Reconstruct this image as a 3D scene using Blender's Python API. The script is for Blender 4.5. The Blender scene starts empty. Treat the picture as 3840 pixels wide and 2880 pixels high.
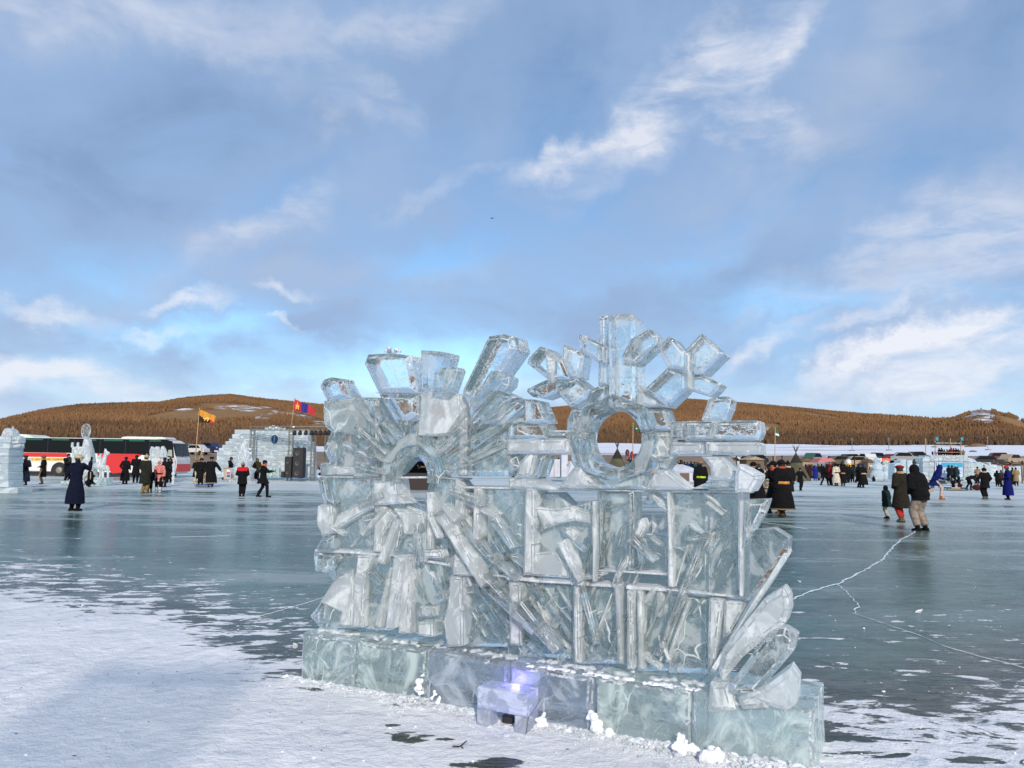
import bpy, bmesh, math, random
import numpy as np
from mathutils import Vector, Matrix, Euler
random.seed(7); rng = np.random.default_rng(7)
SC = bpy.context.scene; COL = SC.collection
rad = math.radians
# ------------------------------------------------------------------ camera
F = 2850.0; CAMZ = 1.70
cam = bpy.data.objects.new('camera', bpy.data.cameras.new('camera')); COL.objects.link(cam)
cam.data.sensor_width = 36; cam.data.lens = F/3840*36
cam.data.clip_start = 0.05; cam.data.clip_end = 8000
PITCH = math.atan(282/F); ROLL = rad(0.75)
CM = Matrix.Rotation(math.pi/2+PITCH, 3, 'X') @ Matrix.Rotation(ROLL, 3, 'Z')
cam.location = (0, 0, CAMZ); cam.rotation_euler = CM.to_euler()
SC.camera = cam
C0 = Vector((0, 0, CAMZ))
def ray(x, y): return CM @ Vector(((x-1920)/F, -(y-1440)/F, -1.0))
def G(x, y, z=0.0):
    d = ray(x, y); return C0 + d*((z-CAMZ)/d.z)
def at(x, y, D):
    d = ray(x, y); return C0 + d*(D/d.y)
# ------------------------------------------------------------------ render / exposure
SC.view_settings.view_transform = 'Standard'; SC.view_settings.look = 'None'
SC.view_settings.exposure = 0.0; SC.view_settings.gamma = 1.0
SC.render.engine = 'CYCLES'
SC.cycles.max_bounces = 18; SC.cycles.transmission_bounces = 16; SC.cycles.glossy_bounces = 5
SC.cycles.diffuse_bounces = 3; SC.cycles.transparent_max_bounces = 12
SC.cycles.sample_clamp_indirect = 4.0; SC.cycles.use_denoising = True
# ------------------------------------------------------------------ node helpers
class NT:
    def __init__(s, tree): s.t = tree; s.n = tree.nodes; s.l = tree.links
    def new(s, typ, **kw):
        nd = s.n.new(typ)
        for k, v in kw.items(): setattr(nd, k, v)
        return nd
    def put(s, sock, v):
        if v is None: return
        if isinstance(v, bpy.types.NodeSocket): s.l.new(v, sock)
        elif isinstance(v, (tuple, list)):
            sock.default_value = tuple(v) + ((1.0,) if len(v) == 3 and sock.type == 'RGBA' else ())
        else: sock.default_value = v
    def m(s, op, a, b=None, c=None, clamp=False):
        nd = s.new('ShaderNodeMath', operation=op, use_clamp=clamp)
        s.put(nd.inputs[0], a); s.put(nd.inputs[1], b); s.put(nd.inputs[2], c)
        return nd.outputs[0]
    def mix(s, f, a, b):
        nd = s.new('ShaderNodeMix', data_type='RGBA'); nd.clamp_factor = True
        s.put(nd.inputs[0], f); s.put(nd.inputs[6], a); s.put(nd.inputs[7], b); return nd.outputs[2]
    def add(s, a, b, f=1.0):
        nd = s.new('ShaderNodeMix', data_type='RGBA', blend_type='ADD'); nd.clamp_factor = True
        s.put(nd.inputs[0], f); s.put(nd.inputs[6], a); s.put(nd.inputs[7], b); return nd.outputs[2]
    def ss(s, x, lo, hi):
        nd = s.new('ShaderNodeMapRange', interpolation_type='SMOOTHSTEP')
        s.put(nd.inputs[0], x); nd.inputs[1].default_value = lo; nd.inputs[2].default_value = hi
        nd.inputs[3].default_value = 0; nd.inputs[4].default_value = 1; return nd.outputs[0]
    def noise(s, vec, scale, detail=4, rough=.55, dist=0.0, w=0):
        nd = s.new('ShaderNodeTexNoise'); s.put(nd.inputs['Vector'], vec)
        nd.inputs['Scale'].default_value = scale; nd.inputs['Detail'].default_value = detail
        nd.inputs['Roughness'].default_value = rough; nd.inputs['Distortion'].default_value = dist
        return nd.outputs[0]
    def mapv(s, vec, scale=(1, 1, 1), rot=(0, 0, 0), loc=(0, 0, 0)):
        nd = s.new('ShaderNodeMapping'); s.put(nd.inputs[0], vec)
        nd.inputs['Scale'].default_value = scale; nd.inputs['Rotation'].default_value = rot
        nd.inputs['Location'].default_value = loc; return nd.outputs[0]
# ------------------------------------------------------------------ sky
SUN_EL, SUN_AZ = 27.0, 172.5      # azimuth clockwise from +Y: behind the camera, a little to the right
w = bpy.data.worlds.new('World'); SC.world = w; w.use_nodes = True
w.node_tree.nodes.clear(); N = NT(w.node_tree)
out = N.new('ShaderNodeOutputWorld'); bg = N.new('ShaderNodeBackground'); N.l.new(bg.outputs[0], out.inputs[0])
sky = N.new('ShaderNodeTexSky', sky_type='NISHITA'); sky.sun_disc = False
sky.sun_elevation = rad(SUN_EL); sky.sun_rotation = rad(SUN_AZ); sky.altitude = 1600; sky.dust_density = 0.6
tc = N.new('ShaderNodeTexCoord').outputs['Generated']
sep = N.new('ShaderNodeSeparateXYZ'); N.l.new(tc, sep.inputs[0]); X, Y, Z = sep.outputs
AZ = N.m('ARCTAN2', X, Y); EL = N.m('ARCSINE', Z)
den = N.m('ADD', N.m('MAXIMUM', Z, 0.0), 0.22)
cv = N.new('ShaderNodeCombineXYZ'); N.put(cv.inputs[0], N.m('DIVIDE', X, den)); N.put(cv.inputs[1], N.m('DIVIDE', Y, den))
P2 = cv.outputs[0]
ae = N.new('ShaderNodeCombineXYZ'); N.put(ae.inputs[0], AZ); N.put(ae.inputs[1], EL); P3 = ae.outputs[0]
wn = N.new('ShaderNodeTexNoise'); N.put(wn.inputs['Vector'], P3); wn.inputs['Scale'].default_value = 7; wn.inputs['Detail'].default_value = 6; wn.inputs['Roughness'].default_value = .6
sepw = N.new('ShaderNodeSeparateColor'); N.l.new(wn.outputs[1], sepw.inputs[0])
WX = N.m('MULTIPLY', N.m('SUBTRACT', sepw.outputs[0], .5), .22); WY = N.m('MULTIPLY', N.m('SUBTRACT', sepw.outputs[1], .5), .16)
AZw = N.m('ADD', AZ, WX); ELw = N.m('ADD', EL, WY)
def ang(x, y):
    d = ray(x, y).normalized(); return math.atan2(d.x, d.y), math.asin(d.z)
def blob(x, y, rx, ry, th, lo=0.0, hi=1.0):
    a0, e0 = ang(x, y); c, s_ = math.cos(rad(th)), math.sin(rad(th)); ra, rb = rx/F, ry/F
    da = N.m('SUBTRACT', AZw, a0); de = N.m('SUBTRACT', ELw, e0)
    p = N.m('DIVIDE', N.m('ADD', N.m('MULTIPLY', da, c), N.m('MULTIPLY', de, s_)), ra)
    q = N.m('DIVIDE', N.m('SUBTRACT', N.m('MULTIPLY', de, c), N.m('MULTIPLY', da, s_)), rb)
    r = N.m('SQRT', N.m('ADD', N.m('MULTIPLY', p, p), N.m('MULTIPLY', q, q)))
    return N.m('SUBTRACT', 1.0, N.ss(r, lo, hi))
def total(lst):
    acc = None
    for b, k in lst:
        v = N.m('MULTIPLY', b, k); acc = v if acc is None else N.m('ADD', acc, v)
    return acc
nish = N.new('ShaderNodeMix', data_type='RGBA', blend_type='MULTIPLY'); nish.inputs[0].default_value = 1
N.l.new(sky.outputs[0], nish.inputs[6]); nish.inputs[7].default_value = (.120, .148, .160, 1)
n1 = N.noise(N.mapv(P2, (1.0, .7, 1), (0, 0, rad(35))), 1.5, 8, .52, .5)
n2 = N.noise(N.mapv(P3, (1, 2.0, 1), (0, 0, rad(-32)), (3, 1, 0)), 5.0, 9, .6, .6)
n3 = N.noise(N.mapv(P3, (1, 3.2, 1), (0, 0, rad(-30)), (7, 2, 0)), 14.0, 8, .62, .4)
# thin lavender veil everywhere, opened by blue gaps
gaps = total([(blob(2060, 430, 380, 260, 60), .42), (blob(1640, 970, 420, 110, 12), .50), (blob(2850, 800, 520, 130, 25), .50), (blob(2300, 700, 500, 130, 30), .30), (blob(2500, 1000, 500, 90, 8), .40),
              (blob(1500, 1380, 1000, 130, 0), .55), (blob(650, 420, 800, 240, 18), .16), (blob(450, 980, 500, 100, 0), .22), (blob(1150, 650, 500, 110, 30), .25),
              (blob(3150, 1130, 700, 90, -3), .55), (blob(800, 1250, 600, 70, 0), .45), (blob(3650, 180, 260, 200, 20), .25), (blob(3500, 620, 300, 120, 30), .25)])
veil = N.m('SUBTRACT', N.m('ADD', .78, N.m('MULTIPLY', N.m('SUBTRACT', N.m('ADD', N.m('MULTIPLY', n1, .55), N.m('MULTIPLY', n2, .45)), .5), 2.3)), N.m('MULTIPLY', gaps, 1.15), clamp=True)
col = N.mix(veil, nish.outputs[2], (.335, .475, .725))
# bluish grey thicker cloud
grey = total([(blob(600, 560, 1000, 300, 20), .8), (blob(1500, 260, 1300, 260, 10), .6), (blob(3400, 330, 700, 500, 20), .35), (blob(2750, 1050, 900, 160, 10), .3)])
col = N.mix(N.m('MULTIPLY', grey, N.ss(n2, .32, .68)), col, (.20, .325, .54))
pale = total([(blob(400, 60, 1300, 190, 4), .8), (blob(1450, 90, 700, 110, 6), .5), (blob(3050, 560, 1100, 260, 32), .55), (blob(3700, 800, 900, 320, 22), .85), (blob(700, 1000, 900, 160, 28), .55),
              (blob(1300, 1060, 1400, 150, 8), .45), (blob(3300, 130, 700, 160, 20), .35), (blob(1900, 880, 700, 130, 28), .40)])
col = N.mix(N.m('MULTIPLY', pale, N.ss(N.m('ADD', N.m('MULTIPLY', n1, .4), N.m('MULTIPLY', n2, .6)), .36, .66)), col, (.51, .595, .765))
# bright wisps
wis = total([(blob(2560, 330, 720, 170, 36), 1.0), (blob(2080, 600, 330, 80, 30), 1.0), (blob(2850, 480, 300, 110, -28), .8), (blob(2850, 170, 330, 90, 48), .75), (blob(2330, 470, 260, 90, 10), .7),
             (blob(980, 850, 420, 90, 38), .6), (blob(1450, 360, 240, 90, -30), .40), (blob(500, 70, 1000, 120, 4), .45), (blob(1500, 90, 600, 110, 8), .45), (blob(3000, 1130, 500, 60, 14), .35),
             (blob(3760, 880, 760, 260, 26), .9), (blob(3300, 930, 500, 100, 22), .5), (blob(1250, 380, 200, 120, 60), .35), (blob(1700, 700, 500, 60, 20), .3)])
wm = N.m('MULTIPLY', wis, N.ss(N.m('ADD', N.m('MULTIPLY', n3, .6), N.m('MULTIPLY', n2, .4)), .30, .68), clamp=True)
col = N.mix(wm, col, (.74, .78, .89))
# low puffs and the bright bank along the horizon
puf = total([(blob(720, 1135, 210, 42, 4), .85), (blob(1100, 1128, 130, 32, 0), .7), (blob(570, 1238, 110, 30, 0), .65), (blob(1060, 1236, 110, 20, 0), .7),
             (blob(180, 1150, 260, 50, -4), .7), (blob(60, 1400, 460, 110, -12), 1.1), (blob(520, 1440, 800, 90, -5), 1.1), (blob(3330, 1320, 560, 75, 14), 1.2), (blob(3700, 1290, 560, 120, 8), 1.2), (blob(3500, 1440, 900, 60, 3), .6),
             (blob(2820, 1310, 300, 60, 22), .9), (blob(3250, 1220, 300, 40, 14), .7), (blob(3700, 1440, 600, 110, 0), .6), (blob(1900, 1450, 900, 50, 0), .3)])
pm = N.m('MULTIPLY', puf, N.ss(N.m('ADD', N.m('MULTIPLY', n3, .5), N.m('MULTIPLY', n2, .5)), .24, .66), clamp=True)
col = N.mix(pm, col, (.84, .875, .96))
hz = N.m('POWER', N.m('SUBTRACT', 1.0, N.ss(EL, -.02, .165)), 1.35)
col = N.mix(N.m('MULTIPLY', hz, .90), col, (.66, .80, .96))
N.l.new(col, bg.inputs[0]); bg.inputs[1].default_value = 1.0
sunl = bpy.data.lights.new('sun', 'SUN'); sunl.energy = 3.6; sunl.angle = rad(2); sunl.color = (1, .90, .78)
sun = bpy.data.objects.new('sun', sunl); COL.objects.link(sun)
sun.rotation_euler = (rad(90-SUN_EL), 0, rad(180-SUN_AZ) )
sd = Vector((math.sin(rad(SUN_AZ))*math.cos(rad(SUN_EL)), math.cos(rad(SUN_AZ))*math.cos(rad(SUN_EL)), math.sin(rad(SUN_EL))))
sun.rotation_euler = sd.to_track_quat('Z', 'Y').to_euler()
# ------------------------------------------------------------------ materials
def mat(name, col, rough=.7, metal=0, spec=.5, var=0.0, vs=8.0, bump=0.0, bs=30.0, emit=None, es=1.0):
    m = bpy.data.materials.new(name); m.use_nodes = True; t = NT(m.node_tree)
    b = m.node_tree.nodes['Principled BSDF']
    b.inputs['Base Color'].default_value = (*col, 1); b.inputs['Roughness'].default_value = rough
    b.inputs['Metallic'].default_value = metal; b.inputs['Specular IOR Level'].default_value = spec
    oc = t.new('ShaderNodeTexCoord').outputs['Object']
    if var:
        n = t.noise(oc, vs, 5)
        f = t.ss(n, .3, .7)
        lo = tuple(c*(1-var) for c in col); hi = tuple(min(1, c*(1+var)) for c in col)
        t.put(b.inputs['Base Color'], t.mix(f, lo, hi))
    if bump:
        bn = t.new('ShaderNodeBump'); bn.inputs['Strength'].default_value = bump; bn.inputs['Distance'].default_value = .02
        t.l.new(t.noise(oc, bs, 4), bn.inputs['Height']); t.l.new(bn.outputs[0], b.inputs['Normal'])
    if emit: b.inputs['Emission Color'].default_value = (*emit, 1); b.inputs['Emission Strength'].default_value = es
    return m
CM_ = {}
def cloth(c, fur=False):
    k = (tuple(c), fur)
    if k not in CM_: CM_[k] = mat('fur' if fur else 'cloth', c, .95, spec=.2, var=.35, vs=60 if fur else 14, bump=.6, bs=90 if fur else 25)
    return CM_[k]
def ice_mat(name, tint, veil, vcol, rough, bump, bscale, patch=0.0, pscale=3.0, stretch=(1, 1, 1), crack=0.0, soft=(.49, .60)):
    """clear ice mixed with frost: veil = even share of frost, patch = share added in cloudy shapes"""
    m = bpy.data.materials.new(name); m.use_nodes = True; m.node_tree.nodes.clear(); t = NT(m.node_tree)
    o = t.new('ShaderNodeOutputMaterial')
    g = t.new('ShaderNodeNewGeometry').outputs['Position']
    inf = t.new('ShaderNodeObjectInfo')
    pv = t.new('ShaderNodeVectorMath', operation='ADD'); t.l.new(g, pv.inputs[0])
    sc_ = t.m('MULTIPLY', inf.outputs['Random'], 37.0); cb = t.new('ShaderNodeCombineXYZ')
    for i in range(3): t.put(cb.inputs[i], sc_)
    t.l.new(cb.outputs[0], pv.inputs[1])
    vec = t.mapv(pv.outputs[0], stretch)
    gl = t.new('ShaderNodeBsdfPrincipled'); gl.inputs['Transmission Weight'].default_value = 1; gl.inputs['IOR'].default_value = 1.31
    gl.inputs['Base Color'].default_value = (*tint, 1)
    t.put(gl.inputs['Roughness'], t.m('MULTIPLY', t.ss(t.noise(vec, 4, 3), .3, .75), rough))
    df = t.new('ShaderNodeBsdfDiffuse'); df.inputs[0].default_value = (*vcol, 1)
    tr = t.new('ShaderNodeBsdfTranslucent'); tr.inputs[0].default_value = (*vcol, 1)
    fm = t.new('ShaderNodeMixShader'); fm.inputs[0].default_value = .38; t.l.new(df.outputs[0], fm.inputs[1]); t.l.new(tr.outputs[0], fm.inputs[2])
    bn = t.new('ShaderNodeBump'); bn.inputs['Strength'].default_value = bump; bn.inputs['Distance'].default_value = .02
    h = t.m('ADD', t.noise(vec, bscale, 3, .5, .6), t.m('MULTIPLY', t.noise(vec, bscale*5, 3), .22))
    t.l.new(h, bn.inputs['Height'])
    for s_ in (gl, df, tr): t.l.new(bn.outputs[0], s_.inputs['Normal'])
    n = t.noise(vec, pscale, 7, .62, 1.3)
    f = t.m('ADD', veil, t.m('MULTIPLY', t.ss(n, soft[0], soft[1]), patch), clamp=True)
    if crack:
        vo = t.new('ShaderNodeTexVoronoi', feature='DISTANCE_TO_EDGE'); 
        nv = t.new('ShaderNodeTexNoise'); t.l.new(vec, nv.inputs['Vector']); nv.inputs['Scale'].default_value = 5
        wv = t.new('ShaderNodeVectorMath', operation='MULTIPLY_ADD'); t.l.new(nv.outputs[1], wv.inputs[0]); wv.inputs[1].default_value = (.25, .25, .25); t.l.new(vec, wv.inputs[2])
        t.l.new(wv.outputs[0], vo.inputs['Vector']); vo.inputs['Scale'].default_value = 3.6
        cr = t.m('MULTIPLY', t.m('SUBTRACT', 1.0, t.ss(vo.outputs['Distance'], .004, .03)), crack)
        cr = t.m('MULTIPLY', cr, t.ss(t.noise(vec, 2.2, 2), .48, .6))
        f = t.m('MAXIMUM', f, cr)
    ms = t.new('ShaderNodeMixShader'); t.put(ms.inputs[0], f); t.l.new(gl.outputs[0], ms.inputs[1]); t.l.new(fm.outputs[0], ms.inputs[2])
    t.l.new(ms.outputs[0], o.inputs[0]); return m
ICE_CLEAR = ice_mat('clear_ice', (.90, .965, .93), .07, (.90, .95, .93), .06, .50, 5, .34, 4.0, (1, 1, .8), .9)
ICE_CRYST = ice_mat('crystal_ice', (.93, .98, .955), .03, (.88, .92, .91), .04, .42, 6, .28, 5.0, (1, 1, .8), .35)
ICE_MILK = ice_mat('milky_ice', (.93, .975, .955), .40, (.93, .96, .955), .16, .50, 8, .52, 5.0, (1, 1, .65), .3, (.44, .66))
EDGE = ice_mat('chipped_edge', (.96, .98, .98), .20, (.97, .98, .98), .2, .8, 25, .55, 9)
ICE_BASE = ice_mat('green_ice', (.80, .94, .90), .22, (.78, .89, .86), .14, .35, 5, .58, 3.6, (1, 1, .8), .9, (.44, .64))
ICE_BASE_B = ice_mat('blue_ice', (.80, .90, .95), .20, (.72, .80, .87), .14, .35, 5, .50, 4.0, (1, 1, .8), .8, (.44, .66))
ICE_FAR = ice_mat('block_ice', (.88, .96, .97), .62, (.80, .88, .91), .3, .5, 1.2, .35, .9, (1, 1, 3.0), .2)
FROST = ice_mat('frost', (.93, .97, .98), .72, (.92, .95, .97), .5, .8, 22, .3, 10)
SNOW = mat('snow', (.86, .87, .90), .85, var=.06, vs=9, bump=.8, bs=22)
# ------------------------------------------------------------------ object helpers
def tag(o, label=None, cat=None, group=None, kind=None):
    if label: o['label'] = label
    if cat: o['category'] = cat
    if group: o['group'] = group
    if kind: o['kind'] = kind
    return o
def empty(name, loc, label, cat, group=None, rz=0):
    o = bpy.data.objects.new(name, None); COL.objects.link(o); o.location = loc; o.rotation_euler.z = rz
    o.empty_display_size = .2
    return tag(o, label, cat, group)
ORG = {}
class MB:
    def __init__(s): s.v = []; s.f = []
    def add(s, vs, fs):
        k = len(s.v); s.v += [tuple(v) for v in vs]; s.f += [tuple(i+k for i in f) for f in fs]; return s
    def box(s, c, d, rz=0, rx=0, ry=0):
        M = Euler((rx, ry, rz)).to_matrix(); hx, hy, hz_ = d[0]/2, d[1]/2, d[2]/2
        vs = [Vector(c)+M@Vector((sx*hx, sy*hy, sz*hz_)) for sz in (-1, 1) for sx, sy in ((-1, -1), (1, -1), (1, 1), (-1, 1))]
        return s.add(vs, [(3, 2, 1, 0), (4, 5, 6, 7), (0, 1, 5, 4), (1, 2, 6, 5), (2, 3, 7, 6), (3, 0, 4, 7)])
    def tube(s, pts, r, n=8, flat=1.0, side=None):
        """tapered tube; r a number or list; flat squeezes the second cross axis"""
        pts = [Vector(p) for p in pts]; r = r if isinstance(r, (list, tuple)) else [r]*len(pts)
        vs = []; fs = []; ref = Vector(side) if side else None
        for i, p in enumerate(pts):
            d = (pts[min(i+1, len(pts)-1)]-pts[max(i-1, 0)]).normalized()
            a = ref.copy() if ref else (Vector((1, 0, 0)) if abs(d.x) < .9 else Vector((0, 1, 0)))
            a = (a-d*a.dot(d)).normalized(); b = d.cross(a)
            for k in range(n):
                th = 2*math.pi*k/n; rr = r[i]
                if isinstance(rr, tuple): vs.append(p+a*rr[0]*math.cos(th)+b*rr[1]*math.sin(th))
                else: vs.append(p+a*rr*math.cos(th)+b*rr*flat*math.sin(th))
        for i in range(len(pts)-1):
            for k in range(n):
                fs.append((i*n+k, i*n+(k+1) % n, (i+1)*n+(k+1) % n, (i+1)*n+k))
        fs.append(tuple(range(n))[::-1]); fs.append(tuple((len(pts)-1)*n+k for k in range(n)))
        return s.add(vs, fs)
    def ball(s, c, r, n=10, m=6):
        c = Vector(c); r = r if isinstance(r, (tuple, list)) else (r, r, r)
        vs = [c+Vector((0, 0, -r[2]))]; fs = []
        for i in range(1, m):
            ph = -math.pi/2+math.pi*i/m
            for k in range(n):
                th = 2*math.pi*k/n
                vs.append(c+Vector((r[0]*math.cos(ph)*math.cos(th), r[1]*math.cos(ph)*math.sin(th), r[2]*math.sin(ph))))
        vs.append(c+Vector((0, 0, r[2])))
        for k in range(n): fs.append((0, 1+(k+1) % n, 1+k))
        for i in range(m-2):
            for k in range(n):
                a = 1+i*n+k; b = 1+i*n+(k+1) % n; fs.append((a, b, b+n, a+n))
        L = len(vs)-1
        for k in range(n): fs.append((L, 1+(m-2)*n+k, 1+(m-2)*n+(k+1) % n))
        return s.add(vs, fs)
    def lathe(s, c, prof, n=16):
        c = Vector(c); vs = []; fs = []
        for (r, z) in prof:
            for k in range(n):
                th = 2*math.pi*k/n; vs.append(c+Vector((r*math.cos(th), r*math.sin(th), z)))
        for i in range(len(prof)-1):
            for k in range(n): fs.append((i*n+k, i*n+(k+1) % n, (i+1)*n+(k+1) % n, (i+1)*n+k))
        fs.append(tuple(range(n))[::-1]); fs.append(tuple((len(prof)-1)*n+k for k in range(n)))
        return s.add(vs, fs)
    def extr(s, poly, d):
        """poly: list of 3d points; d: extrusion vector"""
        n = len(poly); poly = [Vector(p) for p in poly]; d = Vector(d)
        return s.add(poly+[p+d for p in poly], [tuple(range(n)), tuple(range(2*n-1, n-1, -1))]+[(i, i+n, (i+1) % n+n, (i+1) % n) for i in range(n)])
    def build(s, name, m, parent=None, smooth=False, bevel=0, voxel=0, edge=None, recalc=True):
        me = bpy.data.meshes.new(name)
        org = ORG.get(parent.name, Vector((0, 0, 0))) if parent is not None else Vector((0, 0, 0))
        me.from_pydata([Vector(v)-org for v in s.v], [], s.f)
        if recalc or bevel:
            bm = bmesh.new(); bm.from_mesh(me); bmesh.ops.recalc_face_normals(bm, faces=bm.faces)
            if bevel: rs = bmesh.ops.bevel(bm, geom=bm.edges[:], offset=bevel, segments=1, affect='EDGES', clamp_overlap=True)
            if edge:
                for f in rs['faces']: f.material_index = 1
            bm.to_mesh(me); bm.free()
        me.materials.append(m)
        if edge: me.materials.append(edge)
        if smooth: me.polygons.foreach_set('use_smooth', [True]*len(me.polygons))
        o = bpy.data.objects.new(name, me); COL.objects.link(o)
        if parent is not None: o.parent = parent; ORG[o.name] = org
        if voxel:
            r = o.modifiers.new('Remesh', 'REMESH'); r.mode = 'VOXEL'; r.voxel_size = voxel; r.use_smooth_shade = True
            sm = o.modifiers.new('Smooth', 'SMOOTH'); sm.iterations = 3; sm.factor = .5
        return o
def rough(o, st, sz):
    tx = bpy.data.textures.new('lumpiness', 'CLOUDS'); tx.noise_scale = sz; tx.noise_depth = 3
    d = o.modifiers.new('Displace', 'DISPLACE'); d.texture = tx; d.strength = st; d.mid_level = .5; return o
def wroot(name, loc, label, cat, group=None):
    """Empty whose children's vertices are given in world coordinates"""
    o = empty(name, loc, label, cat, group); ORG[o.name] = Vector(loc); return o
def bake(o, loc):
    """move a mesh written in world coordinates so that its origin sits at loc"""
    loc = Vector(loc); o.data.transform(Matrix.Translation(-loc)); o.location = loc; return o
def ctree(o, parent=None):
    c = o.copy(); COL.objects.link(c); c.parent = parent
    for ch in list(o.children): ctree(ch, c)
    return c
# ------------------------------------------------------------------ the lake ice
def grid_mesh(name, xs, ys, zf, m):
    nx, ny = len(xs), len(ys); XX, YY = np.meshgrid(xs, ys); ZZ = zf(XX, YY)
    v = np.stack([XX, YY, ZZ], -1).reshape(-1, 3)
    i = np.arange(ny-1)[:, None]*nx+np.arange(nx-1)[None, :]; f = np.stack([i, i+1, i+nx+1, i+nx], -1).reshape(-1, 4)
    return fast_mesh(name, v, f, m)
def fast_mesh(name, v, f, m, smooth=True):
    me = bpy.data.meshes.new(name); k = f.shape[1]
    me.vertices.add(len(v)); me.vertices.foreach_set('co', np.asarray(v, dtype=np.float32).ravel())
    me.loops.add(f.size); me.loops.foreach_set('vertex_index', f.astype(np.int32).ravel())
    me.polygons.add(len(f)); me.polygons.foreach_set('loop_start', np.arange(0, f.size, k, dtype=np.int32))
    me.polygons.foreach_set('loop_total', np.full(len(f), k, dtype=np.int32))
    me.update(calc_edges=True); me.validate(); me.materials.append(m)
    me.polygons.foreach_set('use_smooth', [smooth]*len(me.polygons))
    o = bpy.data.objects.new(name, me); COL.objects.link(o); return o
def curve_node(t, x, pts, x0, x1, y0, y1):
    """piecewise curve through pts (real units)"""
    fc = t.new('ShaderNodeFloatCurve'); c = fc.mapping.curves[0]
    pp = [((a-x0)/(x1-x0), (b-y0)/(y1-y0)) for a, b in pts]
    while len(c.points) < len(pp): c.points.new(.5, .5)
    for q, (a, b) in zip(c.points, pp): q.location = (a, b); q.handle_type = 'VECTOR'
    fc.mapping.update()
    t.put(fc.inputs['Value'], t.m('DIVIDE', t.m('SUBTRACT', x, x0), x1-x0, clamp=True))
    return t.m('ADD', t.m('MULTIPLY', fc.outputs[0], y1-y0), y0)
def lake_material():
    m = bpy.data.materials.new('lake_ice'); m.use_nodes = True; t = NT(m.node_tree); t.n.clear()
    o = t.new('ShaderNodeOutputMaterial'); P = t.new('ShaderNodeNewGeometry').outputs['Position']
    sp = t.new('ShaderNodeSeparateXYZ'); t.l.new(P, sp.inputs[0]); x, y, _ = sp.outputs
    st = t.mapv(P, (.35, 1, 1), (0, 0, rad(-8)))
    big = t.noise(st, .16, 4, .55); mid = t.noise(t.mapv(P, (.22, 1, 1), (0, 0, rad(5))), .9, 5, .6, .5)
    fine = t.noise(t.mapv(P, (.40, 1, 1), (0, 0, rad(-12))), 7, 5, .62, .7)
    fine2 = t.noise(t.mapv(P, (.52, 1, 1), (0, 0, rad(10)), (4, 4, 0)), 3.1, 7, .66, 1.0)
    # where the trodden snow begins on the near side
    pts = [(G(a, b).x, G(a, b).y) for a, b in ((-600, 2160), (0, 2195), (300, 2265), (640, 2290), (850, 2420), (1130, 2520))]
    pts += [(G(a, b).x, G(a, b).y) for a, b in ((2000, 2620), (3060, 2640), (3300, 2665), (3600, 2700), (3760, 2600), (3840, 2540), (4300, 2470))]
    yb = curve_node(t, x, [(-14, pts[0][1]+.6)]+pts+[(12, pts[-1][1]+.4)], -14, 12, 0, 14)
    edge = t.m('ADD', t.m('SUBTRACT', yb, y), t.m('ADD', t.m('MULTIPLY', t.m('SUBTRACT', fine2, .5), 3.0), t.m('MULTIPLY', t.m('SUBTRACT', fine, .5), 2.4)))
    snow1 = t.ss(edge, -.16, .16)
    # bare holes scattered in the snow, mostly on the right
    holes = t.m('MULTIPLY', t.ss(t.m('ADD', fine2, t.m('MULTIPLY', t.ss(x, 1.2, 3.4), .19)), .72, .745), t.ss(x, -.5, 1.2))
    snow1 = t.m('MULTIPLY', snow1, t.m('SUBTRACT', 1.0, holes))
    # bare spots where the crust has been scraped off
    for hx, hy, rx, ry in ((1545, 2760, .17, .09), (1655, 2775, .06, .03), (1850, 2862, .13, .07), (3110, 2740, .16, .22), (3440, 2760, .30, .10), (3230, 2820, .22, .05), (3620, 2850, .2, .04), (1480, 2720, .04, .03)):
        c_ = G(hx, hy); dx = t.m('DIVIDE', t.m('SUBTRACT', x, c_.x), rx); dy = t.m('DIVIDE', t.m('SUBTRACT', y, c_.y), ry)
        rr = t.m('ADD', t.m('SQRT', t.m('ADD', t.m('MULTIPLY', dx, dx), t.m('MULTIPLY', dy, dy))), t.m('ADD', t.m('MULTIPLY', t.m('SUBTRACT', fine, .5), 5.5), t.m('MULTIPLY', t.m('SUBTRACT', fine2, .5), 3.0)))
        snow1 = t.m('MULTIPLY', snow1, t.ss(rr, .75, .95))
    # loose flakes of crust lying on the dark ice
    near = t.m('MULTIPLY', t.m('SUBTRACT', 1.0, t.ss(t.m('SUBTRACT', y, yb), .3, 4.2)), t.m('SUBTRACT', .112, t.m('MULTIPLY', t.ss(x, .0, 2.0), .050)))
    flk = t.ss(t.m('ADD', t.m('ADD', t.m('MULTIPLY', fine, .55), t.m('MULTIPLY', fine2, .45)), near), .630, .645)
    # wind-blown streaks further out
    farw = t.ss(y, 7, 52)
    thr = t.m('ADD', t.m('MULTIPLY', mid, .6), t.m('MULTIPLY', big, .4))
    thr = t.m('ADD', thr, t.m('MULTIPLY', t.m('SUBTRACT', fine2, .5), .28)); strk = t.m('MULTIPLY', t.ss(t.m('ADD', thr, t.m('MULTIPLY', farw, .14)), .50, .62), t.m('ADD', .38, t.m('MULTIPLY', farw, .62)))
    strk = t.m('MULTIPLY', strk, t.ss(y, 6, 12))
    ice_c = t.mix(t.ss(big, .38, .62), (.012, .074, .052), (.085, .160, .126))
    brown = t.m('MULTIPLY', t.ss(t.noise(st, .35, 4, .6), .55, .68), .75)
    ice_c = t.mix(brown, ice_c, (.070, .056, .044))
    ice_c = t.mix(t.m('MULTIPLY', t.ss(fine, .44, .60), .65), ice_c, (.115, .150, .138))
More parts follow.
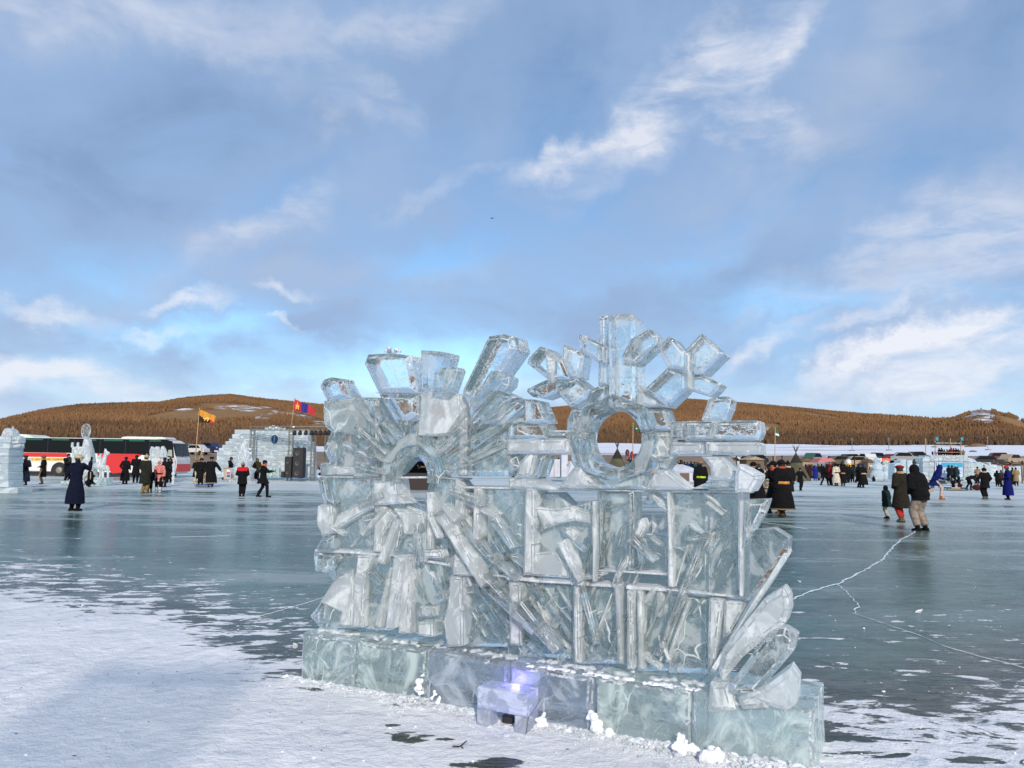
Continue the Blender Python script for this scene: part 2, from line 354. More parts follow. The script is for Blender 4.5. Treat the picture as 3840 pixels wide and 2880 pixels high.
    ice_c = t.mix(t.m('MULTIPLY', t.ss(fine2, .52, .60), .5), ice_c, (.006, .022, .017))
    nearsnow = t.m('MULTIPLY', t.m('SUBTRACT', 1.0, t.ss(t.m('SUBTRACT', y, yb), .0, 2.2)), .8)
    ice_c = t.mix(nearsnow, ice_c, t.mix(t.ss(fine, .4, .62), (.035, .030, .022), (.105, .085, .066)))
    pit = t.noise(P, 26, 4, .6); pit2 = t.noise(P, 3, 4, .6)
    pit3 = t.noise(P, .9, 3, .5); snow_c = t.mix(t.ss(t.m('ADD', t.m('MULTIPLY', pit2, .5), t.m('MULTIPLY', pit3, .5)), .40, .60), (.74, .745, .76), (.84, .835, .835))
    snow_c = t.mix(t.m('MULTIPLY', t.ss(pit, .66, .73), .35), snow_c, (.42, .40, .39))
    strk_c = t.mix(t.ss(big, .4, .6), (.46, .56, .54), (.62, .64, .64))
    ib = t.new('ShaderNodeBsdfPrincipled'); ib.inputs['IOR'].default_value = 1.31; ib.inputs['Specular IOR Level'].default_value = .34; ib.inputs['Specular Tint'].default_value = (.80, .93, .86, 1)
    c = t.mix(strk, ice_c, strk_c); t.put(ib.inputs['Base Color'], c)
    t.put(ib.inputs['Roughness'], t.m('ADD', t.m('ADD', .10, t.m('MULTIPLY', mid, .16)), t.m('MULTIPLY', strk, .35)))
    bn = t.new('ShaderNodeBump'); bn.inputs['Strength'].default_value = .55; bn.inputs['Distance'].default_value = .016
    rip = t.noise(t.mapv(P, (.32, 1, 1), (0, 0, rad(-6))), 15, 3, .55, .4)
    t.l.new(t.m('ADD', t.m('ADD', fine, t.m('MULTIPLY', fine2, 1.0)), t.m('MULTIPLY', rip, .9)), bn.inputs['Height']); t.l.new(bn.outputs[0], ib.inputs['Normal'])
    sb = t.new('ShaderNodeBsdfPrincipled'); sb.inputs['Roughness'].default_value = .8; sb.inputs['Specular IOR Level'].default_value = .3
    t.put(sb.inputs['Base Color'], snow_c)
    b2 = t.new('ShaderNodeBump'); b2.inputs['Strength'].default_value = .9; b2.inputs['Distance'].default_value = .035
    vf = t.new('ShaderNodeTexVoronoi', feature='SMOOTH_F1'); t.l.new(t.mapv(P, (1.6, .9, 1), (0, 0, rad(25))), vf.inputs['Vector']); vf.inputs['Scale'].default_value = 2.6; foot = t.m('MULTIPLY', t.ss(vf.outputs['Distance'], .14, .34), .40)
    hh = t.m('ADD', t.m('ADD', t.m('ADD', foot, t.m('MULTIPLY', t.noise(P, 2.2, 5, .6), 1.2)), t.m('MULTIPLY', t.noise(P, 11, 5, .6), .8)), t.m('MULTIPLY', t.noise(P, 60, 3), .25))
    t.l.new(hh, b2.inputs['Height']); t.l.new(b2.outputs[0], sb.inputs['Normal'])
    fac = t.m('MAXIMUM', snow1, flk)
    ms = t.new('ShaderNodeMixShader'); t.put(ms.inputs[0], fac); t.l.new(ib.outputs[0], ms.inputs[1]); t.l.new(sb.outputs[0], ms.inputs[2])
    t.l.new(ms.outputs[0], o.inputs[0]); return m
LAKE = lake_material()
lake = grid_mesh('lake', np.array([-900., -300, -60, 60, 300, 900]), np.array([-400., -60, -5, 30, 80, 200, 420]), lambda a, b: a*0, LAKE)
tag(lake, 'frozen lake with bare green ice and wind-blown snow', None, None, 'structure')
# cracks: thin frosted seams lying just over the ice
CRACK = mat('crack_frost', (.70, .76, .77), .7, bump=.5, bs=40)
def crack(pts, wd, label, amp=.02):
    P = [G(*p) for p in pts]; L = []
    for a, b in zip(P[:-1], P[1:]):
        n = max(2, int((b-a).length/.09))
        L += [a.lerp(b, i/n) for i in range(n)]
    L.append(P[-1]); vs = []; fs = []
    for i, p in enumerate(L):
        d = (L[min(i+1, len(L)-1)]-L[max(i-1, 0)]).normalized(); q = Vector((-d.y, d.x, 0))
        j = q*random.uniform(-amp, amp)+d*random.uniform(-amp, amp); ww = wd*random.uniform(.35, 1.5)
        for s_, h in ((-1, .004), (0, .009), (1, .004)):
            vs.append(p+j+q*ww*s_+Vector((0, 0, h)))
    for i in range(len(L)-1):
        for k in (0, 1): fs.append((i*3+k, i*3+k+1, i*3+k+4, i*3+k+3))
    mb = MB(); mb.add(vs, fs); o = mb.build('ice_crack', CRACK, recalc=False)
    tag(o, label, None, None, 'structure'); return o
crack([(2900, 2275), (3050, 2215), (3140, 2190), (3220, 2150), (3310, 2100), (3350, 2050), (3380, 2022), (3425, 2000), (3445, 1975)], .016, 'long white crack curving across the ice')
crack([(3140, 2192), (3190, 2235), (3205, 2255), (3220, 2272), (3200, 2300)], .009, 'short zigzag crack branching off the long one')
crack([(3200, 2300), (3330, 2345), (3450, 2385), (3540, 2425), (3700, 2470), (3900, 2520)], .004, 'thin straight crack running to the right', .01)
crack([(900, 2330), (1020, 2300), (1150, 2262), (1300, 2215)], .003, 'thin crack running behind the ice wall', .01)
crack([(2580, 1915), (2700, 1935), (2820, 1955), (2960, 1972), (3030, 1985)], .03, 'white frosty crack beside the tall ice panels', .03)
crack([(640, 2015), (860, 2010)], .022, 'short white streak on the bare ice', .01)
# ------------------------------------------------------------------ shore, snow field and hills
sil = [(-900, 1640), (-400, 1600), (0, 1562), (150, 1522), (300, 1500), (450, 1496), (600, 1492), (700, 1476), (790, 1468), (860, 1464), (950, 1476), (1100, 1492), (1200, 1502), (1400, 1505),
       (1700, 1512), (2050, 1516), (2250, 1503), (2400, 1482), (2520, 1478), (2600, 1484), (2800, 1498), (3000, 1515), (3240, 1536), (3400, 1548), (3500, 1558), (3560, 1556), (3620, 1530), (3665, 1514), (3720, 1518), (3780, 1530), (3840, 1562), (4000, 1600), (4300, 1590), (4700, 1620)]
DT = 1450.0
_az = np.array([ang(x, y)[0] for x, y in sil]); _tz = np.array([at(x, y, 1000.).z/Vector((at(x, y, 1000.).x, 1000.)).length for x, y in sil])
def snoise(x, y, sc, seed):
    """cheap smooth noise from sines"""
    r = np.random.default_rng(seed); a = 0
    for i in range(7):
        th = r.uniform(0, 6.28); k = (1.7**i)/sc; a = a+np.sin((x*np.cos(th)+y*np.sin(th))*k+r.uniform(0, 6.28))/1.5**i
    return a/2.6
def terr(X, Y):
    D = np.hypot(X, Y); A = np.arctan2(X, Y); top = np.interp(A, _az, _tz)*DT-9
    left = 1/(1+np.exp((A+.13)*14))         # the shore comes nearer and flatter on the left
    zb = 13.0-5.5*left
    s0 = np.clip((D-150)/350, 0, 1); s1 = np.clip((D-500)/(DT-500), 0, 1)
    h = zb*s0**.8
    prof = s1**.92
    h = h+(top-zb)*prof
    bump = snoise(X, Y, 130., 3)*7*np.sin(np.pi*np.clip(s1, 0, 1))+snoise(X, Y, 24., 5)*.8*s0
    h = h+bump
    h = np.where(D > DT, top*(1-.25*np.clip((D-DT)/900, 0, 1)), h)
    bank = -.3+2.6*np.clip((D-100)/38, 0, 1)**.8
    return np.where(D < 150, bank, np.maximum(h, 2.3+(D-150)*.012))
def terrain_material():
    m = bpy.data.materials.new('hill_ground'); m.use_nodes = True; t = NT(m.node_tree); b = t.n['Principled BSDF']
    P = t.new('ShaderNodeNewGeometry').outputs['Position']; sp = t.new('ShaderNodeSeparateXYZ'); t.l.new(P, sp.inputs[0])
    D = t.m('SQRT', t.m('ADD', t.m('POWER', sp.outputs[0], 2.0), t.m('POWER', sp.outputs[1], 2.0)))
    n = t.noise(t.mapv(P, (.5, 1, 1)), .03, 6, .6); n2 = t.noise(P, .15, 5, .6); ns = t.noise(t.mapv(P, (.12, 1, 1)), .05, 5, .6)
    forest = t.mix(t.ss(n, .4, .62), (.12, .066, .035), (.20, .112, .052))
    at_ = t.new('ShaderNodeAttribute', attribute_name='cover'); sc_ = t.new('ShaderNodeSeparateColor'); t.l.new(at_.outputs[0], sc_.inputs[0])
    meadow = t.mix(t.ss(n2, .35, .65), (.30, .17, .07), (.24, .14, .065))
    c = t.mix(sc_.outputs[1], forest, meadow)
    c = t.mix(t.m('MULTIPLY', sc_.outputs[0], t.ss(t.m('ADD', t.m('MULTIPLY', n2, .5), t.m('MULTIPLY', t.noise(P, .04, 4), .5)), .49, .56)), c, (.70, .70, .72))
    snowf = t.m('MULTIPLY', t.m('SUBTRACT', 1.0, t.ss(D, 500, 560)), t.ss(t.m('ADD', D, t.m('MULTIPLY', t.m('SUBTRACT', ns, .5), 260)), 205, 240))
    grass = t.ss(ns, .60, .66)
    f = t.mix(grass, (.76, .78, .83), (.34, .24, .17)); c = t.mix(snowf, c, f)
    shore = t.m('SUBTRACT', 1.0, t.ss(t.m('ADD', D, t.m('MULTIPLY', t.m('SUBTRACT', ns, .5), 200)), 190, 235))
    c = t.mix(shore, c, t.mix(t.ss(n2, .3, .7), (.30, .22, .16), (.20, .145, .10)))
    t.put(b.inputs['Base Color'], c); b.inputs['Roughness'].default_value = .95; b.inputs['Specular IOR Level'].default_value = .1
    return m
aa = np.linspace(-.95, .95, 900); dd = np.concatenate([np.linspace(100, 500, 70), np.linspace(505, DT, 260), np.array([DT+60, DT+300, DT+900])])
AA, DD = np.meshgrid(aa, dd); TX, TY = DD*np.sin(AA), DD*np.cos(AA); TZ = terr(TX, TY)
TERR = terrain_material()
nx = len(aa); ii = np.arange(len(dd)-1)[:, None]*nx+np.arange(nx-1)[None, :]
hill = fast_mesh('hills', np.stack([TX, TY, TZ], -1).reshape(-1, 3), np.stack([ii, ii+1, ii+nx+1, ii+nx], -1).reshape(-1, 4), TERR)
tag(hill, 'low brown wooded hills with snow patches behind the lake shore', None, None, 'structure')
# open meadows and snow patches on the hills (angle from the camera, height in the picture's own degrees)
def spots(X, Y, Z, lst):
    A = np.arctan2(X, Y); E = (Z-CAMZ)/np.hypot(X, Y); v = np.zeros_like(A)
    for (x, y, rx, ry, th) in lst:
        a0, e0 = ang(x, y); e0 = math.tan(e0); c, s_ = math.cos(rad(th)), math.sin(rad(th)); da, de = A-a0, E-e0
        p = (da*c+de*s_)/(rx/F); q = (de*c-da*s_)/(ry/F); v = np.maximum(v, np.clip(1.3-(p*p+q*q), 0, 1))
    return v
MEAD = [(820, 1556, 260, 22, 4), (900, 1530, 150, 16, -3), (640, 1552, 100, 10, 12), (3800, 1585, 55, 13, -25), (3060, 1556, 120, 6, -10), (2880, 1600, 50, 14, 0), (1190, 1598, 30, 12, 0)]
SNOWP = [(800, 1527, 60, 4, 3), (890, 1523, 50, 4, 5), (960, 1529, 60, 4, 3), (930, 1540, 30, 3, 2), (860, 1533, 40, 3, 0), (690, 1535, 30, 4, 5), (1010, 1560, 40, 10, 40), (965, 1568, 20, 6, 35), (1120, 1560, 60, 8, -10), (1190, 1580, 40, 8, -10),
         (3660, 1545, 16, 16, 20), (3690, 1550, 24, 14, 20), (3680, 1572, 26, 12, 10), (3705, 1583, 18, 9, 0), (3715, 1562, 14, 6, 20), (3645, 1565, 24, 8, 0), (3750, 1546, 14, 4, -10), (3768, 1551, 10, 5, 0), (3825, 1576, 10, 5, 0),
         (2872, 1608, 14, 8, 0), (2880, 1620, 7, 6, 0), (3050, 1557, 6, 3, 0), (3755, 1610, 12, 5, 0)]
V = np.stack([TX, TY, TZ], -1).reshape(-1, 3); cs = spots(V[:, 0], V[:, 1], V[:, 2], SNOWP); cm = spots(V[:, 0], V[:, 1], V[:, 2], MEAD)
ca = hill.data.color_attributes.new('cover', 'FLOAT_COLOR', 'POINT')
ca.data.foreach_set('color', np.stack([cs, cm, cs*0, cs*0+1], -1).astype(np.float32).ravel())
# larch forest: a far wood that reads as one mass
def forest_material():
    m = bpy.data.materials.new('bare_larch'); m.use_nodes = True; t = NT(m.node_tree); b = t.n['Principled BSDF']
    P = t.new('ShaderNodeNewGeometry').outputs['Position']
    a = t.new('ShaderNodeAttribute', attribute_name='tint'); sc_ = t.new('ShaderNodeSeparateColor'); t.l.new(a.outputs[0], sc_.inputs[0])
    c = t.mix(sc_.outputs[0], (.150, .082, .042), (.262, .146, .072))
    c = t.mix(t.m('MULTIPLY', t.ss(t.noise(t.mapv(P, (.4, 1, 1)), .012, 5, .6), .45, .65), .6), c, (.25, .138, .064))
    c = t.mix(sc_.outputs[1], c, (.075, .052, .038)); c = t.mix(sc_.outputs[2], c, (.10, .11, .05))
    t.put(b.inputs['Base Color'], c); b.inputs['Roughness'].default_value = .95; b.inputs['Specular IOR Level'].default_value = 0; return m
def forest(n):
    A = rng.uniform(-.93, .93, n); u = rng.uniform(0, 1, n); D = 492+(DT+15-492)*u**.85
    ne = n//9; A[:ne] = rng.uniform(-.93, .93, ne); D[:ne] = rng.uniform(480, 540, ne)
    ns_ = n//14; A[ne:ne+ns_] = rng.uniform(-.93, .93, ns_); D[ne:ne+ns_] = rng.uniform(DT-30, DT+8, ns_)
    X, Y = D*np.sin(A), D*np.cos(A); Z = terr(X, Y)
    keep = (spots(X, Y, Z, SNOWP) < .35) & (spots(X, Y, Z, MEAD) < .5); X, Y, Z, D, A = X[keep], Y[keep], Z[keep], D[keep], A[keep]; n = len(X)
    H = 1.5+3.4*rng.beta(2, 3, n)*np.where(D > 1300, .8, 1); W = H*rng.uniform(.14, .36, n)
    k = 4
    th = rng.uniform(0, 6.28, n)[:, None]+np.arange(k)[None, :]*2*np.pi/k
    vs = []
    for (zz, rr) in ((0.0, .10), (.22, .95), (.62, .70)):
        jr = rng.uniform(.55, 1.25, (n, k)); jz = rng.uniform(-.07, .07, (n, k)) if zz else 0
        vs.append(np.stack([X[:, None]+np.cos(th)*W[:, None]*rr*jr, Y[:, None]+np.sin(th)*W[:, None]*rr*jr, Z[:, None]-.3+(zz+jz)*H[:, None]+0*th], -1))
    tip = np.stack([X+rng.uniform(-.3, .3, n), Y, Z+H], -1)[:, None, :]
    V = np.concatenate(vs+[tip], 1); per = 3*k+1
    F_ = []
    for j in range(k):
        j2 = (j+1) % k
        F_ += [(j, j2, k+j2), (j, k+j2, k+j), (k+j, k+j2, 2*k+j2), (k+j, 2*k+j2, 2*k+j), (2*k+j, 2*k+j2, 3*k)]
    F_ = np.array(F_)[None, :, :]+(np.arange(n)*per)[:, None, None]
    o = fast_mesh('larch_forest', V.reshape(-1, 3), F_.reshape(-1, 3), forest_material(), smooth=False)
    tint = np.clip(rng.normal(.5, .17, n)+snoise(X, Y, 60., 9)*.35, 0, 1)
    hz = Z-np.interp(A, _az, _tz)*DT
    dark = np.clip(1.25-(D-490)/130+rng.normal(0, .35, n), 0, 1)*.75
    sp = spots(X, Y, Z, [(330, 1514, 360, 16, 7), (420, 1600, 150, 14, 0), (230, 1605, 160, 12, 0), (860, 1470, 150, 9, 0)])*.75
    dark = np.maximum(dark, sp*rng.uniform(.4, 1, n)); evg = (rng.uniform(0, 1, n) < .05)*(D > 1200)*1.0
    evg = np.maximum(evg, (spots(X, Y, Z, [(850, 1468, 120, 9, 0)]) > .3)*.8)
    C = np.repeat(np.stack([tint, dark, evg, tint*0+1], -1)[:, None, :], per, 1).reshape(-1, 4)
    a = o.data.color_attributes.new('tint', 'FLOAT_COLOR', 'POINT'); a.data.foreach_set('color', C.astype(np.float32).ravel())
    tag(o, 'bare orange-brown larch forest covering the hills', None, None, 'stuff'); return o
forest(225000)
# ------------------------------------------------------------------ the big ice sculpture
SA, SB = G(1128, 2548), G(3056, 2905)
ST = (SB-SA).normalized(); SN = Vector((-ST.y, ST.x, 0))       # along the wall / towards its back
def S(x, y, off=0.0):
    d = ray(x, y); k = (SA+SN*off-C0).dot(SN)/d.dot(SN); return C0+d*k
def UV(x, y, off=0.0):
    p = S(x, y, off); return ((p-SA).dot(ST), p.z)
def W(u, v, off): return SA+ST*u+SN*off+Vector((0, 0, v-SA.z))
z1 = lambda *p: [(1100+a*.4219, 1150+b*.4219) for a, b in p]
z2 = lambda *p: [(1900+a*.4521, 1150+b*.4521) for a, b in p]
z3 = lambda *p: [(1100+a*.4219, 1750+b*.4219) for a, b in p]
z4 = lambda *p: [(1900+a*.4521, 1750+b*.4521) for a, b in p]
z5 = lambda *p: [(2000+a*.4973, 2300+b*.4973) for a, b in p]
sculpt = wroot('ice_sculpture', (SA+SB)/2+SN*.25, 'tall carved ice sculpture of crystals and a snowflake ring on green ice blocks', 'ice sculpture')
WOFF = .13
def area(p): return sum(a[0]*b[1]-b[0]*a[1] for a, b in zip(p, p[1:]+p[:1]))/2
def inset(p, d):
    """move every side of the outline inwards by d"""
    if area(p) < 0: p = p[::-1]
    n = len(p); r = []
    for i in range(n):
        a, b, c = Vector(p[i-1]), Vector(p[i]), Vector(p[(i+1) % n])
        e1, e2 = (b-a).normalized(), (c-b).normalized(); n1, n2 = Vector((-e1.y, e1.x)), Vector((-e2.y, e2.x))
        m = (n1+n2); L = m.length
        m = m/L if L > 1e-4 else n1
        k = d/max(.45, m.dot(n1)); r.append(b+m*k)
    return r
def sub(p, step=.16, amp=.004):
    """break long sides so that the sawn edges waver a little"""
    r = []
    for a, b in zip(p, p[1:]+p[:1]):
        a, b = Vector(a), Vector(b); n = max(1, int((b-a).length/step))
        for i in range(n):
            q = a.lerp(b, i/n)
            if i: q = q+Vector((random.uniform(-amp, amp), random.uniform(-amp, amp)))
            r.append(q)
    return r
def shard_mesh(uv, off, th, ch, bch=None, tilt=0.0, amp=.005):
    """solid with outline uv, front at off, back at off+th, and wide bevelled (faceted) rims"""
    if area(uv) < 0: uv = uv[::-1]
    uv = [tuple(q) for q in sub(uv, amp=amp)]; n = len(uv)
    bch = ch*.6 if bch is None else bch
    fr = inset(uv, ch); bk = inset(uv, bch); uc = sum(q[0] for q in uv)/n; vc = sum(q[1] for q in uv)/n
    ta, tb = random.uniform(-tilt, tilt), random.uniform(-tilt, tilt)
    tl = lambda q: (q[0]-uc)*ta+(q[1]-vc)*tb
    chd = min(ch, th*.4)
    vs = [W(q[0], q[1], off+tl(q)) for q in fr]+[W(q[0], q[1], off+chd*random.uniform(.8, 1.3)+tl(q)) for q in uv]
    vs += [W(q[0], q[1], off+th-min(bch, th*.4)*random.uniform(.8, 1.2)) for q in uv]+[W(q[0], q[1], off+th-tl(q)*.7) for q in bk]
    fs = [tuple(range(n))]+[tuple(3*n+i for i in range(n))[::-1]]
    for l in range(3): fs += [(l*n+i, (l+1)*n+i, (l+1)*n+(i+1) % n, l*n+(i+1) % n) for i in range(n)]
    return vs, fs
def fractures(o, uv, off, th, n):
    """thin white fracture planes and bubble trails locked inside a block"""
    us, vs_ = [q[0] for q in uv], [q[1] for q in uv]; u0, u1, v0, v1 = min(us), max(us), min(vs_), max(vs_); mb = MB()
    for _ in range(n):
        w_ = off+th*random.uniform(.25, .75); cu, cv = random.uniform(u0*.8+u1*.2, u0*.2+u1*.8), random.uniform(v0*.8+v1*.2, v0*.2+v1*.8); L = random.uniform(.3, .75)*min(u1-u0, v1-v0); a = random.choice([60, 75, 100, 120, 35])+random.uniform(-12, 12)
        c, s_ = math.cos(rad(a)), math.sin(rad(a)); k = 7; up = []; dn = []
        for i in range(k+1):
            t_ = i/k-.5; wd = L*random.uniform(.01, .07)*(1-abs(t_)*1.9); j = random.uniform(-.02, .02)*L
            uu, vv = cu+c*L*t_-s_*j, cv+s_*L*t_+c*j
            uu = min(max(uu, u0+.02), u1-.02); vv = min(max(vv, v0+.02), v1-.02); dz = (t_*.3+random.uniform(-.05, .05))*th
            up.append(W(uu-s_*wd, vv+c*wd, w_+dz)); dn.append(W(uu+s_*wd, vv-c*wd, w_+dz+.004))
        mb.add(up+dn, [(i, i+1, k+2+i, k+1+i) for i in range(k)])
    for _ in range(n*2):
        cu, cv = random.uniform(u0+.03, u1-.03), random.uniform(v0+.03, v1-.03)
        for i in range(random.randint(2, 5)): mb.ball(W(min(max(cu+random.uniform(-.008, .008), u0+.02), u1-.02), min(cv+i*.018, v1-.02), off+th*random.uniform(.3, .7)), random.uniform(.002, .005), 5, 4)
    mb.build('fracture', EDGE, o, recalc=False)
def shard(name, px, off, th, m, ch=.03, tilt=.05, bevel=.0055, label=None, nfr=0):
    uv = [UV(x, y, WOFF+off) for x, y in px]
    vs, fs = shard_mesh(uv, WOFF+off, th, ch, tilt=tilt)
    mb = MB(); mb.add(vs, fs); o = mb.build(name, m, sculpt, bevel=bevel, edge=EDGE)
    if nfr: fractures(o, uv, WOFF+off, th, nfr)
    if label: o['label'] = label
    return o
def barp(a, b, wd):
    a, b = Vector(a), Vector(b); d = (b-a).normalized(); q = Vector((-d.y, d.x))*wd/2
    return [tuple(a+q), tuple(b+q), tuple(b-q), tuple(a-q)]
def bar(name, a, b, wd, off, th, m, ch=.012, tilt=.03, taper=1.0):
    p = barp(a, b, wd)
    if taper != 1:
        B = Vector(b); p[1] = tuple(B+(Vector(p[1])-B)*taper); p[2] = tuple(B+(Vector(p[2])-B)*taper)
    return shard(name, p, off, th, m, ch, tilt)
def ring(name, c, r0, r1, off, th, m, n=40, ch=.02, flat=1.0, sides=None, arc=None):
    """carved hoop; r0 and r1 in source pixels, turned into metres on the wall's plane"""
    u0, v0 = UV(c[0], c[1], WOFF+off); k = abs(UV(c[0], c[1]+100, WOFF+off)[1]-v0)/100
    vs = []; fs = []
    R1 = [r1*k*(math.cos(math.pi/sides)/math.cos(((2*math.pi*i/n) % (2*math.pi/sides))-math.pi/sides)*1.05 if sides else 1) for i in range(n)]
    prof = [(0, ch, 0), (0, 0, ch), (0, 0, th-ch), (0, ch, th), (1, -ch, th), (1, 0, th-ch), (1, 0, ch), (1, -ch, 0)]
    for (w_, dr, dz) in prof:
        for i in range(n):
            a = 2*math.pi*i/n if not arc else rad(arc[0]+(arc[1]-arc[0])*i/(n-1)); rr = (R1[i] if w_ else r0*k)+dr+random.uniform(-.0015, .0015)
            vs.append(W(u0+rr*math.cos(a), v0+rr*math.sin(a)*flat, WOFF+off+dz))
    L = len(prof)
    for l in range(L):
        for i in range(n-1 if arc else n): fs.append((l*n+i, l*n+(i+1) % n, ((l+1) % L)*n+(i+1) % n, ((l+1) % L)*n+i))
    if arc: fs += [tuple(l*n for l in range(L)), tuple(l*n+n-1 for l in range(L))[::-1]]
    mb = MB(); mb.add(vs, fs); return mb.build(name, m, sculpt)
K, Q, C = ICE_MILK, ICE_CRYST, ICE_CLEAR
# --- base course of six big blocks
bx_ = [1128, 1327, 1592, 1905, 2222, 2590, 3058]
top = lambda x: np.interp(x, [1128, 1592, 2222, 2590, 3058], [2398, 2462, 2548, 2598, 2690])
for i in range(6):
    a = UV(bx_[i], top(bx_[i])); b = UV(bx_[i+1], top(bx_[i+1])); za, zb = .345, .345
    u0, u1 = a[0]+.003, b[0]-.003; off = [0, .025, .01, .0, .02, .0][i]
    p = [(u0, -.01), (u1, -.01), (u1, zb+random.uniform(-.006, .006)), (u0, za+random.uniform(-.006, .006))]
    vs, fs = shard_mesh(p, off, .60, .022, tilt=.03, amp=.008); mb = MB(); mb.add(vs, fs); bp, bo = p, off
    o = mb.build('base_block', ICE_BASE_B if i in (2, 3) else ICE_BASE, sculpt, bevel=.008, edge=EDGE); fractures(o, bp, bo, .3, 5)
    o['label'] = ['pale green block at the left end of the base', 'green block with swirled white cracks', 'bluish block beside the glowing niche', 'dark bluish block behind the glowing niche', 'green block with a wavy hollow inside', 'big pale block at the right end of the base'][i]
# --- glowing niche in front of the base
n0, n1 = UV(1786, 2600, -.22), UV(1972, 2620, -.22)
def nb(u0, u1, v0, v1, o0, o1):
    p = [(u0, v0), (u1, v0), (u1, v1), (u0, v1)]; return shard_mesh(p, o0, o1-o0, .012, amp=.003)
mb = MB(); w0, w1 = n0[0], n1[0]
GLOW = ice_mat('glow_ice', (.90, .93, 1), .35, (.80, .85, .93), .25, .5, 9, .40, 6)
mb.add(*nb(w0, w1, .100, .235, -.22, -.025)); mb.add(*nb(w0, w0+.10, -.01, .097, -.22, -.025)); mb.add(*nb(w1-.085, w1, -.01, .097, -.22, -.025))
mb.build('lamp_niche', GLOW, sculpt, bevel=.004)
lamp = wroot('led_lamp', W((w0+w1)/2+.02, .16, -.008), 'violet glowing lamp set in the ice niche at the foot of the sculpture', 'lamp')
mb = MB(); mb.tube([W((w0+w1)/2+.02, .17, -.008), W((w0+w1)/2+.02, .20, -.008)], .010, 10)
mb.build('bulb', mat('led', (.2, .15, 1), .3, emit=(.16, .10, 1.0), es=10), lamp, smooth=True)
mb = MB(); mb.tube([W((w0+w1)/2+.02, .160, -.008), W((w0+w1)/2+.02, .17, -.008)], .012, 10)
mb.build('socket', mat('black_plastic', (.02, .02, .02), .4), lamp)
mb = MB(); mb.box(W((w0+w1)/2, .035, -.10), (.075, .06, .05), rz=math.atan2(ST.y, ST.x)); mb.build('housing', bpy.data.materials['black_plastic'], lamp, bevel=.006)
mb = MB(); mb.tube([W(w1+.012, .002, -.24), W(w1+.010, .10, -.20), W(w1+.012, .13, -.10), W(w1+.01, .165, -.012)], .0018, 6); mb.build('cable', bpy.data.materials['black_plastic'], lamp, smooth=True)
ld = bpy.data.lights.new('led_light', 'POINT'); ld.energy = 1.7; ld.color = (.16, .12, 1.0); ld.shadow_soft_size = .03
lo = bpy.data.objects.new('led_light', ld); COL.objects.link(lo); lo.location = W((w0+w1)/2+.02, .262, -.05); lo.parent = lamp; lo.location -= lamp.location
# --- rear body: clear blocks filling the wall between the openings
def blk(pxs, off, th, m, nm='wall_block', ch=.010, tilt=.07): return shard(nm, pxs, off, th, m, ch, tilt, nfr=4)
# bottom row
for p, o_, m in [(z3((350, 800), (620, 780), (620, 1440), (230, 1440), (145, 1330), (235, 1215), (350, 1010), (300, 940), (200, 930), (192, 790), (195, 745)), .06, C),
                 (z3((630, 780), (925, 815), (880, 1460), (630, 1450)), .08, C), (z3((940, 820), (1330, 850), (1325, 1350), (1230, 1380), (1235, 1500), (925, 1490)), .08, C),
                 (z3((1500, 1000), (1905, 1010), (1910, 1600), (1500, 1600)), .12, C), (z4((10, 960), (535, 985), (530, 1600), (10, 1560)), .10, C),
                 (z4((545, 985), (870, 1000), (960, 1640), (545, 1640)), .10, C), (z4((990, 1020), (1340, 1040), (1340, 1700), (990, 1700)), .12, C),
                 (z4((1345, 1060), (1660, 1090), (1665, 1720), (1345, 1710)), .10, C), (z4((1670, 1100), (2010, 1115), (1790, 1500), (1720, 1730), (1670, 1730)), .09, C)]:
    blk(p, o_, random.uniform(.16, .22), m)
# second row
for p, o_, m in [(z3((215, 95), (345, 95), (345, 730), (190, 715), (250, 628), (200, 520), (205, 350), (272, 320), (240, 240)), .05, C), (z3((350, 95), (690, 95), (690, 760), (350, 740)), .09, C),
                 (z3((710, 350), (950, 320), (1150, 400), (1145, 800), (710, 770)), .10, C), (z3((1165, 500), (1360, 640), (1370, 850), (1165, 820)), .10, C),
                 (z3((1210, 100), (1420, 100), (1420, 480), (1260, 440), (1150, 300)), .08, C), (z3((1430, 190), (1560, 190), (1560, 630), (1430, 480)), .10, C),
                 (z3((1720, 190), (2050, 190), (2040, 970), (1890, 960), (1720, 760)), .12, C),
                 (z4((220, 215), (410, 215), (520, 330), (690, 290), (690, 960), (220, 930)), .10, C), (z4((755, 210), (1050, 210), (1055, 480), (1150, 550), (1320, 580), (1325, 880), (755, 850)), .12, C),
                 (z4((1345, 215), (1660, 215), (1665, 1080), (1420, 1040), (1345, 1000)), .10, C), (z4((1670, 215), (1900, 215), (1905, 1080), (1670, 1080)), .08, C)]:
    blk(p, o_, random.uniform(.16, .22), m)
# third row, left mass
for p, o_, m in [(z1((275, 835), (590, 805), (740, 806), (748, 1500), (240, 1500), (238, 1390), (320, 1380), (268, 1270), (335, 1110), (300, 1085), (272, 1040), (268, 900)), .02, C),
                 (z1((755, 1010), (1095, 1010), (1100, 1330), (1000, 1330), (850, 1500), (755, 1500)), .06, C), (z1((1460, 1030), (1870, 1040), (1990, 1500), (1460, 1510)), .09, C),
                 (z1((1290, 1100), (1455, 1100), (1455, 1500), (1270, 1500), (1240, 1330)), .08, C)]:
    blk(p, o_, random.uniform(.18, .24), m)
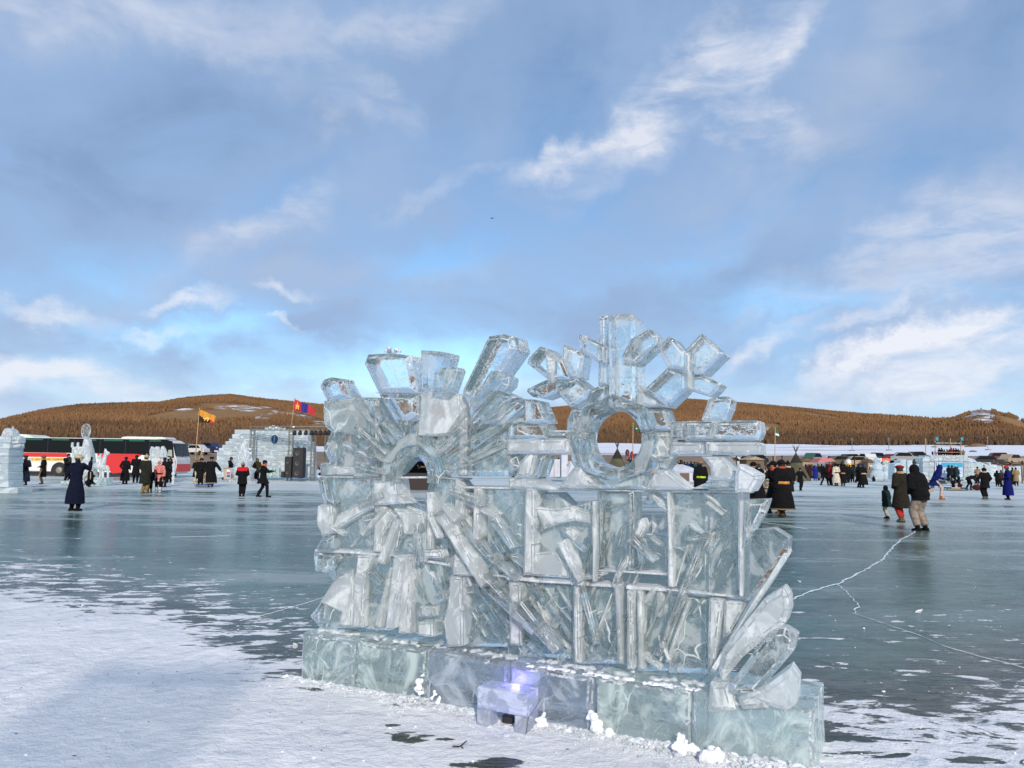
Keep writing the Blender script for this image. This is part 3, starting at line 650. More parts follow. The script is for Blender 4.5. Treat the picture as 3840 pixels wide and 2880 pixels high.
# --- milky blocks and panels standing proud
for p, o_, th, m in [
    (z1((1108, 758), (1240, 736), (1470, 775), (1480, 1130), (1300, 1150), (1100, 1150)), -.02, .2, K),
    (z1((280, 840), (560, 812), (640, 900), (645, 1160), (430, 1120), (285, 1040)), -.01, .12, K),
    (z1((655, 830), (745, 825), (750, 1490), (655, 1490)), -.03, .2, Q), (z1((1465, 785), (1530, 900), (1540, 1500), (1465, 1500)), -.04, .22, K),
    (z1((245, 1400), (640, 1440), (640, 1495), (240, 1495)), -.03, .2, K),
    (z3((700, 95), (900, 110), (915, 250), (990, 330), (705, 350)), -.02, .2, K), (z3((705, 350), (790, 350), (900, 440), (790, 620), (780, 760), (705, 760)), -.01, .14, K),
    (z3((380, 430), (700, 260), (700, 370), (520, 470), (400, 550), (350, 560)), -.02, .14, K), (z3((205, 350), (335, 330), (340, 600), (250, 628), (200, 520)), -.02, .18, K),
    (z3((880, 370), (1150, 410), (1150, 600), (970, 610), (960, 500)), -.01, .12, K), (z3((1165, 225), (1250, 230), (1245, 440), (1215, 740), (1155, 740)), -.05, .18, K),
    (z3((1140, 745), (1300, 740), (1320, 820), (1130, 815)), -.03, .15, FROST), (z3((1420, 770), (1640, 940), (1600, 970), (1400, 970)), -.05, .16, K),
    (z3((555, 790), (700, 790), (630, 960), (620, 1430), (525, 1430), (525, 1000), (545, 940)), -.03, .15, K), (z3((350, 1010), (520, 900), (520, 1430), (400, 1420), (420, 1300), (230, 1210)), .0, .12, K),
    (z3((955, 830), (1060, 840), (1030, 1200), (1030, 1490), (920, 1490), (940, 1200)), -.03, .18, K), (z3((1095, 1385), (1235, 1375), (1240, 1520), (1095, 1510)), -.05, .2, K),
    (z3((1385, 980), (1495, 985), (1500, 1600), (1360, 1610), (1330, 1380), (1370, 1200)), -.05, .24, K), (z3((1910, 1030), (2020, 1040), (2020, 1600), (1910, 1600)), -.03, .2, K),
    (z3((1120, 1245), (1240, 1245), (1240, 1340), (1130, 1340)), -.02, .1, K),
    (z3((2060, 190), (2140, 195), (2130, 960), (2030, 970)), -.05, .24, K), (z3((1575, 195), (1660, 195), (1655, 650), (1575, 650)), -.04, .2, K), (z3((1430, 100), (1500, 185), (1510, 480), (1425, 470)), -.03, .2, K),
    (z4((230, 330), (410, 350), (520, 330), (680, 380), (690, 480), (560, 450), (410, 480), (300, 520)), -.02, .1, K), (z4((160, 720), (400, 700), (520, 860), (520, 930), (150, 910)), -.01, .1, K),
    (z4((700, 290), (742, 285), (750, 480), (730, 960), (690, 960)), -.05, .24, K), (z4((755, 205), (800, 210), (800, 840), (755, 840)), -.02, .2, Q), (z4((990, 205), (1060, 205), (1052, 860), (985, 860)), -.02, .2, Q),
    (z4((1312, 205), (1350, 205), (1390, 1010), (1325, 1000)), -.04, .22, K), (z4((1905, 200), (1965, 200), (1962, 1080), (1920, 1080)), -.07, .26, K),
    (z4((540, 990), (610, 1000), (620, 1640), (535, 1640)), -.04, .2, K), (z4((980, 1030), (1060, 1030), (1065, 1690), (975, 1690)), -.05, .22, K), (z4((1070, 1030), (1125, 1040), (1140, 1690), (1070, 1690)), -.03, .2, K),
    (z4((870, 990), (940, 1000), (965, 1400), (960, 1650), (900, 1640)), -.03, .2, K), (z4((1675, 1100), (1790, 1110), (1740, 1500), (1725, 1720), (1660, 1720)), -.05, .24, K),
    (z4((1800, 1115), (2005, 1120), (1850, 1400), (1790, 1430)), -.02, .1, K)]:
    bw = max(q[0] for q in p)-min(q[0] for q in p); cx_ = sum(q[0] for q in p)/len(p)
    if bw < 46 and min(q[1] for q in p) > 1800: p = [(cx_+(q[0]-cx_)*.68, q[1]) for q in p]
    shard('wall_panel', p, o_+.04, th, m, .014, .06)
# --- struts and diagonal bars
for a, b, wd, o_, th, m in [
    (z3((1290, 430)), z3((1690, 1060)), 36, -.10, .16, K), (z3((1640, 990)), z3((2133, 1480)), 40, -.09, .18, Q), (z3((1245, 450)), z3((1340, 380)), 22, -.10, .14, Q),
    (z3((1490, 290)), z3((1800, 450)), 26, -.06, .14, K), (z3((1765, 455)), z3((1940, 730)), 36, -.04, .14, Q), (z3((1450, 480)), z3((1730, 810)), 34, -.03, .14, Q), (z3((1745, 800)), z3((2000, 1010)), 30, -.02, .12, C),
    (z3((930, 800)), z3((830, 1450)), 34, -.09, .12, K), (z3((955, 500)), z3((905, 780)), 14, -.05, .1, K), (z3((700, 480)), z3((500, 720)), 12, -.03, .08, K), (z3((800, 480)), z3((720, 740)), 16, -.02, .1, K),
    (z3((440, 1150)), z3((1640, 1000)), 1, .05, .02, K),
    (z4((440, 620)), z4((600, 960)), 34, -.07, .14, K), (z4((600, 960)), z4((740, 1480)), 26, -.08, .14, Q), (z4((80, 1150)), z4((400, 1540)), 44, -.09, .16, Q), (z4((180, 1080)), z4((470, 1480)), 8, -.02, .06, K),
    (z4((270, 990)), z4((520, 1440)), 8, -.03, .06, K), (z4((410, 990)), z4((530, 1190)), 8, -.03, .06, K), (z4((120, 1420)), z4((300, 1620)), 14, -.04, .08, K),
    (z4((1640, 560)), z4((1250, 1580)), 26, -.08, .14, Q), (z4((1860, 560)), z4((1690, 980)), 14, -.04, .1, K), (z4((1885, 790)), z4((1790, 1000)), 10, -.04, .08, K), (z4((1240, 1080)), z4((1150, 1480)), 10, -.03, .08, K),
    (z4((1180, 230)), z4((1350, 380)), 22, -.05, .16, K), (z4((1650, 300)), z4((1790, 400)), 16, -.05, .14, K), (z4((1500, 480)), z4((1640, 570)), 9, -.05, .1, FROST), (z4((1505, 480)), z4((1470, 690)), 9, -.05, .1, FROST), (z4((1640, 570)), z4((1740, 500)), 10, -.05, .1, FROST),
    (z4((1470, 690)), z4((1340, 650)), 9, -.04, .1, FROST), (z4((1180, 590)), z4((1290, 660)), 8, -.04, .1, K), (z4((1010, 590)), z4((1220, 790)), 36, -.03, .12, Q), (z4((1080, 480)), z4((1150, 545)), 9, -.03, .1, FROST),
    (z4((1620, 1100)), z4((1540, 1230)), 9, -.03, .06, K), (z3((460, 780)), z3((380, 890)), 7, -.03, .06, K), (z3((1640, 1080)), z3((1880, 1450)), 12, -.05, .06, FROST),
    (z3((735, 1430)), z3((860, 900)), 22, -.05, .12, K), (z3((1100, 840)), z3((1170, 1230)), 8, -.03, .08, K), (z3((1290, 860)), z3((1330, 1080)), 10, -.03, .08, K)]:
    bar('strut', a[0], b[0], wd*random.uniform(.9, 1.1), o_+(.075 if wd < 30 else .03), th, Q if m is FROST else (Q if wd < 15 else m), taper=random.uniform(.5, 1.2))
# --- small chips and facets cut all over the face
for i in range(64):
    x, y = random.uniform(1230, 2760), random.uniform(1860, 2480); lim = 2370+(x-1190)*.155
    if y > lim-30 or (1490 < x < 1640 and y < 1960): continue
    a0 = rad(random.choice([20, 55, 70, 95, 120, 150])+random.uniform(-10, 10)); L_, w_ = random.uniform(45, 125), random.uniform(14, 46); c, s_ = math.cos(a0), -math.sin(a0)
    P_ = [(-.5, -.5), (.35, -.5*random.uniform(.5, 1)), (.55, random.uniform(-.2, .3)), (.2, .5), (-.5, .4*random.uniform(.2, 1))]
    pp = [(x+c*L_*a-s_*w_*b, y+s_*L_*a+c*w_*b) for a, b in P_]
    if max(q[1] for q in pp) > lim: continue
    shard('facet', pp, random.uniform(.02, .07), random.uniform(.05, .12), random.choice([Q, Q, K, C]), .012, .12, bevel=.004)
# --- long thin sawn ribs slanting across the lower courses
for i in range(34):
    right = i % 2; x = random.uniform(2150, 2640) if right else random.uniform(1640, 2250); row = random.random() < .55; y1 = (2400+(x-1900)*.14) if row else 2200; L_ = random.uniform(120, 300) if row else random.uniform(90, 220)
    an = rad(random.uniform(58, 76) if right else random.uniform(112, 136)); bar('rib', (x, y1), (x+L_*math.cos(an), y1-L_*math.sin(an)), random.uniform(6, 13), random.uniform(.03, .08), .08, random.choice([K, Q, Q]), .006, .03, taper=random.uniform(.4, 1.3))
# --- frosted seams between the courses
for pts, wd in [(z3((205, 88), (700, 94), (1200, 95), (1500, 110)), 10), (z3((1430, 185), (2133, 190)), 12), (z4((0, 182), (700, 190), (1500, 208), (2020, 212)), 12), (z3((190, 745), (500, 760), (950, 800), (1400, 880)), 13),
                (z3((1400, 975), (1680, 960), (2133, 1000)), 12), (z4((0, 925), (530, 965), (945, 990)), 18), (z4((760, 865), (950, 870), (1330, 895)), 15), (z4((990, 1000), (1330, 1020), (1700, 1060), (2070, 1095)), 20),
                (z2((560, 845), (900, 838), (1320, 835)), 8), (z2((310, 1030), (620, 1034)), 8), (z2((1110, 1030), (1480, 1025)), 8), (z2((1480, 1112), (2080, 1105)), 10), (z1((735, 765), (1085, 770)), 6), (z1((1480, 1025), (2050, 1035)), 8),
                (z2((730, 1385), (1040, 1382)), 5), (z1((375, 815), (560, 812)), 5)]:
    for a, b in zip(pts[:-1], pts[1:]):
      n_ = max(1, int(math.hypot(b[0]-a[0], b[1]-a[1])/95)); js = [(0, 0)]+[(random.uniform(-12, 12), random.uniform(-3, 3)) for _ in range(n_-1)]+[(0, 0)]
      for i_ in range(n_):
        q0 = (a[0]+(b[0]-a[0])*i_/n_+js[i_][0], a[1]+(b[1]-a[1])*i_/n_+js[i_][1]); q1 = (a[0]+(b[0]-a[0])*(i_+1)/n_+js[i_+1][0]-1, a[1]+(b[1]-a[1])*(i_+1)/n_+js[i_+1][1])
        bar('frost_seam', q0, q1, wd*random.uniform(.35, .85), random.uniform(.035, .05), .16, FROST, .003, .0)
# --- thin shards fanning out round the arch
for a in list(range(14, 178, 9))+list(range(200, 350, 24)):
    a = a+random.uniform(-3, 3); r0 = random.uniform(118, 150); r1 = r0+random.uniform(70, 190)*(1 if a < 180 else .9); c, s_ = math.cos(rad(a)), -math.sin(rad(a))*1.15
    A_, B_ = (1545+r0*c, 1795+r0*s_), (1545+r1*c, 1795+r1*s_)
    if B_[1] < 1500 or (1500 < B_[0] < 1700 and B_[1] < 1620): continue
    bar('shard', A_, B_, random.uniform(11, 24), random.uniform(-.06, .0), .09, random.choice([Q, Q, K]), .010, .08, taper=random.uniform(1.0, 2.0))
# --- rings
ring('arch_ring', (1537, 1795), 76, 96, -.03, .13, Q, 30, .010, 1.22, arc=(-8, 188))
ring('arch_ring', (1540, 1795), 106, 142, .0, .14, C, 30, .012, 1.2, arc=(-5, 185))
ring('snowflake_ring', (2296, 1645), 110, 162, -.05, .25, Q, 48, .022, 1.0, 8)
for p, o_, th, m in [(z2((530, 1000), (640, 1040), (640, 1450), (530, 1300), (490, 1040)), .02, .18, C), (z2((1150, 1040), (1360, 1040), (1360, 1240), (1260, 1300), (1150, 1250)), .02, .2, C), (z2((640, 1380), (1130, 1380), (1150, 1515), (640, 1510)), .0, .2, C),
                     (z2((530, 840), (640, 840), (640, 1020), (485, 1025), (490, 940)), .03, .2, C), (z2((1060, 850), (1310, 845), (1350, 960), (1360, 1020), (1110, 1020)), .01, .2, C)]:
    shard('wall_block', p, o_, th, m, .02, .06)
# --- snowflake arms
arms = [
    (z2((835, 66), (905, 55), (1020, 52), (1064, 95), (1064, 645), (1060, 830), (835, 830)), -.06, .26, Q), (z2((757, 72), (826, 66), (830, 650), (753, 655)), .02, .2, Q),
    (z2((640, 830), (690, 690), (760, 652), (830, 640), (832, 830)), -.02, .24, Q), (z2((1066, 650), (1130, 690), (1240, 765), (1320, 830), (1066, 830)), -.02, .24, K),
    (z2((585, 222), (650, 240), (828, 325), (828, 470), (757, 462), (600, 360), (588, 270)), -.03, .2, Q), (z2((1020, 265), (1180, 175), (1246, 240), (1236, 310), (1066, 470), (960, 480), (950, 400)), -.09, .22, Q),
    (z2((1132, 690), (1330, 505), (1468, 545), (1470, 690), (1325, 835), (1245, 765)), -.05, .24, Q), (z2((1330, 235), (1382, 262), (1474, 370), (1474, 520), (1332, 505), (1290, 440), (1240, 350)), -.07, .22, Q),
    (z2((1478, 358), (1605, 210), (1700, 290), (1796, 380), (1622, 556), (1478, 552)), -.10, .26, Q), (z2((1480, 560), (1620, 558), (1775, 635), (1740, 690), (1680, 742), (1480, 682)), -.06, .22, Q), (z2((1468, 380), (1526, 380), (1530, 690), (1468, 690)), -.12, .12, K),
    (z2((400, 600), (510, 600), (565, 590), (682, 690), (640, 770), (520, 836), (410, 715)), -.04, .24, Q), (z2((270, 325), (330, 345), (442, 440), (505, 600), (330, 600), (165, 470), (175, 430)), -.07, .24, Q),
    (z2((460, 308), (580, 360), (625, 405), (600, 590), (510, 592), (442, 440)), -.03, .2, Q), (z2((162, 680), (310, 605), (500, 620), (400, 715), (280, 760), (205, 745), (162, 705)), -.08, .22, Q), (z2((320, 390), (385, 440), (380, 640), (322, 640)), -.10, .1, K),
    (z2((0, 975), (310, 970), (340, 1030), (500, 1035), (500, 1090), (0, 1095)), -.01, .2, C), (z2((0, 1100), (310, 1098), (500, 1095), (500, 1215), (0, 1225)), -.03, .22, K),
    (z2((1345, 952), (1478, 950), (1478, 1105), (1345, 1095)), .0, .2, C), (z2((1482, 948), (2050, 940), (2092, 945), (2105, 1040), (2078, 1100), (1482, 1104)), -.04, .24, C), (z2((1350, 1120), (1640, 1122), (1640, 1225), (1350, 1228)), -.02, .22, K), (z2((1650, 1122), (2072, 1120), (2106, 1140), (2106, 1225), (1650, 1228)), -.05, .24, K),
    (z2((1665, 765), (1740, 745), (1830, 742), (1860, 762), (1845, 840), (1800, 942), (1690, 945), (1602, 942)), -.05, .22, Q), (z2((1690, 950), (1770, 950), (1700, 1090), (1640, 1095)), -.10, .12, Q),
    (z2((138, 768), (200, 765), (260, 780), (300, 870), (340, 962), (145, 965)), -.04, .2, Q), (z2((240, 972), (320, 972), (310, 1085)), -.07, .1, Q),
    (z2((1230, 1240), (1372, 1240), (1312, 1356), (1226, 1356)), -.03, .2, Q), (z2((1228, 1360), (1322, 1360), (1510, 1520), (1140, 1520), (1180, 1440)), -.05, .22, K),
    (z2((1602, 1238), (1800, 1236), (1892, 1372), (1900, 1420), (1860, 1452), (1700, 1442), (1680, 1330)), -.03, .22, K), (z2((1700, 1440), (1900, 1440), (1900, 1515), (1520, 1515), (1600, 1480)), -.02, .2, C),
    (z2((1912, 1302), (2060, 1385), (2084, 1400), (2080, 1440), (2020, 1542), (1890, 1542), (1888, 1392)), -.12, .30, FROST),
    (z2((92, 1290), (188, 1192), (250, 1212), (205, 1410), (72, 1420)), -.02, .18, K), (z2((240, 1240), (322, 1230), (262, 1410), (210, 1420)), -.03, .2, Q), (z2((0, 1240), (82, 1300), (60, 1360), (0, 1402)), -.03, .2, Q),
    (z2((400, 1512), (545, 1330), (600, 1330), (690, 1430), (800, 1512)), -.03, .2, K), (z2((0, 1425), (230, 1425), (400, 1500), (400, 1515), (0, 1515)), .0, .2, K)]
for p, o_, th, m in arms: shard('snowflake_arm', p, o_, th, m, .020, .10)
# --- crystals of the left crown
cry = [
    (z1((205, 700), (250, 645), (312, 622), (410, 636), (426, 682), (500, 808), (270, 836)), -.02, .2, Q),
    (z1((608, 500), (635, 418), (840, 408), (1030, 430), (1055, 560), (1083, 762), (735, 762)), -.07, .3, Q), (z1((738, 774), (1088, 776), (1085, 960), (1000, 1010), (960, 1150), (900, 1050)), -.05, .24, Q),
    (z1((1130, 385), (1300, 395), (1382, 412), (1378, 450), (1350, 530), (1310, 755), (1112, 757)), .0, .18, Q), (z1((1222, 590), (1312, 535), (1435, 534), (1447, 562), (1380, 755), (1195, 758)), -.10, .16, Q),
    (z1((1722, 260), (1850, 238), (1938, 256), (1970, 370), (1828, 572), (1542, 905), (1516, 830), (1476, 770), (1480, 735)), -.06, .28, Q), (z1((1730, 565), (1800, 570), (1905, 620), (1892, 700), (1548, 1022), (1535, 880)), -.09, .2, Q),
    (z1((1740, 738), (1800, 725), (1960, 800), (1850, 850), (1560, 1150), (1545, 1000)), -.06, .18, Q), (z1((1850, 850), (1960, 802), (2036, 815), (2030, 880), (1840, 1045), (1640, 1045)), -.04, .2, Q), (z1((1955, 1000), (2050, 970), (2075, 1030), (1850, 1048)), -.02, .14, Q),
    (z1((1545, 1150), (1740, 1037), (1860, 1045), (1850, 1075), (1548, 1290)), -.07, .16, Q), (z1((1482, 1360), (1800, 1182), (1850, 1192), (1850, 1250), (1540, 1400)), -.08, .14, Q), (z1((1535, 1385), (1835, 1255), (1960, 1330), (1992, 1420), (1880, 1508), (1530, 1508)), -.05, .2, Q),
    (z1((480, 1140), (560, 1130), (830, 1380), (800, 1400), (640, 1330)), -.06, .1, Q), (z1((740, 1010), (800, 1000), (960, 1150), (880, 1190)), -.06, .12, Q), (z1((275, 1250), (330, 1120), (360, 1250), (340, 1380)), -.03, .16, Q)]
for p, o_, th, m in cry: shard('crystal', p, o_, th, m, .034, .12)
# --- crystals of the right foot
for p, o_, th, m in [
    (z4((1970, 275), (2178, 268), (2140, 380), (1962, 690)), -.04, .16, Q), ([(2795, 1990), (2900, 1984), (2958, 2020), (2955, 2062), (2815, 2262), (2785, 2262)], -.03, .2, Q),
    ([(2955, 2062), (2960, 2075), (2675, 2530), (2662, 2520), (2800, 2270)], -.05, .14, K),
    ([(2935, 2203), (2958, 2235), (2962, 2290), (2945, 2340), (2780, 2470), (2700, 2570), (2688, 2515), (2705, 2440), (2860, 2250)], -.11, .2, K),
    ([(2888, 2366), (2940, 2362), (2985, 2392), (2975, 2445), (2835, 2600), (2725, 2605), (2740, 2560)], -.16, .2, Q), ([(2960, 2510), (2990, 2555), (2985, 2645), (2945, 2672), (2840, 2640), (2815, 2620), (2880, 2570)], -.20, .22, K),
    ([(2660, 2560), (2730, 2560), (2760, 2670), (2650, 2680)], -.16, .18, K), ([(2760, 2620), (2870, 2570), (2880, 2660), (2780, 2668)], -.18, .14, K)]:
    shard('foot_crystal', p, o_, th, m, .03, .10)
for p, o_, th, m in [(z3((145, 1330), (250, 1225), (250, 1390), (210, 1440)), -.03, .16, Q), (z3((190, 700), (250, 630), (330, 615), (330, 740), (190, 742)), -.03, .16, Q), (z3((188, 925), (190, 790), (330, 800), (330, 900), (270, 955)), -.05, .16, Q),
                     (z3((215, 92), (290, 92), (330, 330), (275, 320), (240, 240)), -.05, .16, Q)]:
    shard('crystal', p, o_, th, m, .03, .10)
# --- snow cap, snow strip along the base top, packed snow at the joints
def lumps(name, pts, r, m, parent, n=1, label=None, cat=None, kind=None, flat=.6, vox=0):
    mb = MB()
    for p in pts:
        for _ in range(n):
            q = Vector(p)+Vector((random.uniform(-r, r), random.uniform(-r, r), random.uniform(-r*.2, r*.3))); rr = r*random.uniform(.4, 1)
            k = len(mb.v); mb.ball(q, (rr*random.uniform(.8, 1.3), rr*random.uniform(.8, 1.3), rr*flat), 7, 5)
            for i in range(k, len(mb.v)): mb.v[i] = tuple(Vector(mb.v[i])+Vector((random.uniform(-1, 1), random.uniform(-1, 1), random.uniform(-1, 1)))*rr*.18)
    o = mb.build(name, m, parent, smooth=True, voxel=vox)
    if vox: rough(o, .02, .03)
    if label or kind: tag(o, label, cat, None, kind)
    return o
a = z1((880, 400))[0]; lumps('snow_cap', [S(a[0]-12, a[1]+2, .12), S(a[0], a[1]-8, .12), S(a[0]+14, a[1]+2, .12)], .035, FROST, sculpt, 2)
strip = []
for x in np.arange(1985, 2640, 6):
    if math.sin(x*.031)+math.sin(x*.083) < -.6: continue
    yy = np.interp(x, [1128, 1592, 2222, 2590, 3058], [2375, 2445, 2530, 2580, 2668]); u, _ = UV(x, yy, .05); strip.append(W(u, .345, random.uniform(.015, .06)))
lumps('snow_strip', strip, .02, SNOW, sculpt, 2, flat=.35, vox=.007, kind='stuff')
strip = [W(u, .350, random.uniform(.10, .17)) for u in np.arange(.08, 3.4, .022) if math.sin(u*9)+math.sin(u*23) > -.3]
lumps('snow_strip', strip, .03, FROST, sculpt, 2, flat=.4, vox=.009, kind='stuff')
# rubble of snow and ice thrown against the foot of the base
pts = []
for u in np.arange(-.1, 3.75, .018):
    k = 1+2.0*math.exp(-((u-1.02)/.12)**2)+1.8*max(0, (u-2.2)/1.6)+1.2*math.exp(-((u-1.95)/.15)**2)
    for _ in range(3): pts.append((u, -abs(random.gauss(0, .035*k)), k))
mb = MB()
def chip(mb, q, rr):
    i0 = len(mb.v); mb.ball(q, (rr*random.uniform(.7, 1.5), rr*random.uniform(.6, 1.3), rr*random.uniform(.4, .8)), 5, 3)
    for i in range(i0, len(mb.v)): mb.v[i] = tuple(Vector(mb.v[i])+Vector((random.uniform(-1, 1), random.uniform(-1, 1), random.uniform(-1, 1)))*rr*.35)
for u, o_, k in pts:
    for _ in range(5):
        q = W(u+random.uniform(-.03, .03), 0.0, o_*random.uniform(.5, 1.6)-.012); q.z = max(.002, .022*k+o_*.35)*random.random(); chip(mb, q, random.uniform(.003, .011)*k**.5*(1 if random.random() < .93 else 2.4))
for i in range(900):
    u = random.uniform(-.2, 3.9); q = W(u, .004, -.05-abs(random.gauss(0, .22))); chip(mb, q, random.uniform(.002, .006))
tag(mb.build('ice_chips', FROST, None), 'angular chips of ice scattered along the foot of the base blocks', None, None, 'stuff')
mb = MB()
for u in np.arange(-.12, 3.8, .02):
    k = .7+1.2*max(0, (u-2.2)/1.6); mb.ball(W(u, 0, -.01), (.045, .05*k, .022*k*random.uniform(.4, 1.3)), 8, 5)
tag(rough(mb.build('snow_rubble', SNOW, None, voxel=.006), .035, .028), 'crumbled snow and ice chips heaped along the foot of the base blocks', None, None, 'stuff')
def snow_heap(px, py, h, wd, label, off=-.05):
    u, _ = UV(px, py, off); b = W(u, 0, off); r = wroot('snow_heap', b, label, 'snow heap'); mb = MB()
    for i in range(12):
        t_ = random.random()**.7; q = b+Vector((random.gauss(0, wd*(1-t_*.6)), random.gauss(0, wd*.4), h*t_)); rr = wd*random.uniform(.5, .9)*(1.1-t_*.5); mb.ball(q, (rr, rr*.8, rr*1.1), 8, 6)
    o = mb.build('snow_heap', SNOW, None, voxel=.006); rough(o, .035, .05); bake(o, b); tag(o, label, 'snow heap'); bpy.data.objects.remove(r)
snow_heap(1578, 2660, .20, .028, 'upright lump of packed snow against the second base joint'); snow_heap(1628, 2640, .11, .022, 'small snow lump right of the upright one')
snow_heap(2225, 2800, .13, .04, 'white snow heap at the foot of the middle base joint'); snow_heap(2560, 2860, .10, .04, 'large snow heap in front of the base near the right end', -.07)
snow_heap(2690, 2872, .07, .05, 'broad snow heap before the rightmost base block', -.08); snow_heap(2035, 2740, .09, .03, 'snow clump beside the glowing niche', -.06)
# lattice added out of view behind the viewer to cast the faint shadow band
r = wroot('shade_lattice', (-1.52, -2.3, 0), 'tall open lattice of pale ice bars added unseen behind the viewer to shade the snow', 'ice sculpture')
for i in range(15):
    mb = MB(); mb.box((-2.13+i*.087, -2.3, 2.2), (.028, .06, 4.4)); mb.build('upright_bar', ICE_FAR, r)
for z in (.1, 1.5, 2.9, 4.3):
    mb = MB(); mb.box((-1.52, -2.24, z), (1.32, .05, .08)); mb.build('cross_bar', ICE_FAR, r)
# twig and loose chips on the snow
p = G(1725, 2795); mb = MB(); tw = lambda a, b: G(a, b, .012)
mb.tube([tw(1697, 2798), tw(1718, 2800), tw(1730, 2796), tw(1750, 2778)], [.004, .005, .005, .003], 5); mb.tube([tw(1728, 2798), tw(1738, 2806)], [.004, .002], 5)
o = mb.build('twig', mat('bark', (.03, .018, .012), .8)); bake(o, p); tag(o, 'dark forked twig lying on the snow before the sculpture', 'twig')
mb = MB()
for i in range(120):
    x, y = random.uniform(-60, 3900), random.uniform(2250, 2870)
    if 1130 < x < 3056 and y < 2500+(x-1130)*.19: continue
    q = G(x, y, .004); rr = random.uniform(.003, .013)*random.random()**.8; i0 = len(mb.v); mb.ball(q, (rr*1.3, rr, rr*.6), 6, 4)
    for i in range(i0, len(mb.v)): mb.v[i] = tuple(Vector(mb.v[i])+Vector((random.uniform(-1, 1), random.uniform(-1, 1), random.uniform(-1, 1)))*rr*.3)
tag(mb.build('snow_crumbs', SNOW, None), 'small crumbs of snow and ice scattered on the near ground', None, None, 'stuff')
DIRT = mat('dirt', (.10, .07, .05), .9)
mb = MB()
for i in range(110):
    x, y = random.uniform(-60, 3900), random.uniform(2300, 2870)
    if 1100 < x < 3056 and y < 2530+(x-1130)*.19: continue
    q = G(x, y, .003); rr = random.uniform(.0015, .006); mb.ball(q, (rr*random.uniform(1, 2.5), rr, rr*.4), 5, 4)
tag(mb.build('leaf_litter', DIRT, None), 'dark specks of bark and dirt on the snow', None, None, 'stuff')
for (x, y, r, lb) in [(3445, 2300, .05, 'clear ice chunk lying on the dark ice right of the sculpture'), (2998, 2185, .03, 'small ice chip beside the long crack'), (1022, 2255, .03, 'small clear ice chunk left of the sculpture'), (308, 2277, .03, 'lone ice chip at the edge of the snow'),
                      (1103, 2430, .04, 'angular ice chunk beside the left end of the base'), (1100, 2282, .035, 'ice chunk standing on the flaky ice left of the wall'), (3660, 2205, .02, 'tiny ice chip far right on the ice'), (3560, 2350, .02, 'tiny ice chip below the big clear chunk')]:
    b = G(x, y); pr = [Vector((random.uniform(-r, r), random.uniform(-r*.8, r*.8), random.uniform(0, r*1.1))) for _ in range(9)]
    bm = bmesh.new(); [bm.verts.new(q) for q in pr]; bmesh.ops.convex_hull(bm, input=bm.verts)
    me = bpy.data.meshes.new('ice_chunk'); bm.to_mesh(me); bm.free(); me.materials.append(K); o = bpy.data.objects.new('ice_chunk', me); COL.objects.link(o); o.location = b; tag(o, lb, 'ice chunk')
# ------------------------------------------------------------------ things standing on the ice
WHITE = mat('white_paint', (.72, .70, .66), .35, var=.05, vs=1.5); RED = mat('red_paint', (.62, .03, .03), .35); BLACKG = mat('dark_glass', (.006, .007, .007), .25, spec=.25)
GREENG = mat('green_curtain', (.0, .09, .045), .6); RUB = mat('rubber', (.02, .02, .02), .8); METAL = mat('dull_metal', (.33, .30, .25), .45, .7); DARK = mat('dark_metal', (.03, .03, .03), .5, .3)
YEL = mat('yellow_strip', (.75, .50, .10), .5); CHROME = mat('lamp_glass', (.8, .8, .78), .15); WOOD = mat('pole_wood', (.42, .28, .14), .8, var=.2); BLK = mat('black_box', (.012, .011, .011), .6)
CREAM = mat('beige_box', (.42, .33, .26), .7); CANVAS = mat('olive_canvas', (.085, .080, .042), .95, var=.25, vs=2, bump=.4, bs=6)
def text(s, size, loc, rot, m, parent, name='lettering', ex=.002):
    cu = bpy.data.curves.new(name, 'FONT'); cu.body = s; cu.size = size; cu.extrude = ex; cu.align_x = 'CENTER'; cu.align_y = 'CENTER'; cu.materials.append(m)
    o0 = bpy.data.objects.new(name, cu); COL.objects.link(o0); bpy.context.view_layer.update(); me = bpy.data.meshes.new_from_object(o0.evaluated_get(bpy.context.evaluated_depsgraph_get())); bpy.data.objects.remove(o0); o = bpy.data.objects.new(name, me); COL.objects.link(o); o.parent = parent
    o.location = Vector(loc)-(ORG.get(parent.name, Vector((0, 0, 0))) if parent else Vector((0, 0, 0))); o.rotation_euler = rot; return o
FRONT = (rad(90), 0, 0)
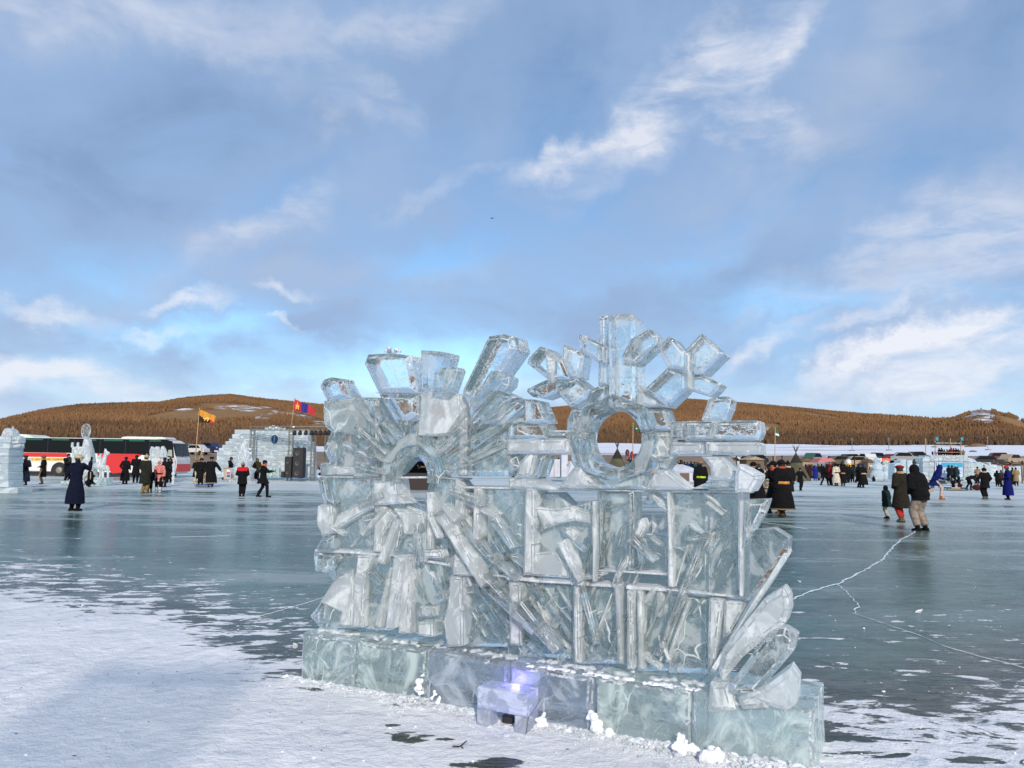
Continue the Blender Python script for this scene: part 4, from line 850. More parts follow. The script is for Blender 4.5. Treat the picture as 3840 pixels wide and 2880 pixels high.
# --- coach
def coach():
    b = G(377, 1789); b = Vector((b.x, b.y, 0)); Yf = b.y; sc_ = Yf/F
    X = lambda px: (px-1920)*sc_ - 0.0
    def Zp(px, py): return max(0, at(px, py, Yf).z)
    r = wroot('coach', b, 'white coach with red stripes and black windows parked behind the people', 'bus')
    x0, x1 = X(42), X(672); D = 2.5; top_ = Zp(300, 1642); bot = .36
    # body profile seen from the side, rounded front end on the right
    prof = [(x0+.12, bot), (x0+.02, bot+.3), (x0, 1.2), (x0+.05, top_-.35), (x0+.2, top_-.05), (x0+.6, top_), (x1-1.9, top_), (x1-.8, top_-.08), (x1-.35, top_-.35), (x1-.15, 1.7), (x1, 1.35), (x1+.02, .8), (x1-.1, bot), (x1-.5, bot-.08)]
    mb = MB(); mb.extr([(x, Yf, z) for x, z in prof], (0, D, 0)); mb.build('body', WHITE, r, bevel=.06, smooth=False)
    e = .02
    def panel(nm, pts, m, t_=.03, par=None): 
        q = MB(); q.extr([(x, Yf-t_, z) for x, z in pts], (0, t_*2, 0)); return q.build(nm, m, par or r)
    wz0, wz1 = Zp(200, 1697), Zp(200, 1643)
    win = panel('side_window', [(X(75), wz0), (X(520), wz0-.02), (X(560), wz0-.12), (x1-.16, wz0-.28), (x1-.36, wz1-.12), (X(628), wz1), (X(75), wz1)], BLACKG, .025)
    for a, c in ((105, 170), (203, 268), (333, 370), (398, 470), (492, 550), (568, 612)):
        panel('curtain', [(X(a), wz1-.16), (X(c), wz1-.16), (X(c), wz1-.03), (X(a), wz1-.03)], GREENG, .032, win)
    for a in (190, 290, 385, 480, 570):
        panel('window_bar', [(X(a)-.02, wz0), (X(a)+.02, wz0), (X(a)+.02, wz1), (X(a)-.02, wz1)], DARK, .030, win)
    panel('side_glass', [(x1-.62, wz0-.14), (x1-.30, wz0-.18), (x1-.36, wz0+.32), (x1-.62, wz0+.30)], mat('pale_glass', (.35, .38, .32), .3), .034)
    panel('red_stripe', [(X(48), Zp(60, 1712)), (X(262), Zp(250, 1714)), (X(262), wz0-.03), (X(48), wz0-.03)], RED, .022)
    panel('red_wedge', [(X(375), wz0-.03), (X(545), wz0-.03), (X(500), Zp(500, 1740)), (X(495), Zp(495, 1770)), (X(438), Zp(438, 1776)), (X(385), Zp(385, 1725))], RED, .022)
    door = panel('door', [(X(622), .5), (x1-.08, .5), (x1-.02, .95), (x1-.06, wz0-.38), (X(622), wz0-.34)], RED, .026)
    panel('door_window', [(X(634), .95), (X(658), .95), (X(658), 1.42), (X(634), 1.42)], BLACKG, .032, door)
    bn = panel('banner', [(X(132), Zp(132, 1728)), (X(258), Zp(258, 1728)), (X(258), Zp(258, 1717)), (X(132), Zp(132, 1717))], YEL, .032)
    text('ХУТ.А   ДАН НИЙТИЙН ТЭЭВРИЙН ҮЙЛ', .155, ((X(132)+X(258))/2, Yf-.04, (Zp(200, 1728)+Zp(200, 1717))/2), FRONT, mat('brown_letters', (.15, .05, .01), .6), r)
    panel('grille', [(X(175), Zp(175, 1768)), (X(192), Zp(192, 1768)), (X(192), Zp(192, 1736)), (X(175), Zp(175, 1736))], CREAM, .03)
    for px in (110, 176, 413):
        q = MB(); q.ball((X(px), Yf-.02, Zp(px, 1767)), (.1, .03, .055), 10, 6); q.build('side_reflector', mat('reflector_glint', (.9, .9, .85), .2), r, smooth=True)  # side reflectors; their highlights are put into the near-white colour
    q = MB(); q.extr([(x1-.14, Yf+.12, 1.62), (x1-.14, Yf+D-.12, 1.62), (x1-.36, Yf+D-.14, top_-.3), (x1-.36, Yf+.14, top_-.3)], (.10, 0, 0)); q.build('windscreen', BLACKG, r)
    q = MB(); q.extr([(x1+.035, Yf+.08, .45), (x1+.035, Yf+D-.08, .45), (x1-.06, Yf+D-.08, 1.25), (x1-.06, Yf+.08, 1.25)], (.045, 0, 0)); q.build('front_panel', RED, r)
    for px in (238, 590):
        for yy in (Yf+.0, Yf+D-.25):
            c = Vector((X(px), yy, .47)); q = MB(); q.tube([c+Vector((0, -.03, 0)), c+Vector((0, .28, 0))], [.47, .47], 24); wl = q.build('wheel', RUB, r)
            q = MB(); q.lathe((0, 0, 0), [(.24, 0), (.2, .03), (.08, .05)], 16); q.v = [(c.x+v[0], c.y-.035-v[2], c.z+v[1]) for v in q.v]; q.build('rim', METAL, wl)
        q = MB(); n = 14; arc = [(X(px)+.60*math.cos(math.pi*i/n), .45+.60*math.sin(math.pi*i/n)) for i in range(n+1)]
        q.extr([(x, Yf-.012, z) for x, z in [(X(px)+.6, .34)]+arc+[(X(px)-.6, .34)]], (0, .1, 0)); q.build('wheel_arch', BLK, r)
    q = MB(); q.extr([(x, Yf+.1, z) for x, z in [(X(52), top_-.3), (X(50), top_+.22), (X(60), top_+.24), (X(105), top_+.2), (X(132), top_+.02), (X(110), top_-.02)]], (0, D-.2, 0)); q.build('roof_unit', WHITE, r, bevel=.04)
    q = MB(); q.extr([(x, Yf+.3, z) for x, z in [(X(450), top_-.02), (X(456), top_+.12), (X(475), top_+.16), (X(612), top_+.15), (X(622), top_-.02)]], (0, D-.6, 0)); q.build('roof_unit', WHITE, r, bevel=.04)
    q = MB(); q.tube([(x1-.4, Yf+.1, top_-.5), (x1+.25, Yf-.1, top_-.45), (x1+.42, Yf-.1, top_-.6), (x1+.45, Yf-.1, top_-.85)], .05, 6); q.box((x1+.47, Yf-.1, top_-1.05), (.16, .1, .5)); q.build('mirror', DARK, r, bevel=.01)
    q = MB(); q.box(((x0+x1)/2, Yf+.8, .22), ((x1-x0)*.9, 1.6, .26)); q.build('underframe', BLK, r)
coach()
def flag_pole(bx, by, tx, ty, D, th, label, cat='flag'):
    a, b = at(bx, by, D), at(tx, ty, D); a.z = 0 if by > 1730 else a.z
    r = wroot('flagpole', a, label, cat); q = MB(); q.tube([a, b], [th, th*.6], 8); q.ball(b, th*1.3, 8, 5); q.build('pole', WOOD, r, smooth=True); return r
def cloth_flag(r, px, D, mats, names, nseg=14, wave=.10):
    """px: quad strips (list of [TL, TR, BR, BL] in the photo's pixels) each its own colour band; cloth has thickness and waves"""
    for quad, m, nm in zip(px, mats, names):
        P = [at(x, y, D) for x, y in quad]; fr = []; q = MB(); rows = 5
        for j in range(rows+1):
            for i in range(nseg+1):
                s_, t_ = i/nseg, j/rows; p = P[0].lerp(P[1], s_).lerp(P[3].lerp(P[2], s_), t_)
                gx = (p.x-at(px[0][0][0], 0, D).x); p.y += wave*math.sin(gx*7+t_*1.2)+wave*.4*math.sin(gx*13+1); p.z += wave*.15*math.sin(gx*9); fr.append(p)
        n = len(fr); q.add(fr+[p+Vector((0, .012, 0)) for p in fr], [(j*(nseg+1)+i, j*(nseg+1)+i+1, (j+1)*(nseg+1)+i+1, (j+1)*(nseg+1)+i) for j in range(rows) for i in range(nseg)]+[((j+1)*(nseg+1)+i+n, (j+1)*(nseg+1)+i+1+n, j*(nseg+1)+i+1+n, j*(nseg+1)+i+n) for j in range(rows) for i in range(nseg)])
        q.build(nm, m, r, smooth=True, recalc=False)
FR = mat('flag_red', (.50, .02, .03), .8); FB = mat('flag_blue', (.03, .03, .22), .8); FY = mat('flag_yellow', (.62, .27, .03), .8); FO = mat('flag_gold', (.85, .50, .08), .7); FBK = mat('flag_black', (.02, .012, .012), .8); FG = mat('flag_green', (.01, .13, .06), .8); FW = mat('flag_white', (.7, .72, .68), .8); FT = mat('flag_teal', (.02, .30, .42), .8)
r = flag_pole(727, 1780, 748, 1534, 60, .05, 'wooden pole with an orange and black flag beside the coach')
cloth_flag(r, [[(748, 1534), (811, 1562), (805, 1586), (742, 1557)], [(745, 1557), (786, 1576), (782, 1585), (742, 1582)], [(786, 1576), (808, 1568), (802, 1587), (782, 1585)]][:1]+[[(745, 1556), (788, 1574), (784, 1586), (741, 1582)], [(788, 1574), (808, 1580), (801, 1587), (784, 1586)]], 60, [FY, FBK, FR], ['upper_cloth', 'lower_cloth', 'red_corner'])
q = MB()
for (x, y, rx, rz_) in [(770, 1571, .13, .07), (776, 1567, .08, .09), (781, 1571, .08, .12), (765, 1569, .09, .04), (778, 1577, .05, .10), (768, 1576, .04, .07)]:
    p = at(x, y, 59.82); q.ball(p, (rx, .03, rz_), 8, 5)
q.build('emblem', FO, r)
r = flag_pole(1092, 1605, 1105, 1496, 55.5, .045, 'pole with a red, blue and red flag with a gold emblem above the stage')
cloth_flag(r, [[(1104, 1496), (1131, 1508), (1128, 1544), (1101, 1537)], [(1131, 1508), (1158, 1517), (1156, 1551), (1128, 1544)], [(1158, 1517), (1178, 1529), (1181, 1556), (1156, 1551)]], 55.5, [FR, FB, FR], ['cloth', 'cloth', 'cloth'])
q = MB(); P = lambda x, y: at(x, y, 55.26)
for (x, y, a, b) in [(1111, 1526, .035, .18), (1120, 1528, .035, .18)]: q.box(P(x, y), (a*1.6, .03, b*1.9))
q.ball(P(1116, 1525), (.07, .03, .07), 8, 5); q.ball(P(1116, 1516), (.05, .03, .05), 8, 5); q.ball(P(1116, 1510), (.025, .03, .08), 6, 5); q.box(P(1115.5, 1520), (.12, .03, .025)); q.box(P(1115.5, 1531), (.12, .03, .025))
q.build('emblem', FO, r)
# --- stage of ice blocks
def stage():
    D = 56.0; r = wroot('ice_stage', at(985, 1790, D)*1, 'wide stage wall built of pale ice blocks with stepped left flank', 'ice stage'); r.location.z = 0; ORG[r.name] = r.location.copy()
    def slab(nm, pts, y0, th, m, bevel=.02): q = MB(); q.extr([Vector((at(x, y, D).x, D+y0, max(0, at(x, y, D).z))) for x, y in pts], (0, th, 0)); return q.build(nm, m, r, bevel=bevel)
    # steps drawn course by course
    L = [(1000, 806, 1796), (880, 806, 1), (0, 0, 0)]
    xs = [(1790, 800), (1768, 803), (1748, 808), (1727, 812), (1708, 812), (1693, 820), (1680, 833), (1668, 845), (1655, 858), (1645, 871), (1628, 880), (1611, 878)]
    for i in range(len(xs)-1):
        (ya, xa), (yb, xb) = xs[i], xs[i+1]
        x_ = xa; xe = 1174 if ya > 1690 else (1166 if ya > 1660 else 1155); n = max(2, int((xe-xa)/26)); cuts = [xa]+[xa+(xe-xa)*k/n+random.uniform(-5, 5) for k in range(1, n)]+[xe]
        for a, b in zip(cuts[:-1], cuts[1:]):
            slab('ice_block', [(a+.1, ya), (b-.1, ya), (b-.1, yb+.15), (a+.1, yb+.15)], random.uniform(-.04, .04), 1.0, ICE_FAR, .02)
    for (x, y, w_, h) in [(1000, 1608, 8, 6), (1012, 1606, 9, 8), (1025, 1604, 10, 10), (1038, 1605, 9, 8), (1050, 1608, 9, 6), (1065, 1609, 7, 5)]:
        q = MB(); p = at(x, y, D+.3); q.ball(p, (w_*D/F, .2, h*D/F), 12, 8); q.build('roof_carving', ICE_FAR, r, smooth=True)
    for (a, b, c) in [(1000, 1118, 1758), (1000, 1118, 1775)]:
        pass
    for k in range(6): slab('front_block', [(995+k*13, 1790), (1007+k*13, 1790), (1007+k*13, 1752), (995+k*13, 1752)], -1.6, .5, ICE_BASE, .03)
    slab('side_block', [(1139, 1790), (1190, 1790), (1190, 1748), (1139, 1748)], -1.0, .8, ICE_FAR, .03)
    p = at(1029, 1647, D-.1); q = MB(); n = 24; q.extr([p+Vector((.235*math.cos(6.2832*i/n), 0, .32*math.sin(6.2832*i/n))) for i in range(n)], (0, .06, 0)); s_ = q.build('round_sign', mat('sign_blue', (.015, .03, .10), .4), r)
    q = MB(); CY = mat('sign_cyan', (.05, .35, .45), .4)
    for dz, w_ in ((.18, .08), (.06, .10), (-.06, .09), (-.18, .07)): q.box(p+Vector((0, -.02, dz)), (w_, .03, .07))
    q.tube([p+Vector((-.02, -.02, -.24)), p+Vector((.05, -.02, 0)), p+Vector((-.02, -.02, .24))], .018, 6); q.build('sign_letters', CY, s_)
stage()
def truss_leg(q, a, b, w_=.28, rr=.022):
    a, b = Vector(a), Vector(b); d = (b-a).normalized(); s_ = Vector((1, 0, 0)) if abs(d.z) > .5 else Vector((0, 0, 1)); t_ = d.cross(s_).normalized(); s_ = t_.cross(d)
    C4 = [(s_*i+t_*j)*w_/2 for i, j in ((-1, -1), (1, -1), (1, 1), (-1, 1))]
    for c in C4: q.tube([a+c, b+c], rr, 5)
    n = max(2, int((b-a).length/(w_*1.5)))
    for k in range(n):
        p, e = a.lerp(b, k/n), a.lerp(b, (k+1)/n)
        for m_ in range(4): q.tube([p+C4[m_], p+C4[(m_+1) % 4]], rr*.7, 4); q.tube([p+C4[m_], e+C4[(m_+1) % 4]], rr*.6, 4)
D = 54.0; r = wroot('lighting_truss', Vector((at(1060, 1790, D).x, D, 0)), 'metal truss frame with a row of black stage lamps over the ice stage', 'truss')
zt = at(1090, 1606, D).z
for px, y_ in ((926, 1.0), (1089, 0), (1174, 0), (1186, 3.0)):
    q = MB(); x = at(px, 1700, D).x; truss_leg(q, (x, D+y_, 0 if px > 1000 else .0), (x, D+y_, zt)); q.build('tower', METAL, r)
q = MB(); truss_leg(q, (at(921, 1606, D).x, D+1.0, zt), (at(1090, 1606, D).x, D, zt)); q.build('cross_beam', METAL, r)
q = MB(); truss_leg(q, (at(1090, 1606, D).x, D, zt), (at(1242, 1612, D).x, D, zt)); q.build('cross_beam', METAL, r)
for px in (1106, 1126, 1148, 1169, 1184, 1202, 1220, 1234):
    p = at(px, 1622, D-.1); q = MB(); q.tube([p+Vector((0, 0, .12)), p+Vector((.0, -.1, -.14))], [.11, .15], 10); q.tube([p+Vector((0, 0, .25)), p], .02, 5); q.build('stage_lamp', BLK, r)
for px in (1101, 1230):
    p = at(px, 1601, D-.2); q = MB(); q.ball(p, (.10, .06, .05), 8, 5); q.build('floodlight', mat('flood', (.95, .95, .95), .3), r, smooth=True)
def speaker(x0, x1, y0, y1, D, label):
    a, b = at(x0, y1, D), at(x1, y0, D); c = Vector(((a.x+b.x)/2, D+.4, 0)); r = wroot('loudspeaker', c, label, 'loudspeaker'); z0 = max(0, a.z); q = MB()
    q.box((c.x, D+.4, (z0+b.z)/2), (b.x-a.x, .8, b.z-z0)); q.build('cabinet', BLK, r, bevel=.02); n = max(1, round((b.z-z0)/.62))
    for k in range(n):
        z = z0+(b.z-z0)*(k+.5)/n; w_ = (b.x-a.x)*.42
        q = MB(); q.lathe((0, 0, 0), [(w_*.75, 0), (w_*.7, .02), (w_*.3, -.01)], 16); q.v = [(c.x+v[0], D-.005-v[2], z+v[1]*min(1, .3/w_)) for v in q.v]; q.build('speaker_cone', mat('cone', (.03, .03, .032), .5), r)
speaker(1095, 1138, 1679, 1791, 53.0, 'tall black loudspeaker stack at the right of the ice stage'); speaker(1065, 1094, 1712, 1791, 52.8, 'shorter black loudspeaker stack left of the tall one'); speaker(1053, 1066, 1769, 1791, 52.6, 'low black monitor box left of the stacks')
speaker(1114, 1128, 1785, 1794, 51.5, 'small black monitor lying before the loudspeakers')
# --- ice sculptures on the left
def ice_thing(label, base, D, name='small_ice_sculpture'):
    p = at(base[0], base[1], D); p.z = 0; return wroot(name, p, label, 'ice sculpture')
def isl(r, nm, pts, D, y0, th, m=None, bevel=.015): q = MB(); q.extr([Vector((at(x, y, D).x, D+y0, max(0.0, at(x, y, D).z))) for x, y in pts], (0, th, 0)); return q.build(nm, m or ICE_MILK, r, bevel=bevel)
def DofY(x, y): return G(x, y).y
D = DofY(30, 1852); r = ice_thing('big blocky ice pillar with a pointed top at the left edge', (20, 1850), D, 'ice_pillar')
ys = [1852, 1828, 1800, 1770, 1738, 1710, 1682, 1660, 1636]
wd = [(-40, 62), (-40, 30), (-40, 28), (-38, 27), (-36, 28), (-34, 30), (-30, 33), (-24, 36), (-14, 38)]
for i in range(8): isl(r, 'ice_block', [(wd[i][0], ys[i]), (wd[i][1] if i else 62, ys[i]), (wd[i][1] if i else 62, ys[i+1]+.6), (wd[i][0], ys[i+1]+.6)], D, random.uniform(0, .08), 1.0, ICE_FAR, .02)
isl(r, 'crown', [(-4, 1636), (42, 1636), (40, 1622), (34, 1612), (22, 1605), (10, 1606), (2, 1618)], D, .1, .5, ICE_MILK, .03); isl(r, 'spike', [(31, 1612), (37, 1612), (35, 1598), (33, 1598)], D, .2, .1)
for (a, b, c, d) in [(38, 1640, 66, 1650), (38, 1655, 64, 1662), (42, 1670, 68, 1678)]: isl(r, 'fin', [(a, b+8), (a, b), (c, b-6), (c+2, d-4), (c-6, d)], D, .1, .3)
D = DofY(320, 1822); r = ice_thing('ice castle with a tall spire carrying a round disc', (310, 1822), D, 'ice_castle')
isl(r, 'base', [(318, 1823), (397, 1823), (397, 1794), (318, 1794)], D, .0, .8, ICE_BASE, .02); isl(r, 'base', [(222, 1818), (262, 1818), (262, 1803), (222, 1803)], D, .1, .7, ICE_BASE, .02)
isl(r, 'tower', [(262, 1815), (310, 1815), (305, 1730), (304, 1675), (265, 1675), (264, 1730)], D, .1, .5); isl(r, 'spire', [(297, 1810), (345, 1760), (331, 1660), (322, 1637), (316, 1637), (303, 1690)], D, .0, .35)
isl(r, 'spire', [(320, 1790), (352, 1790), (340, 1700), (324, 1640)], D, .25, .2, ICE_CRYST); isl(r, 'slope', [(245, 1818), (300, 1818), (300, 1740), (262, 1740)], D, .2, .4)
q = MB(); p = at(320, 1617, D+.15); n = 20; q.extr([p+Vector((.165*D/17*math.cos(6.2832*i/n)*.62, 0, .30*D/30*math.sin(6.2832*i/n))) for i in range(n)], (0, .12, 0)); q.build('disc', ICE_CRYST, r, bevel=.02)
for px in (271, 292):
    q = MB(); p = at(px, 1672, D+.3); q.ball(p, (.075, .075, .12), 8, 6); q.ball(p+Vector((0, 0, .13)), .07, 8, 6); q.build('turret', ICE_MILK, r, smooth=True)
def ice_beast(x, y0, y1, D, label, mir=1):
    r = ice_thing(label, (x, y1), D, 'ice_animal'); k = D/F; h = (y1-y0)*k; b = Vector((at(x, y1, D).x, D+.3, max(0, at(x, y1, D).z))); q = MB()
    q.ball(b+Vector((0, 0, h*.42)), (h*.20, h*.13, h*.13), 10, 7)
    for dx in (-.15, .15): q.tube([b+Vector((dx*h, 0, h*.42)), b+Vector((dx*h*1.1, 0, 0))], [h*.06, h*.04], 7)
    q.tube([b+Vector((mir*.14*h, 0, h*.45)), b+Vector((mir*.2*h, 0, h*.78))], [h*.09, h*.06], 8); q.ball(b+Vector((mir*.25*h, 0, h*.84)), (h*.11, h*.06, h*.07), 8, 6)
    for dx in (.18, .24): q.tube([b+Vector((mir*dx*h, 0, h*.88)), b+Vector((mir*dx*h*.9, 0, h))], [h*.03, h*.012], 5)
    o = q.build('ice_animal', ICE_MILK, None, voxel=h*.02); bpy.data.objects.remove(r); bake(o, (b.x, b.y, 0)); tag(o, label, 'ice sculpture')
ice_beast(355, 1682, 1794, D, 'carved ice animal standing tall on the castle base', 1); ice_beast(378, 1702, 1794, D, 'smaller carved ice animal at the right end of the castle base', -1)
D = DofY(592, 1810); r = ice_thing('feathery carved ice wings standing before the coach', (592, 1810), D, 'ice_wings')
isl(r, 'wing', [(566, 1800), (598, 1800), (602, 1740), (598, 1700), (592, 1676), (584, 1674), (578, 1682), (566, 1674), (560, 1690), (562, 1720), (566, 1740), (558, 1760)], D, 0, .3); isl(r, 'wing', [(596, 1740), (618, 1740), (620, 1700), (614, 1684), (606, 1672), (600, 1676), (600, 1700), (596, 1710)], D, .1, .25)
for k in range(7): isl(r, 'feather', [(562+k*7, 1715), (567+k*7, 1690-random.uniform(-6, 10)), (571+k*7, 1715)], D, -.06, .08)
D = DofY(648, 1816); r = ice_thing('thin carved ice figure right of the ice wings', (648, 1816), D, 'ice_figure'); q = MB(); k = D/F; b = Vector((at(648, 1816, D).x, D, 0))
for (z, rr) in ((0, .10), (.3, .11), (.6, .13), (.9, .10), (1.15, .13), (1.35, .06), (1.5, .10)): q.ball(b+Vector((0, 0, (z+.1)*k*56)), (rr*k*56, rr*k*50, .16*k*56), 9, 6)
lab = r['label']; bpy.data.objects.remove(r); o = q.build('ice_figure', ICE_MILK, None, voxel=.03); bake(o, b); tag(o, lab, 'ice sculpture')
D = 50.0; r = ice_thing('layered ice tree with a cone top before the stage wall', (905, 1795), D, 'ice_tree')
q = MB(); b = Vector((at(910, 1795, D).x, D, 0)); zz = lambda y: at(910, y, D).z
q.lathe(b, [(.95, 0), (.95, .10), (.55, .3), (.85, zz(1760)), (.5, zz(1750)), (.75, zz(1728)), (.38, zz(1722)), (.5, zz(1700)), (.3, zz(1690)), (.18, zz(1665)), (.04, zz(1650))], 14); q.build('tiers', ICE_MILK, r)
for (x, y) in [(884, 1680), (938, 1684), (940, 1700), (890, 1705), (942, 1724)]:
    q = MB(); q.ball(at(x, y, D-.2), .09, 8, 5); q.build('ornament', FROST, r, smooth=True)
# --- collection box with a poster, drum-shaped wheel
D = DofY(851, 1800); r = wroot('ballot_cart', Vector((at(851, 1800, D).x, D, 0)), 'beige wheeled box with a small poster in front of the ice stage', 'cart'); a, b = at(838, 1800, D), at(867, 1757, D)
q = MB(); q.extr([(a.x, D, 0.03), (b.x, D, .03), (b.x+.03, D, b.z), (a.x-.03, D, b.z)], (0, .5, 0)); bd = q.build('box', CREAM, r, bevel=.01)
q = MB(); q.box(((a.x+b.x)/2, D+.25, b.z+.02), (b.x-a.x+.12, .6, .05)); q.build('lid', mat('box_lid', (.35, .27, .2), .7), r)
q = MB(); pz = (b.z)*.55; q.box((b.x-.16, D-.012, pz), (.28, .02, .62)); ps = q.build('poster', mat('poster_white', (.65, .62, .62), .6), bd)
q = MB(); q.box((b.x-.16, D-.026, pz-.16), (.24, .012, .2)); q.build('poster_print', mat('poster_blue', (.05, .10, .35), .6), ps); q = MB(); q.box((b.x-.16, D-.026, pz+.05), (.24, .012, .14)); q.build('poster_print', mat('poster_red', (.45, .08, .06), .6), ps)
q = MB(); q.tube([(a.x-.07, D+.1, .1), (a.x-.07, D+.2, .1)], .11, 14); q.build('wheel', RUB, r)
D = DofY(770, 1827); r = wroot('sledge', Vector((at(765, 1827, D).x, D, 0)), 'small blue sledge with a pull bar beside two dark robes', 'sledge'); q = MB(); cx = r.location.x
q.box((cx, D, .12), (.75, .4, .06)); q.build('deck', mat('sled_blue', (.02, .04, .2), .5), r, bevel=.01)
for s_ in (-1, 1): q = MB(); q.tube([(cx-.45, D+s_*.16, .1), (cx-.36, D+s_*.16, .02), (cx+.4, D+s_*.16, .02)], .018, 6); q.build('runner', DARK, r)
q = MB(); q.tube([(cx-.05, D, .13), (cx-.02, D, .75), (cx+.02, D, .75), (cx+.05, D, .13)], .015, 6); q.build('pull_bar', WOOD, r)
# --- bare tripods and teepees
def teepee(px, ptop, pbase, wpx, D, m, label, cone=True, npole=9, up=.30):
    b = Vector((at(px, pbase, D).x, D, 0)); apex = at(px, ptop, D); apex = Vector((b.x, D, apex.z)); R_ = wpx/2*D/F; r = wroot('teepee' if cone else 'pole_tripod', b, label, 'teepee' if cone else 'pole tripod')
    if cone:
        q = MB(); n = 18; prof = [(R_, 0), (R_*.98, .05)]+[(R_*(1-t_)*(1+.05*math.sin(t_*3.1)), apex.z*t_) for t_ in (.25, .5, .75, .93)]
        q.lathe(b, prof, n); q.v = [(b.x+(v[0]-b.x)*(1+.03*math.sin(5*math.atan2(v[1]-b.y, v[0]-b.x))), v[1], v[2]) for v in q.v]; q.build('canvas', m, r)
        q = MB(); q.lathe(b, [(R_*.40, apex.z*.64), (R_*.30, apex.z*.74), (R_*.12, apex.z*.90)], n); q.build('smoke_flap', mat('sooty_canvas', (.02, .018, .014), .95), r)
    L = apex.z*(1+up)
    for i in range(npole):
        th = 6.283*i/npole+random.uniform(-.2, .2); f = Vector((b.x+R_*.9*math.cos(th), b.y+R_*.9*math.sin(th), 0)); t_ = f+(apex-f)*(1+up*random.uniform(.5, 1.1)) if not cone else apex+(apex-f)*up*random.uniform(.6, 1.1)
        q = MB(); q.tube([apex-(apex-f)*.1 if cone else f, t_], [.045, .02], 5); q.build('pole', mat('teepee_pole', (.10, .055, .03), .9) if cone else WOOD, r)
teepee(2315, 1680, 1762, 100, DofY(2315, 1790), CANVAS, 'olive canvas teepee seen through the snowflake ring'); teepee(2987, 1697, 1802, 105, DofY(2990, 1803), CANVAS, 'large olive canvas teepee behind the crowd on the right', up=.25)
teepee(752, 1692, 1770, 42, 75, None, 'bare tripod of thin reddish poles behind the coach front', False, 5, .2)
# far flags on the right
r = flag_pole(2372, 1775, 2374, 1588, 62, .05, 'dark pole with a green flag behind the ring'); cloth_flag(r, [[(2377, 1588), (2392, 1606), (2397, 1618), (2380, 1614)]], 62, [FG], ['cloth'])
q = MB(); q.ball(at(2387, 1607, 61.8), (.07, .03, .06), 8, 5); q.build('emblem', FW, r)
r = flag_pole(2904, 1775, 2907, 1606, 62, .045, 'thin pole with a small green and white flag left of the big teepee'); cloth_flag(r, [[(2908, 1606), (2918, 1613), (2920, 1626), (2907, 1622)], [(2907, 1622), (2920, 1626), (2922, 1637), (2906, 1630)]], 62, [FG, FW], ['upper_cloth', 'lower_cloth'])
for (x, y) in ((2353, 1698), (2369, 1705)):
    D = 60; p = at(x, y, D); r = wroot('feather_flag', Vector((p.x, D, 0)), ['dark oval banner left of another behind the ring', 'narrower dark oval banner close to the red pole'][x > 2360], 'banner'); q = MB(); n = 16; q.extr([p+Vector(((.17 if x < 2360 else .12)*math.cos(6.283*i/n), 0, .27*math.sin(6.283*i/n))) for i in range(n)], (0, .03, 0)); q.build('cloth', FBK, r)
    q = MB(); q.box(p+Vector((.03, -.02, 0)), (.08, .02, .3)); q.build('cloth_print', FR, r); q = MB(); q.tube([(p.x-.12, D+.02, 0), (p.x-.15, D+.02, p.z)], .015, 5); q.build('pole', DARK, r)
